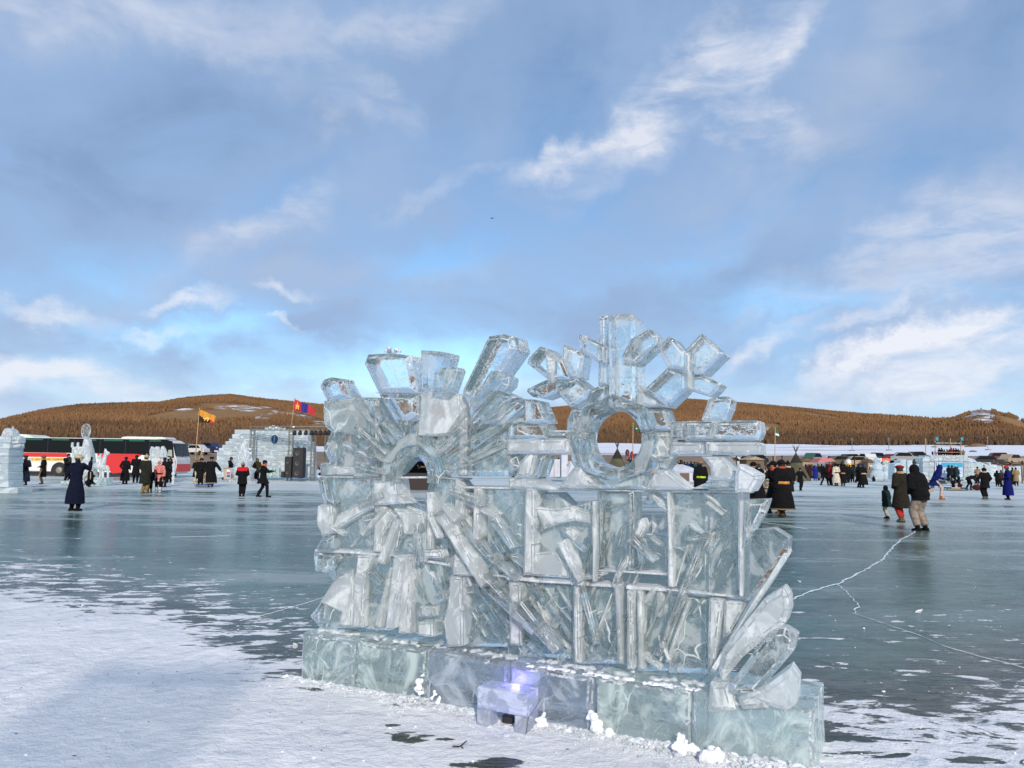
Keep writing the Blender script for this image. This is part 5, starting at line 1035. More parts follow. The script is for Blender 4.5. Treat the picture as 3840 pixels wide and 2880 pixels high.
# --- right-hand ice gallery with poster screen
def gallery():
    D = DofY(3560, 1803); r = wroot('ice_gallery', Vector((at(3560, 1800, D).x, D, 0)), 'ice block gallery with a blue poster wall below and a railed deck above', 'ice gallery')
    def sl(nm, pts, y0, th, m, bevel=.03, par=None): q = MB(); q.extr([Vector((at(x, y, D).x, D+y0, max(0, at(x, y, D).z))) for x, y in pts], (0, th, 0)); return q.build(nm, m, par or r, bevel=bevel)
    for i, (a, b) in enumerate([(1806, 1788), (1788, 1770), (1770, 1752), (1752, 1733)]):
        for (xa, xb) in ((3462, 3484), (3485, 3504), (3614, 3630), (3631, 3650)): sl('ice_block', [(xa, a), (xb, a), (xb, b+.6), (xa, b+.6)], random.uniform(0, .08), 1.4, ICE_FAR)
    for k in range(9): sl('ice_block', [(3490+k*15.5, 1731), (3505+k*15.5, 1731), (3505+k*15.5, 1708+random.uniform(-1, 1)), (3490+k*15.5, 1708)], random.uniform(-.05, .05), 2.4, ICE_FAR if k % 3 else ICE_MILK)
    sl('ice_block', [(3462, 1732), (3489, 1732), (3489, 1714), (3475, 1712), (3464, 1718)], .1, 1.6, ICE_FAR); sl('ice_block', [(3632, 1732), (3668, 1734), (3656, 1722), (3632, 1716)], .1, 1.6, ICE_FAR)
    for k, (yt) in enumerate([1733, 1732, 1735, 1742, 1748, 1745, 1750, 1748]):
        x = 3651+k*26; sl('side_wall', [(x, 1806), (x+25, 1806), (x+25, yt+random.uniform(-2, 3)), (x, yt)], .3+k*.1, 1.0, ICE_FAR, .02)
    PW = mat('poster_pale', (.50, .58, .72), .5); PB = mat('poster_cyan', (.03, .33, .52), .5); PN = mat('poster_navy', (.02, .07, .22), .5)
    s_ = sl('poster', [(3507, 1789), (3611, 1789), (3611, 1733), (3507, 1733)], .02, .1, PW, 0); sl('poster_print', [(3530, 1750), (3610, 1750), (3610, 1735), (3530, 1735)], .0, .02, PB, 0, s_); sl('poster_print', [(3510, 1752), (3610, 1752), (3610, 1750.6), (3510, 1750.6)], -.005, .02, PN, 0, s_)
    for (x, y0, y1) in ((3519, 1790, 1737), (3531, 1788, 1742)): sl('poster_print', [(x-1.5, y0), (x+1.5, y0), (x+1.5, y1), (x-1.5, y1)], -.03, .03, PN, 0, s_)
    for yy in (1758, 1763, 1768, 1776): sl('poster_print', [(3511, yy+1), (3608, yy+1), (3608, yy), (3511, yy)], -.005, .02, mat('poster_line', (.16, .26, .5), .5), 0, s_)
    sl('sill', [(3505, 1798), (3612, 1798), (3612, 1790), (3505, 1790)], -.1, .6, ICE_BASE)
    for px, y_ in ((3510, .0), (3607, .0), (3516, 2.2), (3612, 2.2)): q = MB(); a = at(px, 1708, D); b = at(px-1, 1641, D); q.tube([(a.x, D+.15+y_, a.z-.1), (b.x, D+.15+y_, b.z)], .055, 6); q.build('post', WOOD, r)
    bn = sl('banner', [(3507, 1667), (3608, 1665), (3608, 1657), (3507, 1659)], .0, .05, BLK, 0)
    p = (at(3508, 1662, D)+at(3608, 1662, D))/2; text('ХӨВСГӨЛ  НУУР  МӨСНИЙ  БАЯР', .17, (p.x, D-.01, p.z), FRONT, FW, r)
    q = MB(); a, b = at(3508, 1672, D), at(3612, 1672, D); q.tube([(a.x, D+.1, a.z), (b.x, D+.1, b.z)], .03, 6); q.tube([(a.x, D+.1, at(3508, 1695, D).z), (b.x, D+.1, at(3508, 1695, D).z)], .03, 6); q.build('railing', WOOD, r)
    for (x0, x1) in ((3508, 3519), (3604, 3612)): cloth_flag(r, [[(x0, 1638), (x1, 1641), (x1, 1653), (x0, 1651)]], D, [FT], ['corner_flag'], wave=.03)
    return D
GD = gallery()
# --- snowman sculptures and pale igloo blocks
def snowman(px, by, h, D, label, m=ICE_FAR):
    k = D/F; b = Vector((at(px, by, D).x, D, 0)); r = wroot('snowman', b, label, 'snowman'); hh = h*k
    q = MB(); q.ball(b+Vector((0, 0, hh*.25)), (hh*.30, hh*.26, hh*.28), 14, 9); q.build('lower_ball', m, r, smooth=True); q = MB(); q.ball(b+Vector((0, 0, hh*.60)), (hh*.23, hh*.2, hh*.2), 14, 9); q.build('middle_ball', m, r, smooth=True)
    q = MB(); q.ball(b+Vector((0, 0, hh*.86)), (hh*.16, hh*.15, hh*.15), 14, 9); hd = q.build('head', m, r, smooth=True)
    q = MB(); [q.ball(b+Vector((dx*hh, -hh*.135, hh*.89)), hh*.02, 6, 4) for dx in (-.05, .05)]; q.build('eyes', BLK, hd)
    q = MB(); q.tube([b+Vector((0, -hh*.14, hh*.85)), b+Vector((0, -hh*.22, hh*.84))], [hh*.025, hh*.004], 6); q.build('nose', mat('carrot', (.7, .18, .03), .6), hd)
    for s_ in (-1, 1): q = MB(); q.tube([b+Vector((s_*hh*.18, 0, hh*.62)), b+Vector((s_*hh*.36, -.05, hh*.66))], [hh*.06, hh*.05], 7); q.build('arm', m, r, smooth=True)
D = DofY(3310, 1806); snowman(3292, 1808, 88, D, 'left ice snowman with a carrot nose near the orange banner'); snowman(3325, 1808, 78, D+.6, 'right ice snowman beside the carrot-nosed pair')
r = ice_thing('pale ice arch wall right of the snowmen', (3395, 1802), 58, 'ice_wall'); 
for (a, b, c, d) in [(3355, 1800, 3380, 1735), (3381, 1800, 3405, 1722), (3406, 1800, 3428, 1726), (3429, 1800, 3452, 1740)]: isl(r, 'ice_block', [(a, b), (c, b), (c-2, d), (a+2, d+4)], 58, random.uniform(0, .3), 1.0, ICE_FAR, .02)
PACK = mat('packed_snow', (.52, .54, .60), .9, var=.1, vs=2)
r = ice_thing('white blocky snow building seen between the ice arms', (2090, 1776), 60, 'snow_building')
for i, (a, b, c, d) in enumerate([(2030, 1790, 2055, 1728), (2056, 1790, 2078, 1712), (2079, 1790, 2104, 1722), (2105, 1790, 2130, 1706), (2131, 1790, 2160, 1730), (1985, 1790, 2029, 1742)]): isl(r, 'snow_block', [(a, b), (c, b), (c, d), (a, d)], 60, (i % 3)*.25, 1.6, PACK, .04)
for (x, y) in ((2133, 1738), (2136, 1748), (2125, 1746)): isl(r, 'hole', [(x, y), (x+4, y), (x+3, y-7)], 60, -.06, .1, BLK, 0)
def ger(px, by, wpx, hpx, D, label, m):
    b = Vector((at(px, by, D).x, D+2, 0)); k = D/F; R_ = wpx/2*k; H_ = hpx*k; r = wroot('ger_tent', b, label, 'tent'); q = MB(); q.lathe(b, [(R_, 0), (R_, H_*.52), (R_*.97, H_*.56)], 20); q.build('wall', m, r)
    q = MB(); q.lathe(b, [(R_*1.02, H_*.55), (R_*.6, H_*.82), (R_*.14, H_)], 20); q.build('roof', m, r); q = MB(); q.tube([b+Vector((.2, 0, H_*.9)), b+Vector((.2, 0, H_*1.25))], .06, 8); q.build('stovepipe', DARK, r)
    q = MB(); q.box(b+Vector((0, -R_-.01, H_*.25)), (.8, .06, H_*.48)); q.build('door', mat('tent_door', (.12, .07, .05), .6), r)
ger(2570, 1778, 150, 62, 66, 'white round felt tent behind the waiting group', PACK); ger(2872, 1790, 110, 60, 60, 'white round tent behind the bending man', PACK)
ger(2470, 1770, 60, 40, 75, 'small grey round tent half hidden by the white one', CREAM)
# --- shop tent seen through the arch
D = 40.0; r = wroot('shop_tent', Vector((at(1560, 1785, D).x, D, 0)), 'dark open stall under a white scalloped awning seen through the arch', 'market stall')
q = MB(); a, b = at(1480, 1722, D), at(1650, 1722, D); t_ = at(1565, 1700, D); q.extr([(a.x, D, a.z), (b.x, D, b.z), (b.x-.3, D, t_.z), ((a.x+b.x)/2, D, t_.z+.25), (a.x+.3, D, t_.z)], (0, 2.6, 0)); q.build('awning', mat('awning_white', (.62, .60, .75), .8), r)
q = MB(); n = 16
for i in range(n): x = a.x+(b.x-a.x)*(i+.5)/n; q.ball((x, D-.02, a.z-.02), ((b.x-a.x)/n*.55, .03, .09), 8, 5)
q.build('valance', mat('valance_blue', (.08, .10, .45), .8), r); q = MB(); q.box(((a.x+b.x)/2, D+2.6, a.z/2), (b.x-a.x, .06, a.z)); q.box((a.x, D+1.3, a.z/2), (.06, 2.6, a.z)); q.box((b.x, D+1.3, a.z/2), (.06, 2.6, a.z)); q.build('side_wall', BLK, r)
q = MB(); q.box(((a.x+b.x)/2, D+1.2, .45), ((b.x-a.x)*.8, .5, .9)); q.build('counter', mat('counter', (.03, .02, .02), .7), r); q = MB(); q.box((at(1579, 1751, D).x, D+.8, at(1579, 1751, D).z), (.24, .06, .08)); q.build('price_card', mat('orange_card', (.85, .35, .06), .6), r)
# --- parked cars along the shore, one model copied
def car():
    r = wroot('parked_car', Vector((0, 0, 0)), 'x', 'car', 'cars parked along the far shore'); sd = [(-2.1, .35), (-2.15, .8), (-1.95, .98), (-1.2, 1.05), (-.75, 1.55), (.95, 1.58), (1.6, 1.05), (2.1, .95), (2.15, .4)]
    q = MB(); q.extr([(x, -.85, z) for x, z in sd], (0, 1.7, 0)); q.build('body', mat('car_white', (.6, .6, .58), .35), r, bevel=.05)
    q = MB(); q.extr([(x, -.87, z) for x, z in [(-1.05, 1.04), (-.68, 1.48), (.9, 1.5), (1.42, 1.04)]], (0, 1.74, 0)); q.build('side_window', BLACKG, r)
    for x in (-1.35, 1.35):
        for y in (-.88, .70): q = MB(); q.tube([(x, y, .33), (x, y+.18, .33)], .33, 16); q.build('wheel', RUB, r)
    for s_ in (-1, 1): q = MB(); q.ball((-2.13, s_*.6, .75), (.05, .14, .08), 7, 5); q.build('headlight', CHROME, r)
    return r
cols = [mat('car_%s' % n, c, .35) for n, c in [('white', (.6, .6, .58)), ('silver', (.30, .31, .32)), ('black', (.02, .02, .022)), ('olive', (.10, .10, .06)), ('tan', (.38, .30, .20)), ('green', (.04, .10, .06)), ('navy', (.02, .03, .09)), ('maroon', (.16, .02, .02))]]
cn = ['white', 'silver', 'black', 'olive', 'tan', 'dark green', 'navy', 'maroon']
proto = car()
spots_ = [(2742, 0, 80), (2785, 4, 84), (2830, 2, 88), (3080, 1, 78), (3112, 0, 84), (3150, 3, 82), (3183, 2, 88), (3215, 4, 80), (3255, 0, 86), (3290, 6, 92), (3345, 7, 90), (3390, 1, 88), (3432, 2, 96), (3050, 5, 90), (2700, 2, 92), (3700, 2, 78), (3740, 7, 86), (3790, 4, 80),
          (620, 1, 95), (690, 3, 98), (735, 0, 92), (790, 6, 100), (1010, 2, 120), (2440, 2, 85), (2400, 7, 92)]
place = ['at the end of the row by the bending man', 'behind the bending man', 'left of the white tent', 'right of the big teepee', 'under the pink awning', 'right of the pink awning', 'above the white robe', 'above the black group', 'between the stools and the crowd', 'beneath the orange banner', 'right of the orange banner',
         'behind the ice arch wall', 'behind the man in the black hood', 'just behind the big teepee', 'behind the right ice arm', 'right of the gallery', 'behind the backpack carriers', 'behind the blue robe', 'hidden behind the coach middle', 'behind the coach door', 'beside the coach mirror', 'left of the stage', 'behind the stage', 'left of the felt tent', 'near the feather banners']
for i, ((px, ci, D), pl) in enumerate(zip(spots_, place)):
    D = 106+(D-78)*.9; o = proto if i == 0 else ctree(proto); xx = at(px, 1700, D).x; o.location = (xx, D, max(0, float(terr(np.array(xx), np.array(D))))); o.rotation_euler.z = random.uniform(-.5, .5)+(math.pi if i % 2 else 0)+(rad(70) if i % 5 == 3 else 0)
    o['label'] = '%s car parked %s' % (cn[ci], pl)
    s_ = random.uniform(.85, 1.0); o.scale = (s_, s_, s_*random.uniform(1, 1.15))
    for ch in o.children:
        if ch.name.startswith('body'):
            ch.material_slots[0].link = 'OBJECT'; ch.material_slots[0].material = cols[ci]
# --- huts, banner and pink awning behind the crowd
def hut(x0, x1, y0, y1, D, m, label, roofc, th=2.0):
    a, b = at(x0, y1, D), at(x1, y0, D); r = wroot('hut', Vector(((a.x+b.x)/2, D, 0)), label, 'hut'); q = MB(); z0 = 0; q.box(((a.x+b.x)/2, D+th/2, (z0+b.z*.82)/2), (b.x-a.x, th, b.z*.82)); q.build('wall', m, r)
    q = MB(); e = .15; q.extr([(a.x-e, D-.2, b.z*.82), (b.x+e, D-.2, b.z*.82), ((a.x+b.x)/2, D-.2, b.z)], (0, th+.4, 0)); q.build('roof', roofc, r); q = MB(); q.box(((a.x*.7+b.x*.3), D-.02, b.z*.45), ((b.x-a.x)*.2, .05, b.z*.3)); q.build('window', BLACKG, r)
    q = MB(); q.box(((a.x*.3+b.x*.7), D-.02, b.z*.3), ((b.x-a.x)*.18, .05, b.z*.6)); q.build('door', DARK, r)
BRN = mat('hut_brown', (.16, .10, .06), .9, var=.2); TANR = mat('hut_tan', (.36, .28, .19), .9, var=.2)
hut(2800, 2865, 1712, 1750, 98, BRN, 'long brown hut with stovepipes behind the bending man', TANR, 3); hut(2720, 2760, 1714, 1745, 104, TANR, 'tan hut behind the snowflake arm end', BRN); hut(3010, 3048, 1718, 1752, 100, TANR, 'tan hut just right of the big teepee', BRN)
hut(3125, 3165, 1716, 1745, 110, BRN, 'brown hut behind the white robe', TANR); hut(690, 720, 1690, 1712, 150, BRN, 'little brown hut behind the coach mirror', SNOW); hut(780, 815, 1688, 1712, 150, TANR, 'little tan hut left of the stage steps', SNOW)
hut(3255, 3275, 1722, 1748, 104, TANR, 'narrow tan hut left of the orange banner', BRN)
D = 96; r = wroot('canopy', Vector((at(3095, 1740, D).x, D, 0)), 'pink canopy among the parked cars', 'canopy'); q = MB(); a, b = at(3064, 1740, D), at(3128, 1719, D); q.extr([(a.x, D, b.z-.55), (b.x+.2, D, b.z-.35), (b.x-.3, D, b.z), (a.x+.6, D, b.z)], (0, 2.5, 0)); q.build('cloth', mat('pink_cloth', (.55, .16, .16), .8), r)
for x in (a.x+.1, b.x): q = MB(); q.tube([(x, D+.1, 0), (x, D+.1, b.z-.4)], .04, 6); q.build('post', DARK, r)
D = 92; r = wroot('banner_stand', Vector((at(3312, 1740, D).x, D, 0)), 'long orange banner on posts behind the snowmen', 'banner'); a, b = at(3284, 1731, D), at(3337, 1719, D); q = MB(); q.box(((a.x+b.x)/2, D, (a.z+b.z)/2), (b.x-a.x, .05, b.z-a.z)); q.build('cloth', mat('orange_cloth', (.75, .16, .05), .8), r)
q = MB(); q.box(((a.x*.72+b.x*.28), D-.03, (a.z+b.z)/2), ((b.x-a.x)*.25, .05, (b.z-a.z)*1.05)); q.build('white_panel', FW, r)
for x in (a.x, b.x): q = MB(); q.tube([(x, D+.03, 0), (x, D+.03, b.z)], .05, 6); q.build('post', DARK, r)
D = 88; p = at(3182, 1735, D); r = wroot('water_tank', Vector((p.x, D, 0)), 'white plastic barrel with an orange label above the crowd', 'barrel'); q = MB(); z_ = at(3182, 1722, D).z; q.lathe((p.x, D, 0), [(.30, 0), (.30, z_*.9), (.22, z_*.96), (.1, z_)], 14); q.build('barrel', FW, r); q = MB(); q.lathe((p.x, D, 0), [(.31, z_*.55), (.31, z_*.8)], 14); q.build('paper_label', FO, r)
for i, (px, y0, y1, D) in enumerate([(2870, 1712, 1750, 96), (2900, 1714, 1750, 98), (2933, 1712, 1745, 97), (2762, 1712, 1745, 100), (3110, 1712, 1745, 105), (3160, 1712, 1745, 103), (3205, 1714, 1745, 100)]):
    a, b = at(px, y1, D), at(px, y0, D); q = MB(); q.tube([(a.x, D, 0), (a.x, D, b.z)], .07, 7); q.tube([(a.x, D, b.z*.97), (a.x, D, b.z+.12)], .10, 7); o = q.build('stovepipe', DARK); bake(o, (a.x, D, 0)); tag(o, ['stovepipe left of the flag pole', 'stovepipe just right of the small flag pole', 'stovepipe at the left foot of the big teepee', 'stovepipe over the end of the ice arm', 'stovepipe above the pink canopy', 'stovepipe above the orange belt', 'stovepipe beside the white barrel'][i], 'stovepipe', 'stovepipes behind the crowd')
for i, (px, py, D, h) in enumerate([(3196, 1698, 260, 4.5), (3334, 1700, 260, 4.5), (3706, 1700, 260, 4.8)]):
    a = at(px, py, D); zt = float(terr(np.array(a.x), np.array(D))); q = MB(); q.tube([(a.x, D, zt-.3), (a.x, D, zt+h)], .10, 6); q.box((a.x, D, zt+.1), (1.6, 1.0, .4)); q.box((a.x, D, zt+h-.5), (.9, .1, .1)); o = q.build('utility_pole', mat('pole_grey', (.2, .19, .18), .8)); bake(o, (a.x, D, zt)); tag(o, ['thin pole on the snow field above the white robe', 'thin pole on the snow field behind the snowmen', 'thin pole on the snow field right of the gallery'][i], 'pole')
for i, (px, py, D, w_) in enumerate([(3650, 1703, 240, 1.2), (3667, 1682, 330, 4.0), (3504, 1681, 330, 1.2), (3630, 1684, 330, 1.5), (3717, 1666, 440, 5.0)]):
    a = at(px, py, D); zt = float(terr(np.array(a.x), np.array(D))); q = MB(); q.ball((0, 0, 0), (w_, w_*.6, w_*.35), 9, 6); q.v = [(a.x+v[0]*(1+.1*math.sin(v[1]*9)), D+v[1], zt+v[2]+.1) for v in q.v]; o = q.build('brush_mound', BRN); bake(o, (a.x, D, zt)); tag(o, ['small dark mound nearest the shore right of the gallery', 'long low brown mound on the snow right of the gallery posts', 'small dark mound left of the gallery posts', 'small pale mound beside the long brown one', 'brown mound at the forest edge above the gallery'][i], 'mound')
# bird
p = at(1845, 819, 45); q = MB(); q.tube([p+Vector((-.10, 0, 0)), p+Vector((.08, 0, .01))], [.012, .03], 6); q.add([p+Vector(v) for v in ((0, 0, .02), (.05, 0, .02), (-.10, .05, .11), (-.02, -.03, .02))], [(0, 1, 2), (1, 3, 2), (0, 2, 3), (0, 3, 1)]); q.add([p+Vector(v) for v in ((0, 0, .02), (.05, 0, .02), (.20, -.05, .08), (.02, .03, .02))], [(0, 1, 2), (1, 3, 2), (0, 2, 3), (0, 3, 1)])
o = q.build('bird', mat('feathers', (.03, .03, .035), .8)); bake(o, p); tag(o, 'small dark bird flying high in the clouds', 'bird')
# a tangle of brushwood over the right ice wall
q = MB()
for i in range(14): a = at(3685+random.uniform(0, 150), 1742+random.uniform(-8, 6), 75); q.tube([a, a+Vector((random.uniform(-.9, .9), .1, random.uniform(-.12, .35)))], [.06, .02], 5)
for x_ in (3690, 3760, 3830): a = at(x_, 1742, 75); q.tube([(a.x, 75, 0), a], .06, 5)
o = q.build('brushwood', BRN); bake(o, (at(3760, 1740, 75).x, 75, 0)); tag(o, 'dark tangle of branches and planks over the right ice wall', 'brushwood')
# ------------------------------------------------------------------ people
SKIN = mat('skin', (.30, .16, .10), .6, var=.08, vs=20)
HAIR = mat('hair', (.012, .009, .008), .6)
ARMS = {'down': ((.07, .02, -.29), (.08, -.05, -.55)), 'front': ((.09, .03, -.28), (-.12, -.22, -.37)), 'pocket': ((.12, .07, -.27), (.06, -.10, -.45)), 'up': ((.05, -.22, -.10), (-.04, -.34, .16)),
        'out': ((.26, -.03, -.15), (.50, -.12, -.20)), 'fwd': ((.05, -.17, -.22), (.0, -.42, -.20)), 'wide': ((.20, .03, -.24), (.34, .0, -.46)), 'hang': ((.05, -.16, -.24), (.03, -.30, -.48)), 'back': ((.10, .10, -.27), (.06, .22, -.48))}
def rotx(v, a): c, s_ = math.cos(a), math.sin(a); return Vector((v[0], v[1]*c-v[2]*s_, v[1]*s_+v[2]*c))
def person(px, py, hpx, yaw, label, coat=(.012, .012, .014), L='coat', pants=(.014, .013, .014), boots=(.02, .014, .010), hat=('beanie', (.01, .01, .012)), arms=('down', 'down'), lean=0, stride=.0, legs=None,
           pel=None, belt=None, scarf=None, group=None, D=None, zb=0.0, glove=(.015, .012, .012), trim=None, headtilt=0, bulk=1.0, yoke=None, spread=.10, skirt_fur=None):
    if D is None: g = G(px, py); D = g.y; x0 = g.x
    else: x0 = at(px, py, D).x
    s = hpx*D/F/1.76; near = hpx > 95
    r = bpy.data.objects.new('person', None); COL.objects.link(r); r.location = (x0, D, zb); r.rotation_euler.z = rad(yaw); tag(r, label, 'person', group)
    ln = rad(lean); P = Vector((0, 0, .93)) if pel is None else Vector(pel); T = lambda v: P+rotx(v, ln)
    if legs is None: legs = [(-spread, -stride, .08), (spread, stride, .08)]
    hips = [P+Vector((-.09, 0, -.03)), P+Vector((.09, 0, -.03))]; kn = []
    for h_, f_ in zip(hips, legs):
        f_ = Vector(f_); m_ = (h_+f_)/2; d = (f_-h_).length; o_ = math.sqrt(max(.0009, .435**2-(d/2)**2)); ax = (f_-h_).normalized(); fw = Vector((0, -1, 0)); fw = (fw-ax*fw.dot(ax)).normalized(); kn.append(m_+fw*o_)
    sh = [T((-.185, 0, .47)), T((.185, 0, .47))]; el = []; ha = []
    for i, sg in ((0, -1), (1, 1)):
        e, h_ = ARMS[arms[i]]; a_ = ln if arms[i] != 'hang' else 0
        el.append(sh[i]+rotx((e[0]*sg, e[1], e[2]), a_*.8)); ha.append(sh[i]+rotx((h_[0]*sg, h_[1], h_[2]), a_*.8))
    nk = T((0, 0, .53)); hd = nk+rotx((0, -.025, .135), ln*.45+rad(headtilt))
    Sx = lambda q: [tuple(Vector(v)*s) for v in q]
    def fin(q, nm, m, vox=0, par=r, smooth=True): q.v = Sx(q.v); return q.build(nm, m, par, smooth=smooth, voxel=vox*s if vox else 0, recalc=not vox)
    # the body itself: one skin
    q = MB(); q.ball(hd, (.078, .098, .112), 12, 9); q.ball(hd+rotx((0, -.035, -.055), ln*.45), (.055, .06, .05), 10, 6)
    q.tube([hd+rotx((0, -.085, .02), ln*.45), hd+rotx((0, -.118, -.022), ln*.45)], [.010, .019], 6)
    for sg in (-1, 1): q.ball(hd+Vector((sg*.08, .005, -.005)), (.014, .024, .032), 7, 5)
    q.tube([nk+rotx((0, 0, -.06), ln), hd], [.062, .052], 9); q.tube([P+Vector((0, 0, -.05)), T((0, 0, .12)), T((0, 0, .34)), T((0, 0, .48)), T((0, 0, .53))], [(.15, .10), (.135, .095), (.165, .11), (.15, .085), (.07, .06)], 12, side=(1, 0, 0))
    for i in (0, 1):
        q.tube([sh[i], el[i], ha[i]], [.052, .042, .030], 8); q.tube([hips[i], kn[i], Vector(legs[i])], [.085, .058, .042], 9); q.ball(sh[i], .06, 8, 6)
        q.tube([Vector(legs[i])+Vector((0, .03, -.03)), Vector(legs[i])+Vector((0, -.14, -.055))], [.04, .03], 8)
    body = fin(q, 'body', SKIN, .020 if near else .03)
    q = MB()
    for sg in (-1, 1): q.ball(hd+rotx((sg*.03, -.087, .018), ln*.45), .011, 6, 4)
    fin(q, 'eyes', HAIR, par=r); q = MB(); q.ball(hd+rotx((0, -.091, -.055), ln*.45), (.024, .008, .007), 7, 4); fin(q, 'mouth', mat('lips', (.22, .07, .06), .6) if 'lips' not in bpy.data.materials else bpy.data.materials['lips'])
    # trousers and boots
    q = MB(); B_ = bulk
    for i in (0, 1): q.tube([hips[i]+Vector((0, 0, .04)), kn[i], Vector(legs[i])+Vector((0, 0, .06))], [.108*B_, .086*B_, .072*B_], 9)
    q.ball(P, (.16*B_, .12*B_, .11), 10, 7); fin(q, 'trousers', cloth(pants), .024 if near else .034)
    for i in (0, 1):
        f_ = Vector(legs[i]); up = (kn[i]-f_).normalized(); fd = Vector((0, -1, 0)); fd = (fd-up*fd.dot(up)).normalized() if abs(up.z) < .8 else fd
        q = MB(); q.tube([f_+up*.24, f_+up*.10, f_-up*.01], [.070*B_, .062, .056], 9); q.tube([f_-up*.035-fd*.055, f_-up*.035+fd*.05, f_-up*.045+fd*.15, f_-up*.05+fd*.185], [(.046, .045), (.052, .042), (.050, .032), (.028, .018)], 9, side=(1, 0, 0))
        b_ = fin(q, 'boot', cloth(boots))
        q = MB(); q.box(f_-up*.072+fd*.055, (.088, .25, .016)); fin(q, 'sole', RUB, par=b_, smooth=False)
    # coat
    q = MB(); B = bulk*1.0
    if L == 'robe': hem, hr = (.22 if pel is None else .18), (.30, .26)
    elif L == 'long': hem, hr = .42, (.25, .21)
    elif L == 'coat': hem, hr = .62, (.225, .175)
    else: hem, hr = .80, (.20, .155)
    if pel is not None and P.z < .7: hem = max(.12, P.z-.12); hr = (.23, .22)
    cy = (Vector(legs[0]).y+Vector(legs[1]).y)/2
    hemc = Vector((0, cy*.8 if hem < .6 else cy*.3, hem)); hb = Vector((0, 0, 0)); sp = abs(Vector(legs[0]).y-Vector(legs[1]).y)/2
    if lean > 50: hemc = P+Vector((0, .03, -.16)); hr = (.20, .17)
    q.tube([hemc, hemc.lerp(P, .5), P+Vector((0, 0, -.02)), T((0, 0, .14)), T((0, .01, .33)), T((0, .01, .455)), T((0, .005, .53)), T((0, 0, .57))],
           [(hr[0]*B, (hr[1]+sp*.6)*B), ((hr[0]*.9)*B, (hr[1]*.88+sp*.3)*B), (.195*B, .16*B), (.178*B, .145*B), (.215*B, .165*B), (.205*B, .135*B), (.12, .105), (.078, .075)], 18, side=(1, 0, 0))
    for i in (0, 1):
        q.ball(sh[i]+rotx((0, 0, -.01), ln), .092*B, 9, 7); q.tube([sh[i], el[i], el[i].lerp(ha[i], .92)], [.088*B, .078*B, .062*B], 9)
    ct = fin(q, {'robe': 'robe', 'jacket': 'jacket'}.get(L, 'coat'), cloth(coat), .022 if near else .032)
    if yoke:
        q = MB(); q.tube([T((0, .01, .36)), T((0, .01, .455)), T((0, .005, .54)), T((0, 0, .58))], [(.232*B, .18*B), (.222*B, .15*B), (.13, .115), (.085, .08)], 16, side=(1, 0, 0))
        for i in (0, 1): q.ball(sh[i]+rotx((0, 0, -.005), ln), .102*B, 9, 7)
        fin(q, 'coat_yoke', cloth(yoke), .024)
    if trim: q = MB(); q.tube([hemc+Vector((0, 0, -.012)), hemc+Vector((0, 0, .03))], [((hr[0]+.014)*B, (hr[1]+sp*.6+.014)*B)]*2, 18, side=(1, 0, 0)); fin(q, 'fur_trim', cloth(trim, True))
    for i, sg in ((0, -1), (1, 1)):   # gloved hand: palm, four fingers, thumb
        w_, e_ = ha[i], el[i]; d = (w_-e_).normalized(); a_ = Vector((0, 1, 0)); a_ = (a_-d*a_.dot(d)); a_ = a_.normalized() if a_.length > .1 else Vector((1, 0, 0)); n_ = d.cross(a_)*sg
        q = MB(); q.tube([w_-d*.02, w_+d*.03, w_+d*.085], [(.026, .020), (.036, .018), (.038, .015)], 8, side=a_)
        if near:
            for k, (o_, l_) in enumerate(((.028, .060), (.010, .068), (-.009, .064), (-.027, .050))):
                b_ = w_+d*.08+a_*o_; q.tube([b_, b_+d*l_*.5-n_*.006, b_+d*l_*.85-n_*.024], [.0105, .0095, .007], 6)
            b_ = w_+d*.025-a_*.030; q.tube([b_, b_-a_*.022+d*.030, b_-a_*.026+d*.056], [.012, .011, .008], 6)
        else: q.ball(w_+d*.11, (.034, .026, .03), 7, 5); q.tube([w_+d*.02-a_*.03, w_+d*.06-a_*.05], [.012, .009], 5)
        fin(q, 'glove', cloth(glove))
    # head wear
    hk, hc = hat; hr_ = ln*.45; HT = lambda v: hd+rotx(v, hr_)
    q = MB()
    if hk in ('beanie', 'fur', 'peak', 'papakha', 'none', 'bobble', 'beret'):
        h2 = MB(); h2.ball(HT((0, .022, -.012)), (.090, .092, .105), 10, 7); fin(h2, 'hair', HAIR)
    if hk == 'beanie': q.ball(HT((0, .006, .045)), (.098, .112, .088), 14, 8); q.tube([HT((0, .004, .018)), HT((0, .004, .052))], [(.102, .117)]*2, 16, side=(1, 0, 0))
    elif hk == 'bobble': q.ball(HT((0, .006, .045)), (.098, .112, .10), 14, 8); q.tube([HT((0, .004, .018)), HT((0, .004, .052))], [(.102, .117)]*2, 16, side=(1, 0, 0)); q.ball(HT((0, .01, .16)), .032, 8, 6)
    elif hk == 'beret': q.ball(HT((0, .01, .065)), (.13, .135, .06), 14, 8)
    elif hk == 'fur':
        for i in range(16): th = 6.283*i/16; q.ball(HT((.098*math.cos(th), .112*math.sin(th)+.005, .045+random.uniform(-.01, .01))), .042, 7, 5)
        q.ball(HT((0, .005, .075)), (.10, .112, .075), 12, 7)
        for sg in (-1, 1): q.ball(HT((sg*.10, .01, -.015)), (.032, .045, .06), 7, 5)
    elif hk == 'peak':
        for i in range(14): th = 6.283*i/14; q.ball(HT((.092*math.cos(th), .106*math.sin(th)+.005, .045)), .033, 7, 5)
        q.tube([HT((0, .005, .05)), HT((0, .005, .12)), HT((0, .005, .17)), HT((0, .005, .20))], [.10, .075, .025, .012], 12)
    elif hk == 'papakha': q.tube([HT((0, .005, .025)), HT((0, .005, .08)), HT((0, .01, .15))], [.108, .118, .112], 14)
    elif hk in ('hood', 'furhood'):
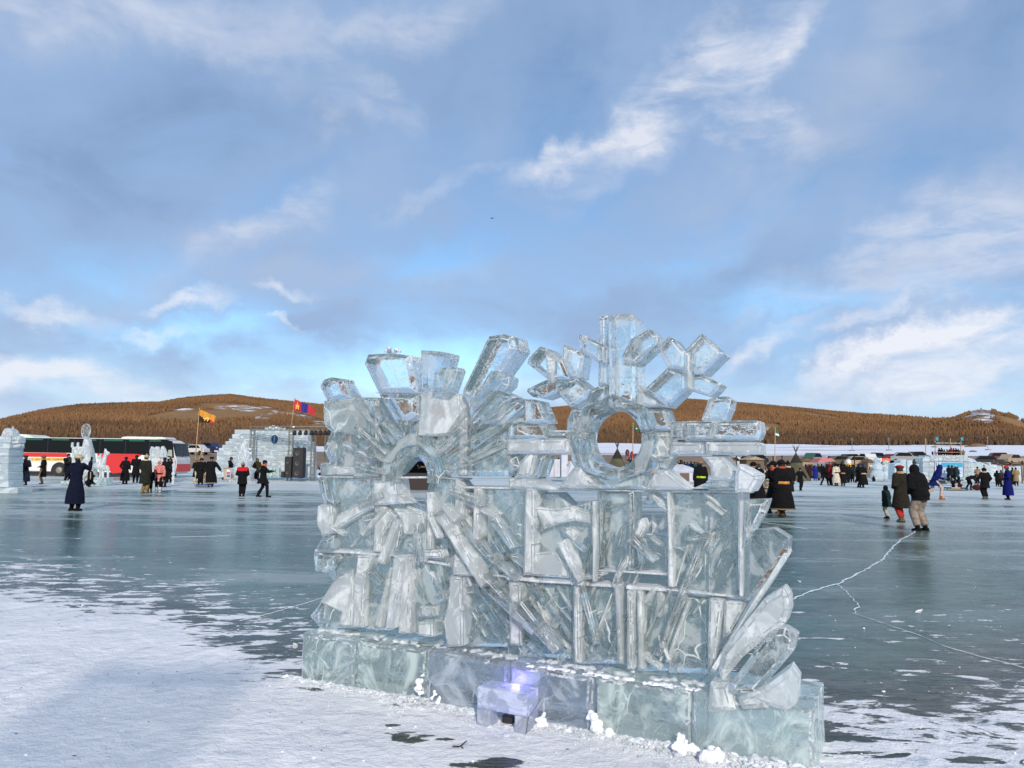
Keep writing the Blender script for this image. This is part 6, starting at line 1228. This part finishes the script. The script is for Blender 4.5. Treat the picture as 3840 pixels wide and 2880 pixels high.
        q.ball(HT((0, .040, .010)), (.125, .122, .145), 14, 9); q.tube([HT((0, .03, -.05)), nk+rotx((0, .02, -.03), ln)], [.115, .13], 12)
    if hk != 'none':
        o = fin(q, 'hood' if 'hood' in hk else 'hat', cloth(hc, hk in ('fur', 'papakha')), .016 if hk in ('fur', 'peak') and near else 0)
        if hk == 'furhood':
            q = MB()
            for i in range(16): th = 6.283*i/16; q.ball(HT((.105*math.cos(th), -.055+.02*math.sin(th*2), .005+.125*math.sin(th))), .034, 6, 5)
            fin(q, 'fur_ruff', cloth(trim or (.35, .25, .15), True), 0, par=o)
    if belt: q = MB(); q.tube([T((0, 0, .055)), T((0, 0, .135))], [(.198*B, .168*B), (.190*B, .158*B)], 18, side=(1, 0, 0)); fin(q, 'sash', cloth(belt))
    if scarf: q = MB(); q.tube([T((0, -.005, .48)), T((0, -.01, .56)), T((0, -.012, .60))], [(.135, .125), (.12, .115), (.10, .10)], 14, side=(1, 0, 0)); fin(q, 'scarf', cloth(scarf))
    return r
K0 = (.0055, .0055, .0065); K1 = (.011, .008, .008); NV = (.004, .006, .020); OL = (.030, .028, .014); TAN = (.26, .16, .09); CRM = (.50, .40, .26); RD = (.45, .02, .02); BRN_ = (.05, .025, .015); GRY = (.16, .15, .14)
CR = dict(legs=[(-.13, -.08, .08), (.13, .02, .08)], pel=(0, .16, .36))
# left side, front to back
person(278, 1916, 212, 165, 'person in a long navy coat and cream fur hat holding up a camera', NV, 'robe', K0, K0, ('fur', CRM), ('up', 'pocket'), lean=4, spread=.12, headtilt=-8)
person(332, 1826, 82, 100, 'crouching person in black bowed over behind the cream fur hat', K0, 'coat', K0, K0, ('beanie', K0), ('fwd', 'fwd'), lean=48, **CR)
person(46, 1832, 134, 20, 'person in a dark flowered coat and red headscarf beside the ice pillar', K1, 'coat', (.03, .02, .02), K0, ('beret', (.25, .015, .02)), ('front', 'front'), scarf=(.28, .06, .04), bulk=1.15)
person(72, 1828, 126, -160, 'person in black standing close behind the red headscarf', K0, 'coat', K1, K0, ('beanie', K0), ('down', 'down'))
person(90, 1820, 112, -120, 'person in a dark navy robe and square fur cap at the rear of the coach', (.010, .016, .030), 'robe', K0, K0, ('papakha', (.04, .03, .025)), ('front', 'front'))
person(158, 1815, 108, -60, 'person in a black hooded coat and tan boots before the coach side', K0, 'long', TAN, TAN, ('fur', (.14, .10, .05)), ('front', 'front'), belt=None, scarf=(.25, .19, .12))
person(249, 1812, 112, 60, 'person in black half hidden behind the ice castle', K0, 'coat', K0, K0, ('beanie', K0), ('fwd', 'down'))
person(467, 1816, 104, 175, 'person in a black robe standing with back turned left of the fur-hat pair', K0, 'robe', K0, K0, ('beanie', K0), ('pocket', 'pocket'))
person(507, 1810, 105, 200, 'person in black with raised elbow right beside the red wedge of the coach', K0, 'long', K0, K0, ('beanie', K0), ('down', 'front'))
person(541, 1849, 144, 165, 'person in dark olive coat and cream bobble hat facing the ice wings', (.016, .018, .012), 'long', (.22, .15, .06), (.28, .18, .07), ('bobble', (.42, .32, .20)), ('down', 'front'), scarf=CRM, bulk=1.1)
person(560, 1848, 92, 30, 'small child in dark clothes at the olive coat side', K0, 'coat', K0, (.10, .06, .03), ('beanie', K0), ('down', 'down'))
person(594, 1846, 118, 10, 'child in a pink parka with a fur hood and white skates', (.62, .20, .17), 'coat', K0, (.6, .58, .55), ('furhood', (.60, .22, .19)), ('down', 'down'), belt=K1, trim=(.55, .45, .38), glove=K0)
person(612, 1826, 112, 170, 'person in black behind the pink parka', K0, 'coat', K0, K0, ('beanie', K0), ('pocket', 'pocket'))
person(634, 1810, 94, 15, 'person in a black robe with clasped hands before the coach door', K0, 'robe', K0, K0, ('beanie', K0), ('front', 'front'), glove=(.25, .13, .09))
person(733, 1812, 92, 60, 'person in a dark coat with fur-trimmed hat left of the two wide robes', K0, 'long', CRM, CRM, ('fur', (.22, .15, .09)), ('front', 'front'), belt=(.35, .30, .10))
person(751, 1819, 102, 30, 'person in a wide black fur coat beside the blue sledge', K0, 'long', K0, K0, ('fur', K1), ('front', 'front'), bulk=1.25)
person(789, 1826, 112, 20, 'stout man in a wide black robe and tall black fur hat', K0, 'robe', K0, K1, ('papakha', K0), ('down', 'wide'), bulk=1.2, trim=(.40, .34, .20))
person(863, 1797, 83, 60, 'woman in black holding one arm out behind the beige box', K0, 'long', (.5, .42, .38), K0, ('fur', K1), ('fwd', 'fwd'), scarf=(.08, .03, .02))
person(906, 1862, 128, 190, 'person in a red and black jacket with a beige beanie seen from behind', K0, 'coat', K0, K0, ('beanie', (.24, .18, .10)), ('front', 'front'), yoke=(.48, .015, .02), bulk=1.15, spread=.08)
person(961, 1806, 88, 20, 'person in an olive hooded parka behind the orange hood', OL, 'coat', K0, K0, ('hood', OL), ('down', 'front'), bulk=1.1)
person(984, 1864, 140, 100, 'walking person in a black coat with orange collar and pink hood down', K0, 'coat', K0, K0, ('beanie', K0), ('fwd', 'fwd'), stride=.22, scarf=(.62, .16, .05), headtilt=10)
person(1208, 1798, 86, -90, 'crouching person with red sleeves peeping out behind the left edge of the sculpture', K0, 'coat', K0, K0, ('beanie', (.3, .02, .02)), ('up', 'down'), lean=15, **CR)
# seen through the arch
for i, (x, y, h, yw, lab, c, hc) in enumerate([(1545, 1800, 94, 160, 'person in black with a tan fur hat in the middle of the arch opening', K0, TAN), (1522, 1790, 80, 100, 'dark figure at the left inside the arch opening', K1, K0), (1566, 1786, 78, -60, 'dark figure behind the middle one inside the arch opening', K0, K1),
                                          (1588, 1790, 78, 200, 'person with a dark red cap under the stall awning', K0, (.25, .01, .02)), (1606, 1788, 76, -90, 'person in tan trousers at the right edge of the arch opening', K0, K0)]):
    person(x, y, h, yw, lab, c, 'coat' if i else 'long', TAN if i == 4 else K0, K0, ('fur' if i == 0 else 'beanie', hc), ('front', 'down'))
# between the arms of the ice
person(2033, 1810, 96, 80, 'person in a dark green robe and red cap bending forward between the ice arms', (.006, .035, .025), 'robe', K0, K0, ('beanie', RD), ('out', 'hang'), lean=22)
person(2094, 1792, 74, 170, 'person in a dark purple robe with a pointed hat in front of the snow building', (.020, .010, .018), 'robe', K0, K0, ('peak', K0), ('front', 'front'))
person(1925, 1790, 70, -60, 'person in dark red glimpsed left of the green robe', (.10, .01, .02), 'robe', K0, K0, ('beanie', K0), ('down', 'down'))
row = [(2497, 1790, 62, 'leftmost black figure of the waiting row', K0, None, 'beanie'), (2526, 1793, 64, 'figure in black with a gold sash in the waiting row', K0, (.65, .36, .05), 'beanie'), (2541, 1788, 60, 'figure in yellow behind the gold sash', (.55, .30, .05), None, 'none'), (2553, 1795, 70, 'tallest black figure of the waiting row', K0, GRY, 'papakha'),
       (2567, 1796, 66, 'black figure right of the tallest one', K1, None, 'beanie'), (2578, 1793, 64, 'figure in a dark blue robe in the waiting row', (.01, .025, .12), None, 'none'), (2592, 1791, 62, 'dark figure third from the right end of the row', K0, None, 'beanie'), (2605, 1791, 60, 'figure in dark teal near the right end of the row', (.01, .06, .07), None, 'beanie'), (2616, 1790, 58, 'dark red capped figure at the right end of the row', K1, None, 'beret')]
for i, (x, y, h, lab, c, sa, ht) in enumerate(row): person(x, y, h, random.choice([160, 190, 150, 210]), lab, c, 'robe' if i % 2 else 'coat', K0, K0, (ht, (.2, .01, .02) if ht == 'beret' else K0), ('down', 'down'), belt=sa)
person(2628, 1878, 150, 185, 'man in a black robe with a yellow-green sash and tan hat behind the ice arm', K0, 'robe', K0, K0, ('beret', (.32, .19, .08)), ('down', 'down'), belt=(.42, .60, .04), bulk=1.2)
# right side
person(2838, 1938, 214, -35, 'man in a black robe stooping with hands before him beside the white ice cube', K0, 'robe', K0, (.05, .08, .05), ('beanie', K0), ('fwd', 'hang'), lean=16, headtilt=25, bulk=1.15, scarf=K0)
person(2886, 1895, 156, 170, 'person in a black and cream checked coat between the two dark robes', K0, 'long', K0, K0, ('beanie', K0), ('down', 'down'), bulk=.95)
chk = bpy.data.materials.new('checked_cloth'); chk.use_nodes = True; t = NT(chk.node_tree); ck = t.new('ShaderNodeTexChecker'); t.l.new(t.new('ShaderNodeTexCoord').outputs['Object'], ck.inputs[0]); ck.inputs['Scale'].default_value = 16; ck.inputs[1].default_value = (.012, .012, .012, 1); ck.inputs[2].default_value = (.50, .40, .28, 1)
t.l.new(ck.outputs[0], chk.node_tree.nodes['Principled BSDF'].inputs['Base Color']); chk.node_tree.nodes['Principled BSDF'].inputs['Roughness'].default_value = .95
for o in list(COL.objects):
    if o.name.startswith('coat') and o.parent and 'checked' in o.parent.get('label', ''): o.data.materials[0] = chk
person(2936, 1936, 212, -160, 'tall person in a wide black robe with orange sash and brown boots', K0, 'robe', BRN_, (.10, .05, .025), ('fur', K1), ('front', 'down'), belt=(.60, .25, .07), scarf=(.35, .07, .03), bulk=1.2, trim=(.25, .18, .08), stride=.10)
person(2905, 1925, 196, -70, 'person in black with an orange scarf and round fur hat facing left', K0, 'robe', BRN_, (.10, .05, .025), ('fur', K0), ('fwd', 'fwd'), scarf=(.50, .09, .03), stride=.12)
person(2958, 1880, 150, 180, 'person in a brown coat and peaked black hat behind the orange-sash robe', K1, 'long', K0, K0, ('peak', K0), ('down', 'down'), scarf=(.45, .30, .14))
person(3002, 1840, 86, 10, 'child in black skating toward the camera before the big teepee', K0, 'coat', K0, K0, ('beanie', K0), ('wide', 'wide'), stride=.12, bulk=1.1)
person(2970, 1802, 58, 180, 'dark hooded figure in front of the teepee canvas', K0, 'robe', K0, K0, ('hood', K0), ('down', 'down'))
rc = [(3008, 1800, 62, 'person in a teal jacket before the right side of the teepee', (.01, .16, .22), 'coat', 'beanie', None), (3037, 1802, 62, 'person in a dark brown robe right of the teal jacket', (.03, .012, .012), 'robe', 'none', None), (3057, 1802, 58, 'person in a royal blue robe right of the teepee', (.008, .02, .20), 'robe', 'beanie', None),
      (3070, 1801, 60, 'person in black with light trousers right of the royal blue robe', K0, 'jacket', 'beanie', None), (3092, 1820, 78, 'walking person in black with a long stride left of the red coat', K0, 'coat', 'none', None), (3107, 1802, 62, 'dark figure behind the walking one', K0, 'coat', 'beanie', None), (3118, 1821, 82, 'person in a dark red coat and bright red cap', (.16, .008, .015), 'coat', 'beanie', None),
      (3137, 1822, 84, 'person in a cream white robe with a dark sash', (.55, .47, .36), 'robe', 'fur', K0), (3162, 1822, 80, 'person in black with an orange belt beside the white robe', K0, 'robe', 'beanie', (.55, .28, .06)), (3181, 1810, 72, 'person in a short black coat right of the orange belt', K0, 'coat', 'none', None), (3197, 1809, 66, 'person in dark green jacket in the right crowd', (.015, .03, .02), 'jacket', 'beanie', None),
      (3208, 1810, 68, 'person in dark grey with brown cap in the right crowd', (.03, .03, .03), 'coat', 'none', None), (3222, 1828, 88, 'person in black leaning beside the flared robe', K1, 'long', 'beanie', None), (3238, 1829, 90, 'person in a flared black robe with an orange belt and blue cap', K0, 'robe', 'beret', (.60, .36, .12)), (3253, 1785, 48, 'small distant person in black with a grey belt', K0, 'coat', 'none', GRY)]
for i, (x, y, h, lab, c, L_, ht, sa) in enumerate(rc):
    person(x, y, h, [170, 200, 160, 30, 90, 180, 200, 190, 175, 20, 150, 60, 100, 190, 0][i], lab, c, L_, GRY if i == 3 else K0, BRN_ if i == 7 else K0, (ht, RD if i == 6 else ((.01, .015, .12) if ht == 'beret' else K0)), ('front', 'down') if i % 2 else ('down', 'front'), belt=sa, stride=.26 if i == 4 else (.14 if i == 13 else .02), bulk=1.1 if i in (7, 13) else 1.0)
person(3277, 1806, 36, -80, 'person in black sitting on a low stool beside the snowmen', K0, 'coat', K0, K0, ('beanie', K0), ('fwd', 'fwd'), lean=20, **CR)
person(3352, 1810, 62, 160, 'person in black standing between the snowmen and the ice arch wall', K0, 'coat', K0, K0, ('hood', K0), ('down', 'down'))
for x, y, h, lab, c in [(3100, 1796, 58, 'dark figure deep in the crowd above the walking person', K0), (3148, 1800, 60, 'dark figure peeping behind the white robe', K1), (3172, 1800, 58, 'dark blue figure between the orange belt and short coat', (.01, .015, .05)), (3083, 1797, 58, 'black figure between the pale trousers and the walker', K0), (3022, 1798, 58, 'dark maroon figure beside the teal jacket', (.07, .01, .02)), (3188, 1800, 58, 'tan-faced black figure behind the short coat', K0)]:
    person(x, y, h, random.choice([150, 180, 210, 30]), lab, c, 'coat', K0, K0, ('beanie', K0), ('down', 'down'))
person(3328, 1945, 124, -150, 'small child in a dark green hooded jacket and light trousers', (.010, .022, .022), 'coat', (.42, .36, .25), K0, ('hood', K0), ('down', 'down'), stride=.10, bulk=1.15, lean=6)
person(3382, 1957, 214, 200, 'woman in a dark olive coat, red hat and high khaki boots', (.020, .016, .011), 'long', (.40, .03, .02), (.15, .12, .06), ('beret', (.20, .012, .015)), ('down', 'front'), stride=.08, bulk=1.1, scarf=(.40, .25, .12))
person(3457, 1992, 252, 205, 'hunched man in a black hoodie and beige trousers seen from behind', K0, 'jacket', (.26, .21, .17), K0, ('hood', K0), ('front', 'front'), lean=14, bulk=1.35, spread=.15, headtilt=10)
person(3510, 1872, 140, 80, 'skater in a bright blue hooded coat with one leg stretched behind', (.004, .010, .09), 'coat', (.45, .34, .30), (.40, .12, .03), ('hood', (.005, .010, .10)), ('back', 'fwd'), lean=28, legs=[(-.10, -.18, .08), (.10, .52, .20)], pel=(0, .05, .86))
# in front of the gallery
fr = [(3544, 1797, 60, 30, 'person in a brown coat leaning at the left of the poster', (.13, .07, .04), 'long', 0), (3560, 1806, 62, 190, 'dark figure at the left of the sledge group', K0, 'coat', 0), (3572, 1804, 60, 160, 'black figure second in the sledge group', (.012, .02, .03), 'coat', 0), (3584, 1808, 64, 200, 'figure with a cream fur hood in the sledge group', K0, 'coat', 0), (3592, 1812, 62, 100, 'figure in dark grey-blue at the right of the sledge group', (.03, .05, .06), 'coat', 0),
      (3603, 1800, 62, 10, 'person in a light brown coat at the right of the poster', (.24, .13, .06), 'coat', 0), (3668, 1815, 66, 170, 'person with a pinkish tan backpack near the ice wall', (.24, .14, .09), 'coat', 0), (3812, 1822, 70, 150, 'person in a tan coat at the right edge behind the blue robe', (.26, .18, .08), 'long', 0), (3800, 1818, 66, 200, 'person in black with a wide hat behind the blue robe', K0, 'coat', 0)]
for x, y, h, yw, lab, c, L_, _ in fr: person(x, y, h, yw, lab, c, L_, K0, K0, ('fur' if 'fur' in lab else 'beanie', CRM if 'cream' in lab else K0), ('front', 'front'))
person(3575, 1830, 52, -30, 'dark person sitting on the sledge before the poster', K0, 'coat', K0, K0, ('fur', (.35, .28, .2)), ('fwd', 'fwd'), lean=10, **CR); person(3600, 1832, 48, 60, 'second dark person crouching at the right of the sledge', (.10, .01, .01), 'coat', K0, K0, ('beanie', K0), ('fwd', 'fwd'), lean=18, **CR)
person(3632, 1837, 82, 85, 'person in black bending low to reach for a red bag', K0, 'coat', K0, K0, ('beanie', K0), ('hang', 'hang'), lean=78, stride=.12)
person(3696, 1872, 118, 185, 'person in a black coat with a cream hood collar seen from behind', K0, 'coat', K0, (.14, .13, .12), ('fur', K0), ('pocket', 'wide'), scarf=(.50, .36, .20), bulk=1.2, spread=.08)
person(3741, 1824, 60, 150, 'first of two dark people huddled before the ice wall', K0, 'coat', K0, K0, ('hood', K0), ('front', 'front'), bulk=1.1); person(3757, 1826, 64, 200, 'right-hand and taller of the two huddled dark people', (.03, .02, .015), 'coat', K0, K0, ('beanie', K0), ('front', 'front'))
person(3782, 1874, 130, -120, 'person in a long royal blue robe with a red hat', (.004, .007, .10), 'robe', K0, K0, ('beanie', (.60, .02, .02)), ('front', 'front'), belt=K1, bulk=1.0)
# on the gallery deck
zd = at(3560, 1707, GD+.6).z
for i, x in enumerate([3498, 3509, 3522, 3531, 3541, 3551, 3560, 3568, 3576, 3585, 3594, 3603, 3613]):
    c = [K0, K0, K1, K0, K0, (.05, .01, .01), K0, (.22, .01, .015), (.20, .01, .015), K0, K0, (.01, .08, .08), (.20, .13, .07)][i]
    nm = ['leftmost onlooker lying low', 'onlooker beside the left post', 'tall onlooker in black', 'second tall onlooker in black', 'onlooker in dark brown', 'onlooker in dark maroon', 'onlooker with bare dark hair', 'onlooker in a dark red coat', 'onlooker in the other red coat', 'onlooker with a broad black hat', 'onlooker bowing forward', 'onlooker in dark teal', 'onlooker in tan at the right post'][i]
    h = [22, 26, 40, 40, 32, 34, 34, 42, 40, 40, 36, 32, 32][i]
    person(x, 1707, h*1.05, random.choice([160, 190, 20, 210]), nm+' on the gallery deck', c, 'coat', K0, K0, ('none' if i == 6 else 'beanie', K0), ('front', 'front'), lean=10, D=GD+.5+(i % 3)*.45, zb=zd, group='onlookers on the gallery deck', **CR)
# --- things they carry
def pack(px, py, D, h, c, label, rz=0):
    p = at(px, py, D); r = wroot('backpack', p, label, 'backpack'); q = MB(); q.ball(p, (h*.36, h*.22, h*.5), 12, 9); q.ball(p+Vector((0, -.08*h, -.2*h)), (h*.28, h*.2, h*.22), 10, 6); q.build('bag', cloth(c), r, voxel=h*.04)
    for s_ in (-1, 1): q = MB(); q.tube([p+Vector((s_*.15*h, -.22*h, .35*h)), p+Vector((s_*.18*h, -.25*h, 0)), p+Vector((s_*.15*h, -.2*h, -.35*h))], .018, 6); q.build('strap', cloth((.45, .38, .25)), r)
pack(338, 1783, G(332, 1826).y-.35, .52, K0, 'black backpack with pale straps on the crouching person'); pack(3668, 1778, G(3668, 1815).y-.3, .62, (.30, .17, .11), 'pinkish tan backpack on a person near the ice wall')
D = G(3655, 1840).y; p = Vector((at(3664, 1830, D).x, D, .22)); q = MB(); q.ball(p, (.34, .2, .2), 10, 7); q.tube([p+Vector((-.15, 0, .12)), p+Vector((-.08, 0, .32)), p+Vector((.08, 0, .32)), p+Vector((.15, 0, .12))], .02, 6)
o = q.build('duffel_bag', cloth((.06, .012, .012)), smooth=True); bake(o, p); tag(o, 'dark red duffel bag held low by the bending person', 'bag')
D = G(3583, 1839).y; cx = at(3585, 1836, D).x; r = wroot('sledge', Vector((cx, D, 0)), 'dark sledge with an orange strap under the seated people', 'sledge'); q = MB(); q.box((cx, D, .16), (1.35, .5, .08)); q.build('deck', BLK, r, bevel=.01); q = MB(); q.box((cx-.15, D-.26, .17), (.6, .02, .05)); q.build('strap', FO, r)
for s_ in (-1, 1): q = MB(); q.tube([(cx-.75, D+s_*.2, .14), (cx-.6, D+s_*.2, .02), (cx+.7, D+s_*.2, .02)], .02, 6); q.build('runner', DARK, r)
p = at(262, 1722, G(278, 1916).y-.3); q = MB(); q.box(p, (.075, .012, .15)); o = q.build('phone', BLK, bevel=.003); bake(o, p); tag(o, 'black phone held up by the person in the cream fur hat', 'phone')
D = G(3277, 1806).y+.1; cx = at(3281, 1806, D).x; r = wroot('stool', Vector((cx, D, 0)), 'small pale stool under the seated person by the snowmen', 'stool'); q = MB(); q.box((cx, D+.1, .28), (.4, .35, .06)); q.build('seat', FW, r)
for sx in (-1, 1):
    for sy in (-1, 1): q = MB(); q.tube([(cx+sx*.16, D+.1+sy*.13, 0), (cx+sx*.15, D+.1+sy*.12, .26)], .02, 6); q.build('leg', FW, r)
D = G(3520, 1815).y; r = wroot('shovel_pair', Vector((at(3522, 1812, D).x, D, 0)), 'blue and grey poles stuck in a dark box left of the poster', 'tool stand'); a = r.location; q = MB(); q.box((a.x, D, .15), (.9, .5, .3)); q.build('box', BLK, r, bevel=.02); q = MB(); q.tube([(a.x-.1, D, .2), (a.x-.2, D, 1.9)], .035, 6); q.build('pole', mat('blue_pole', (.01, .02, .12), .5), r); q = MB(); q.tube([(a.x+.2, D, .2), (a.x+.15, D, 1.8)], .03, 6); q.build('pole', METAL, r); q = MB(); q.box((a.x+.25, D-.28, .04), (.6, .02, .08)); q.build('label_strip', FG, r)
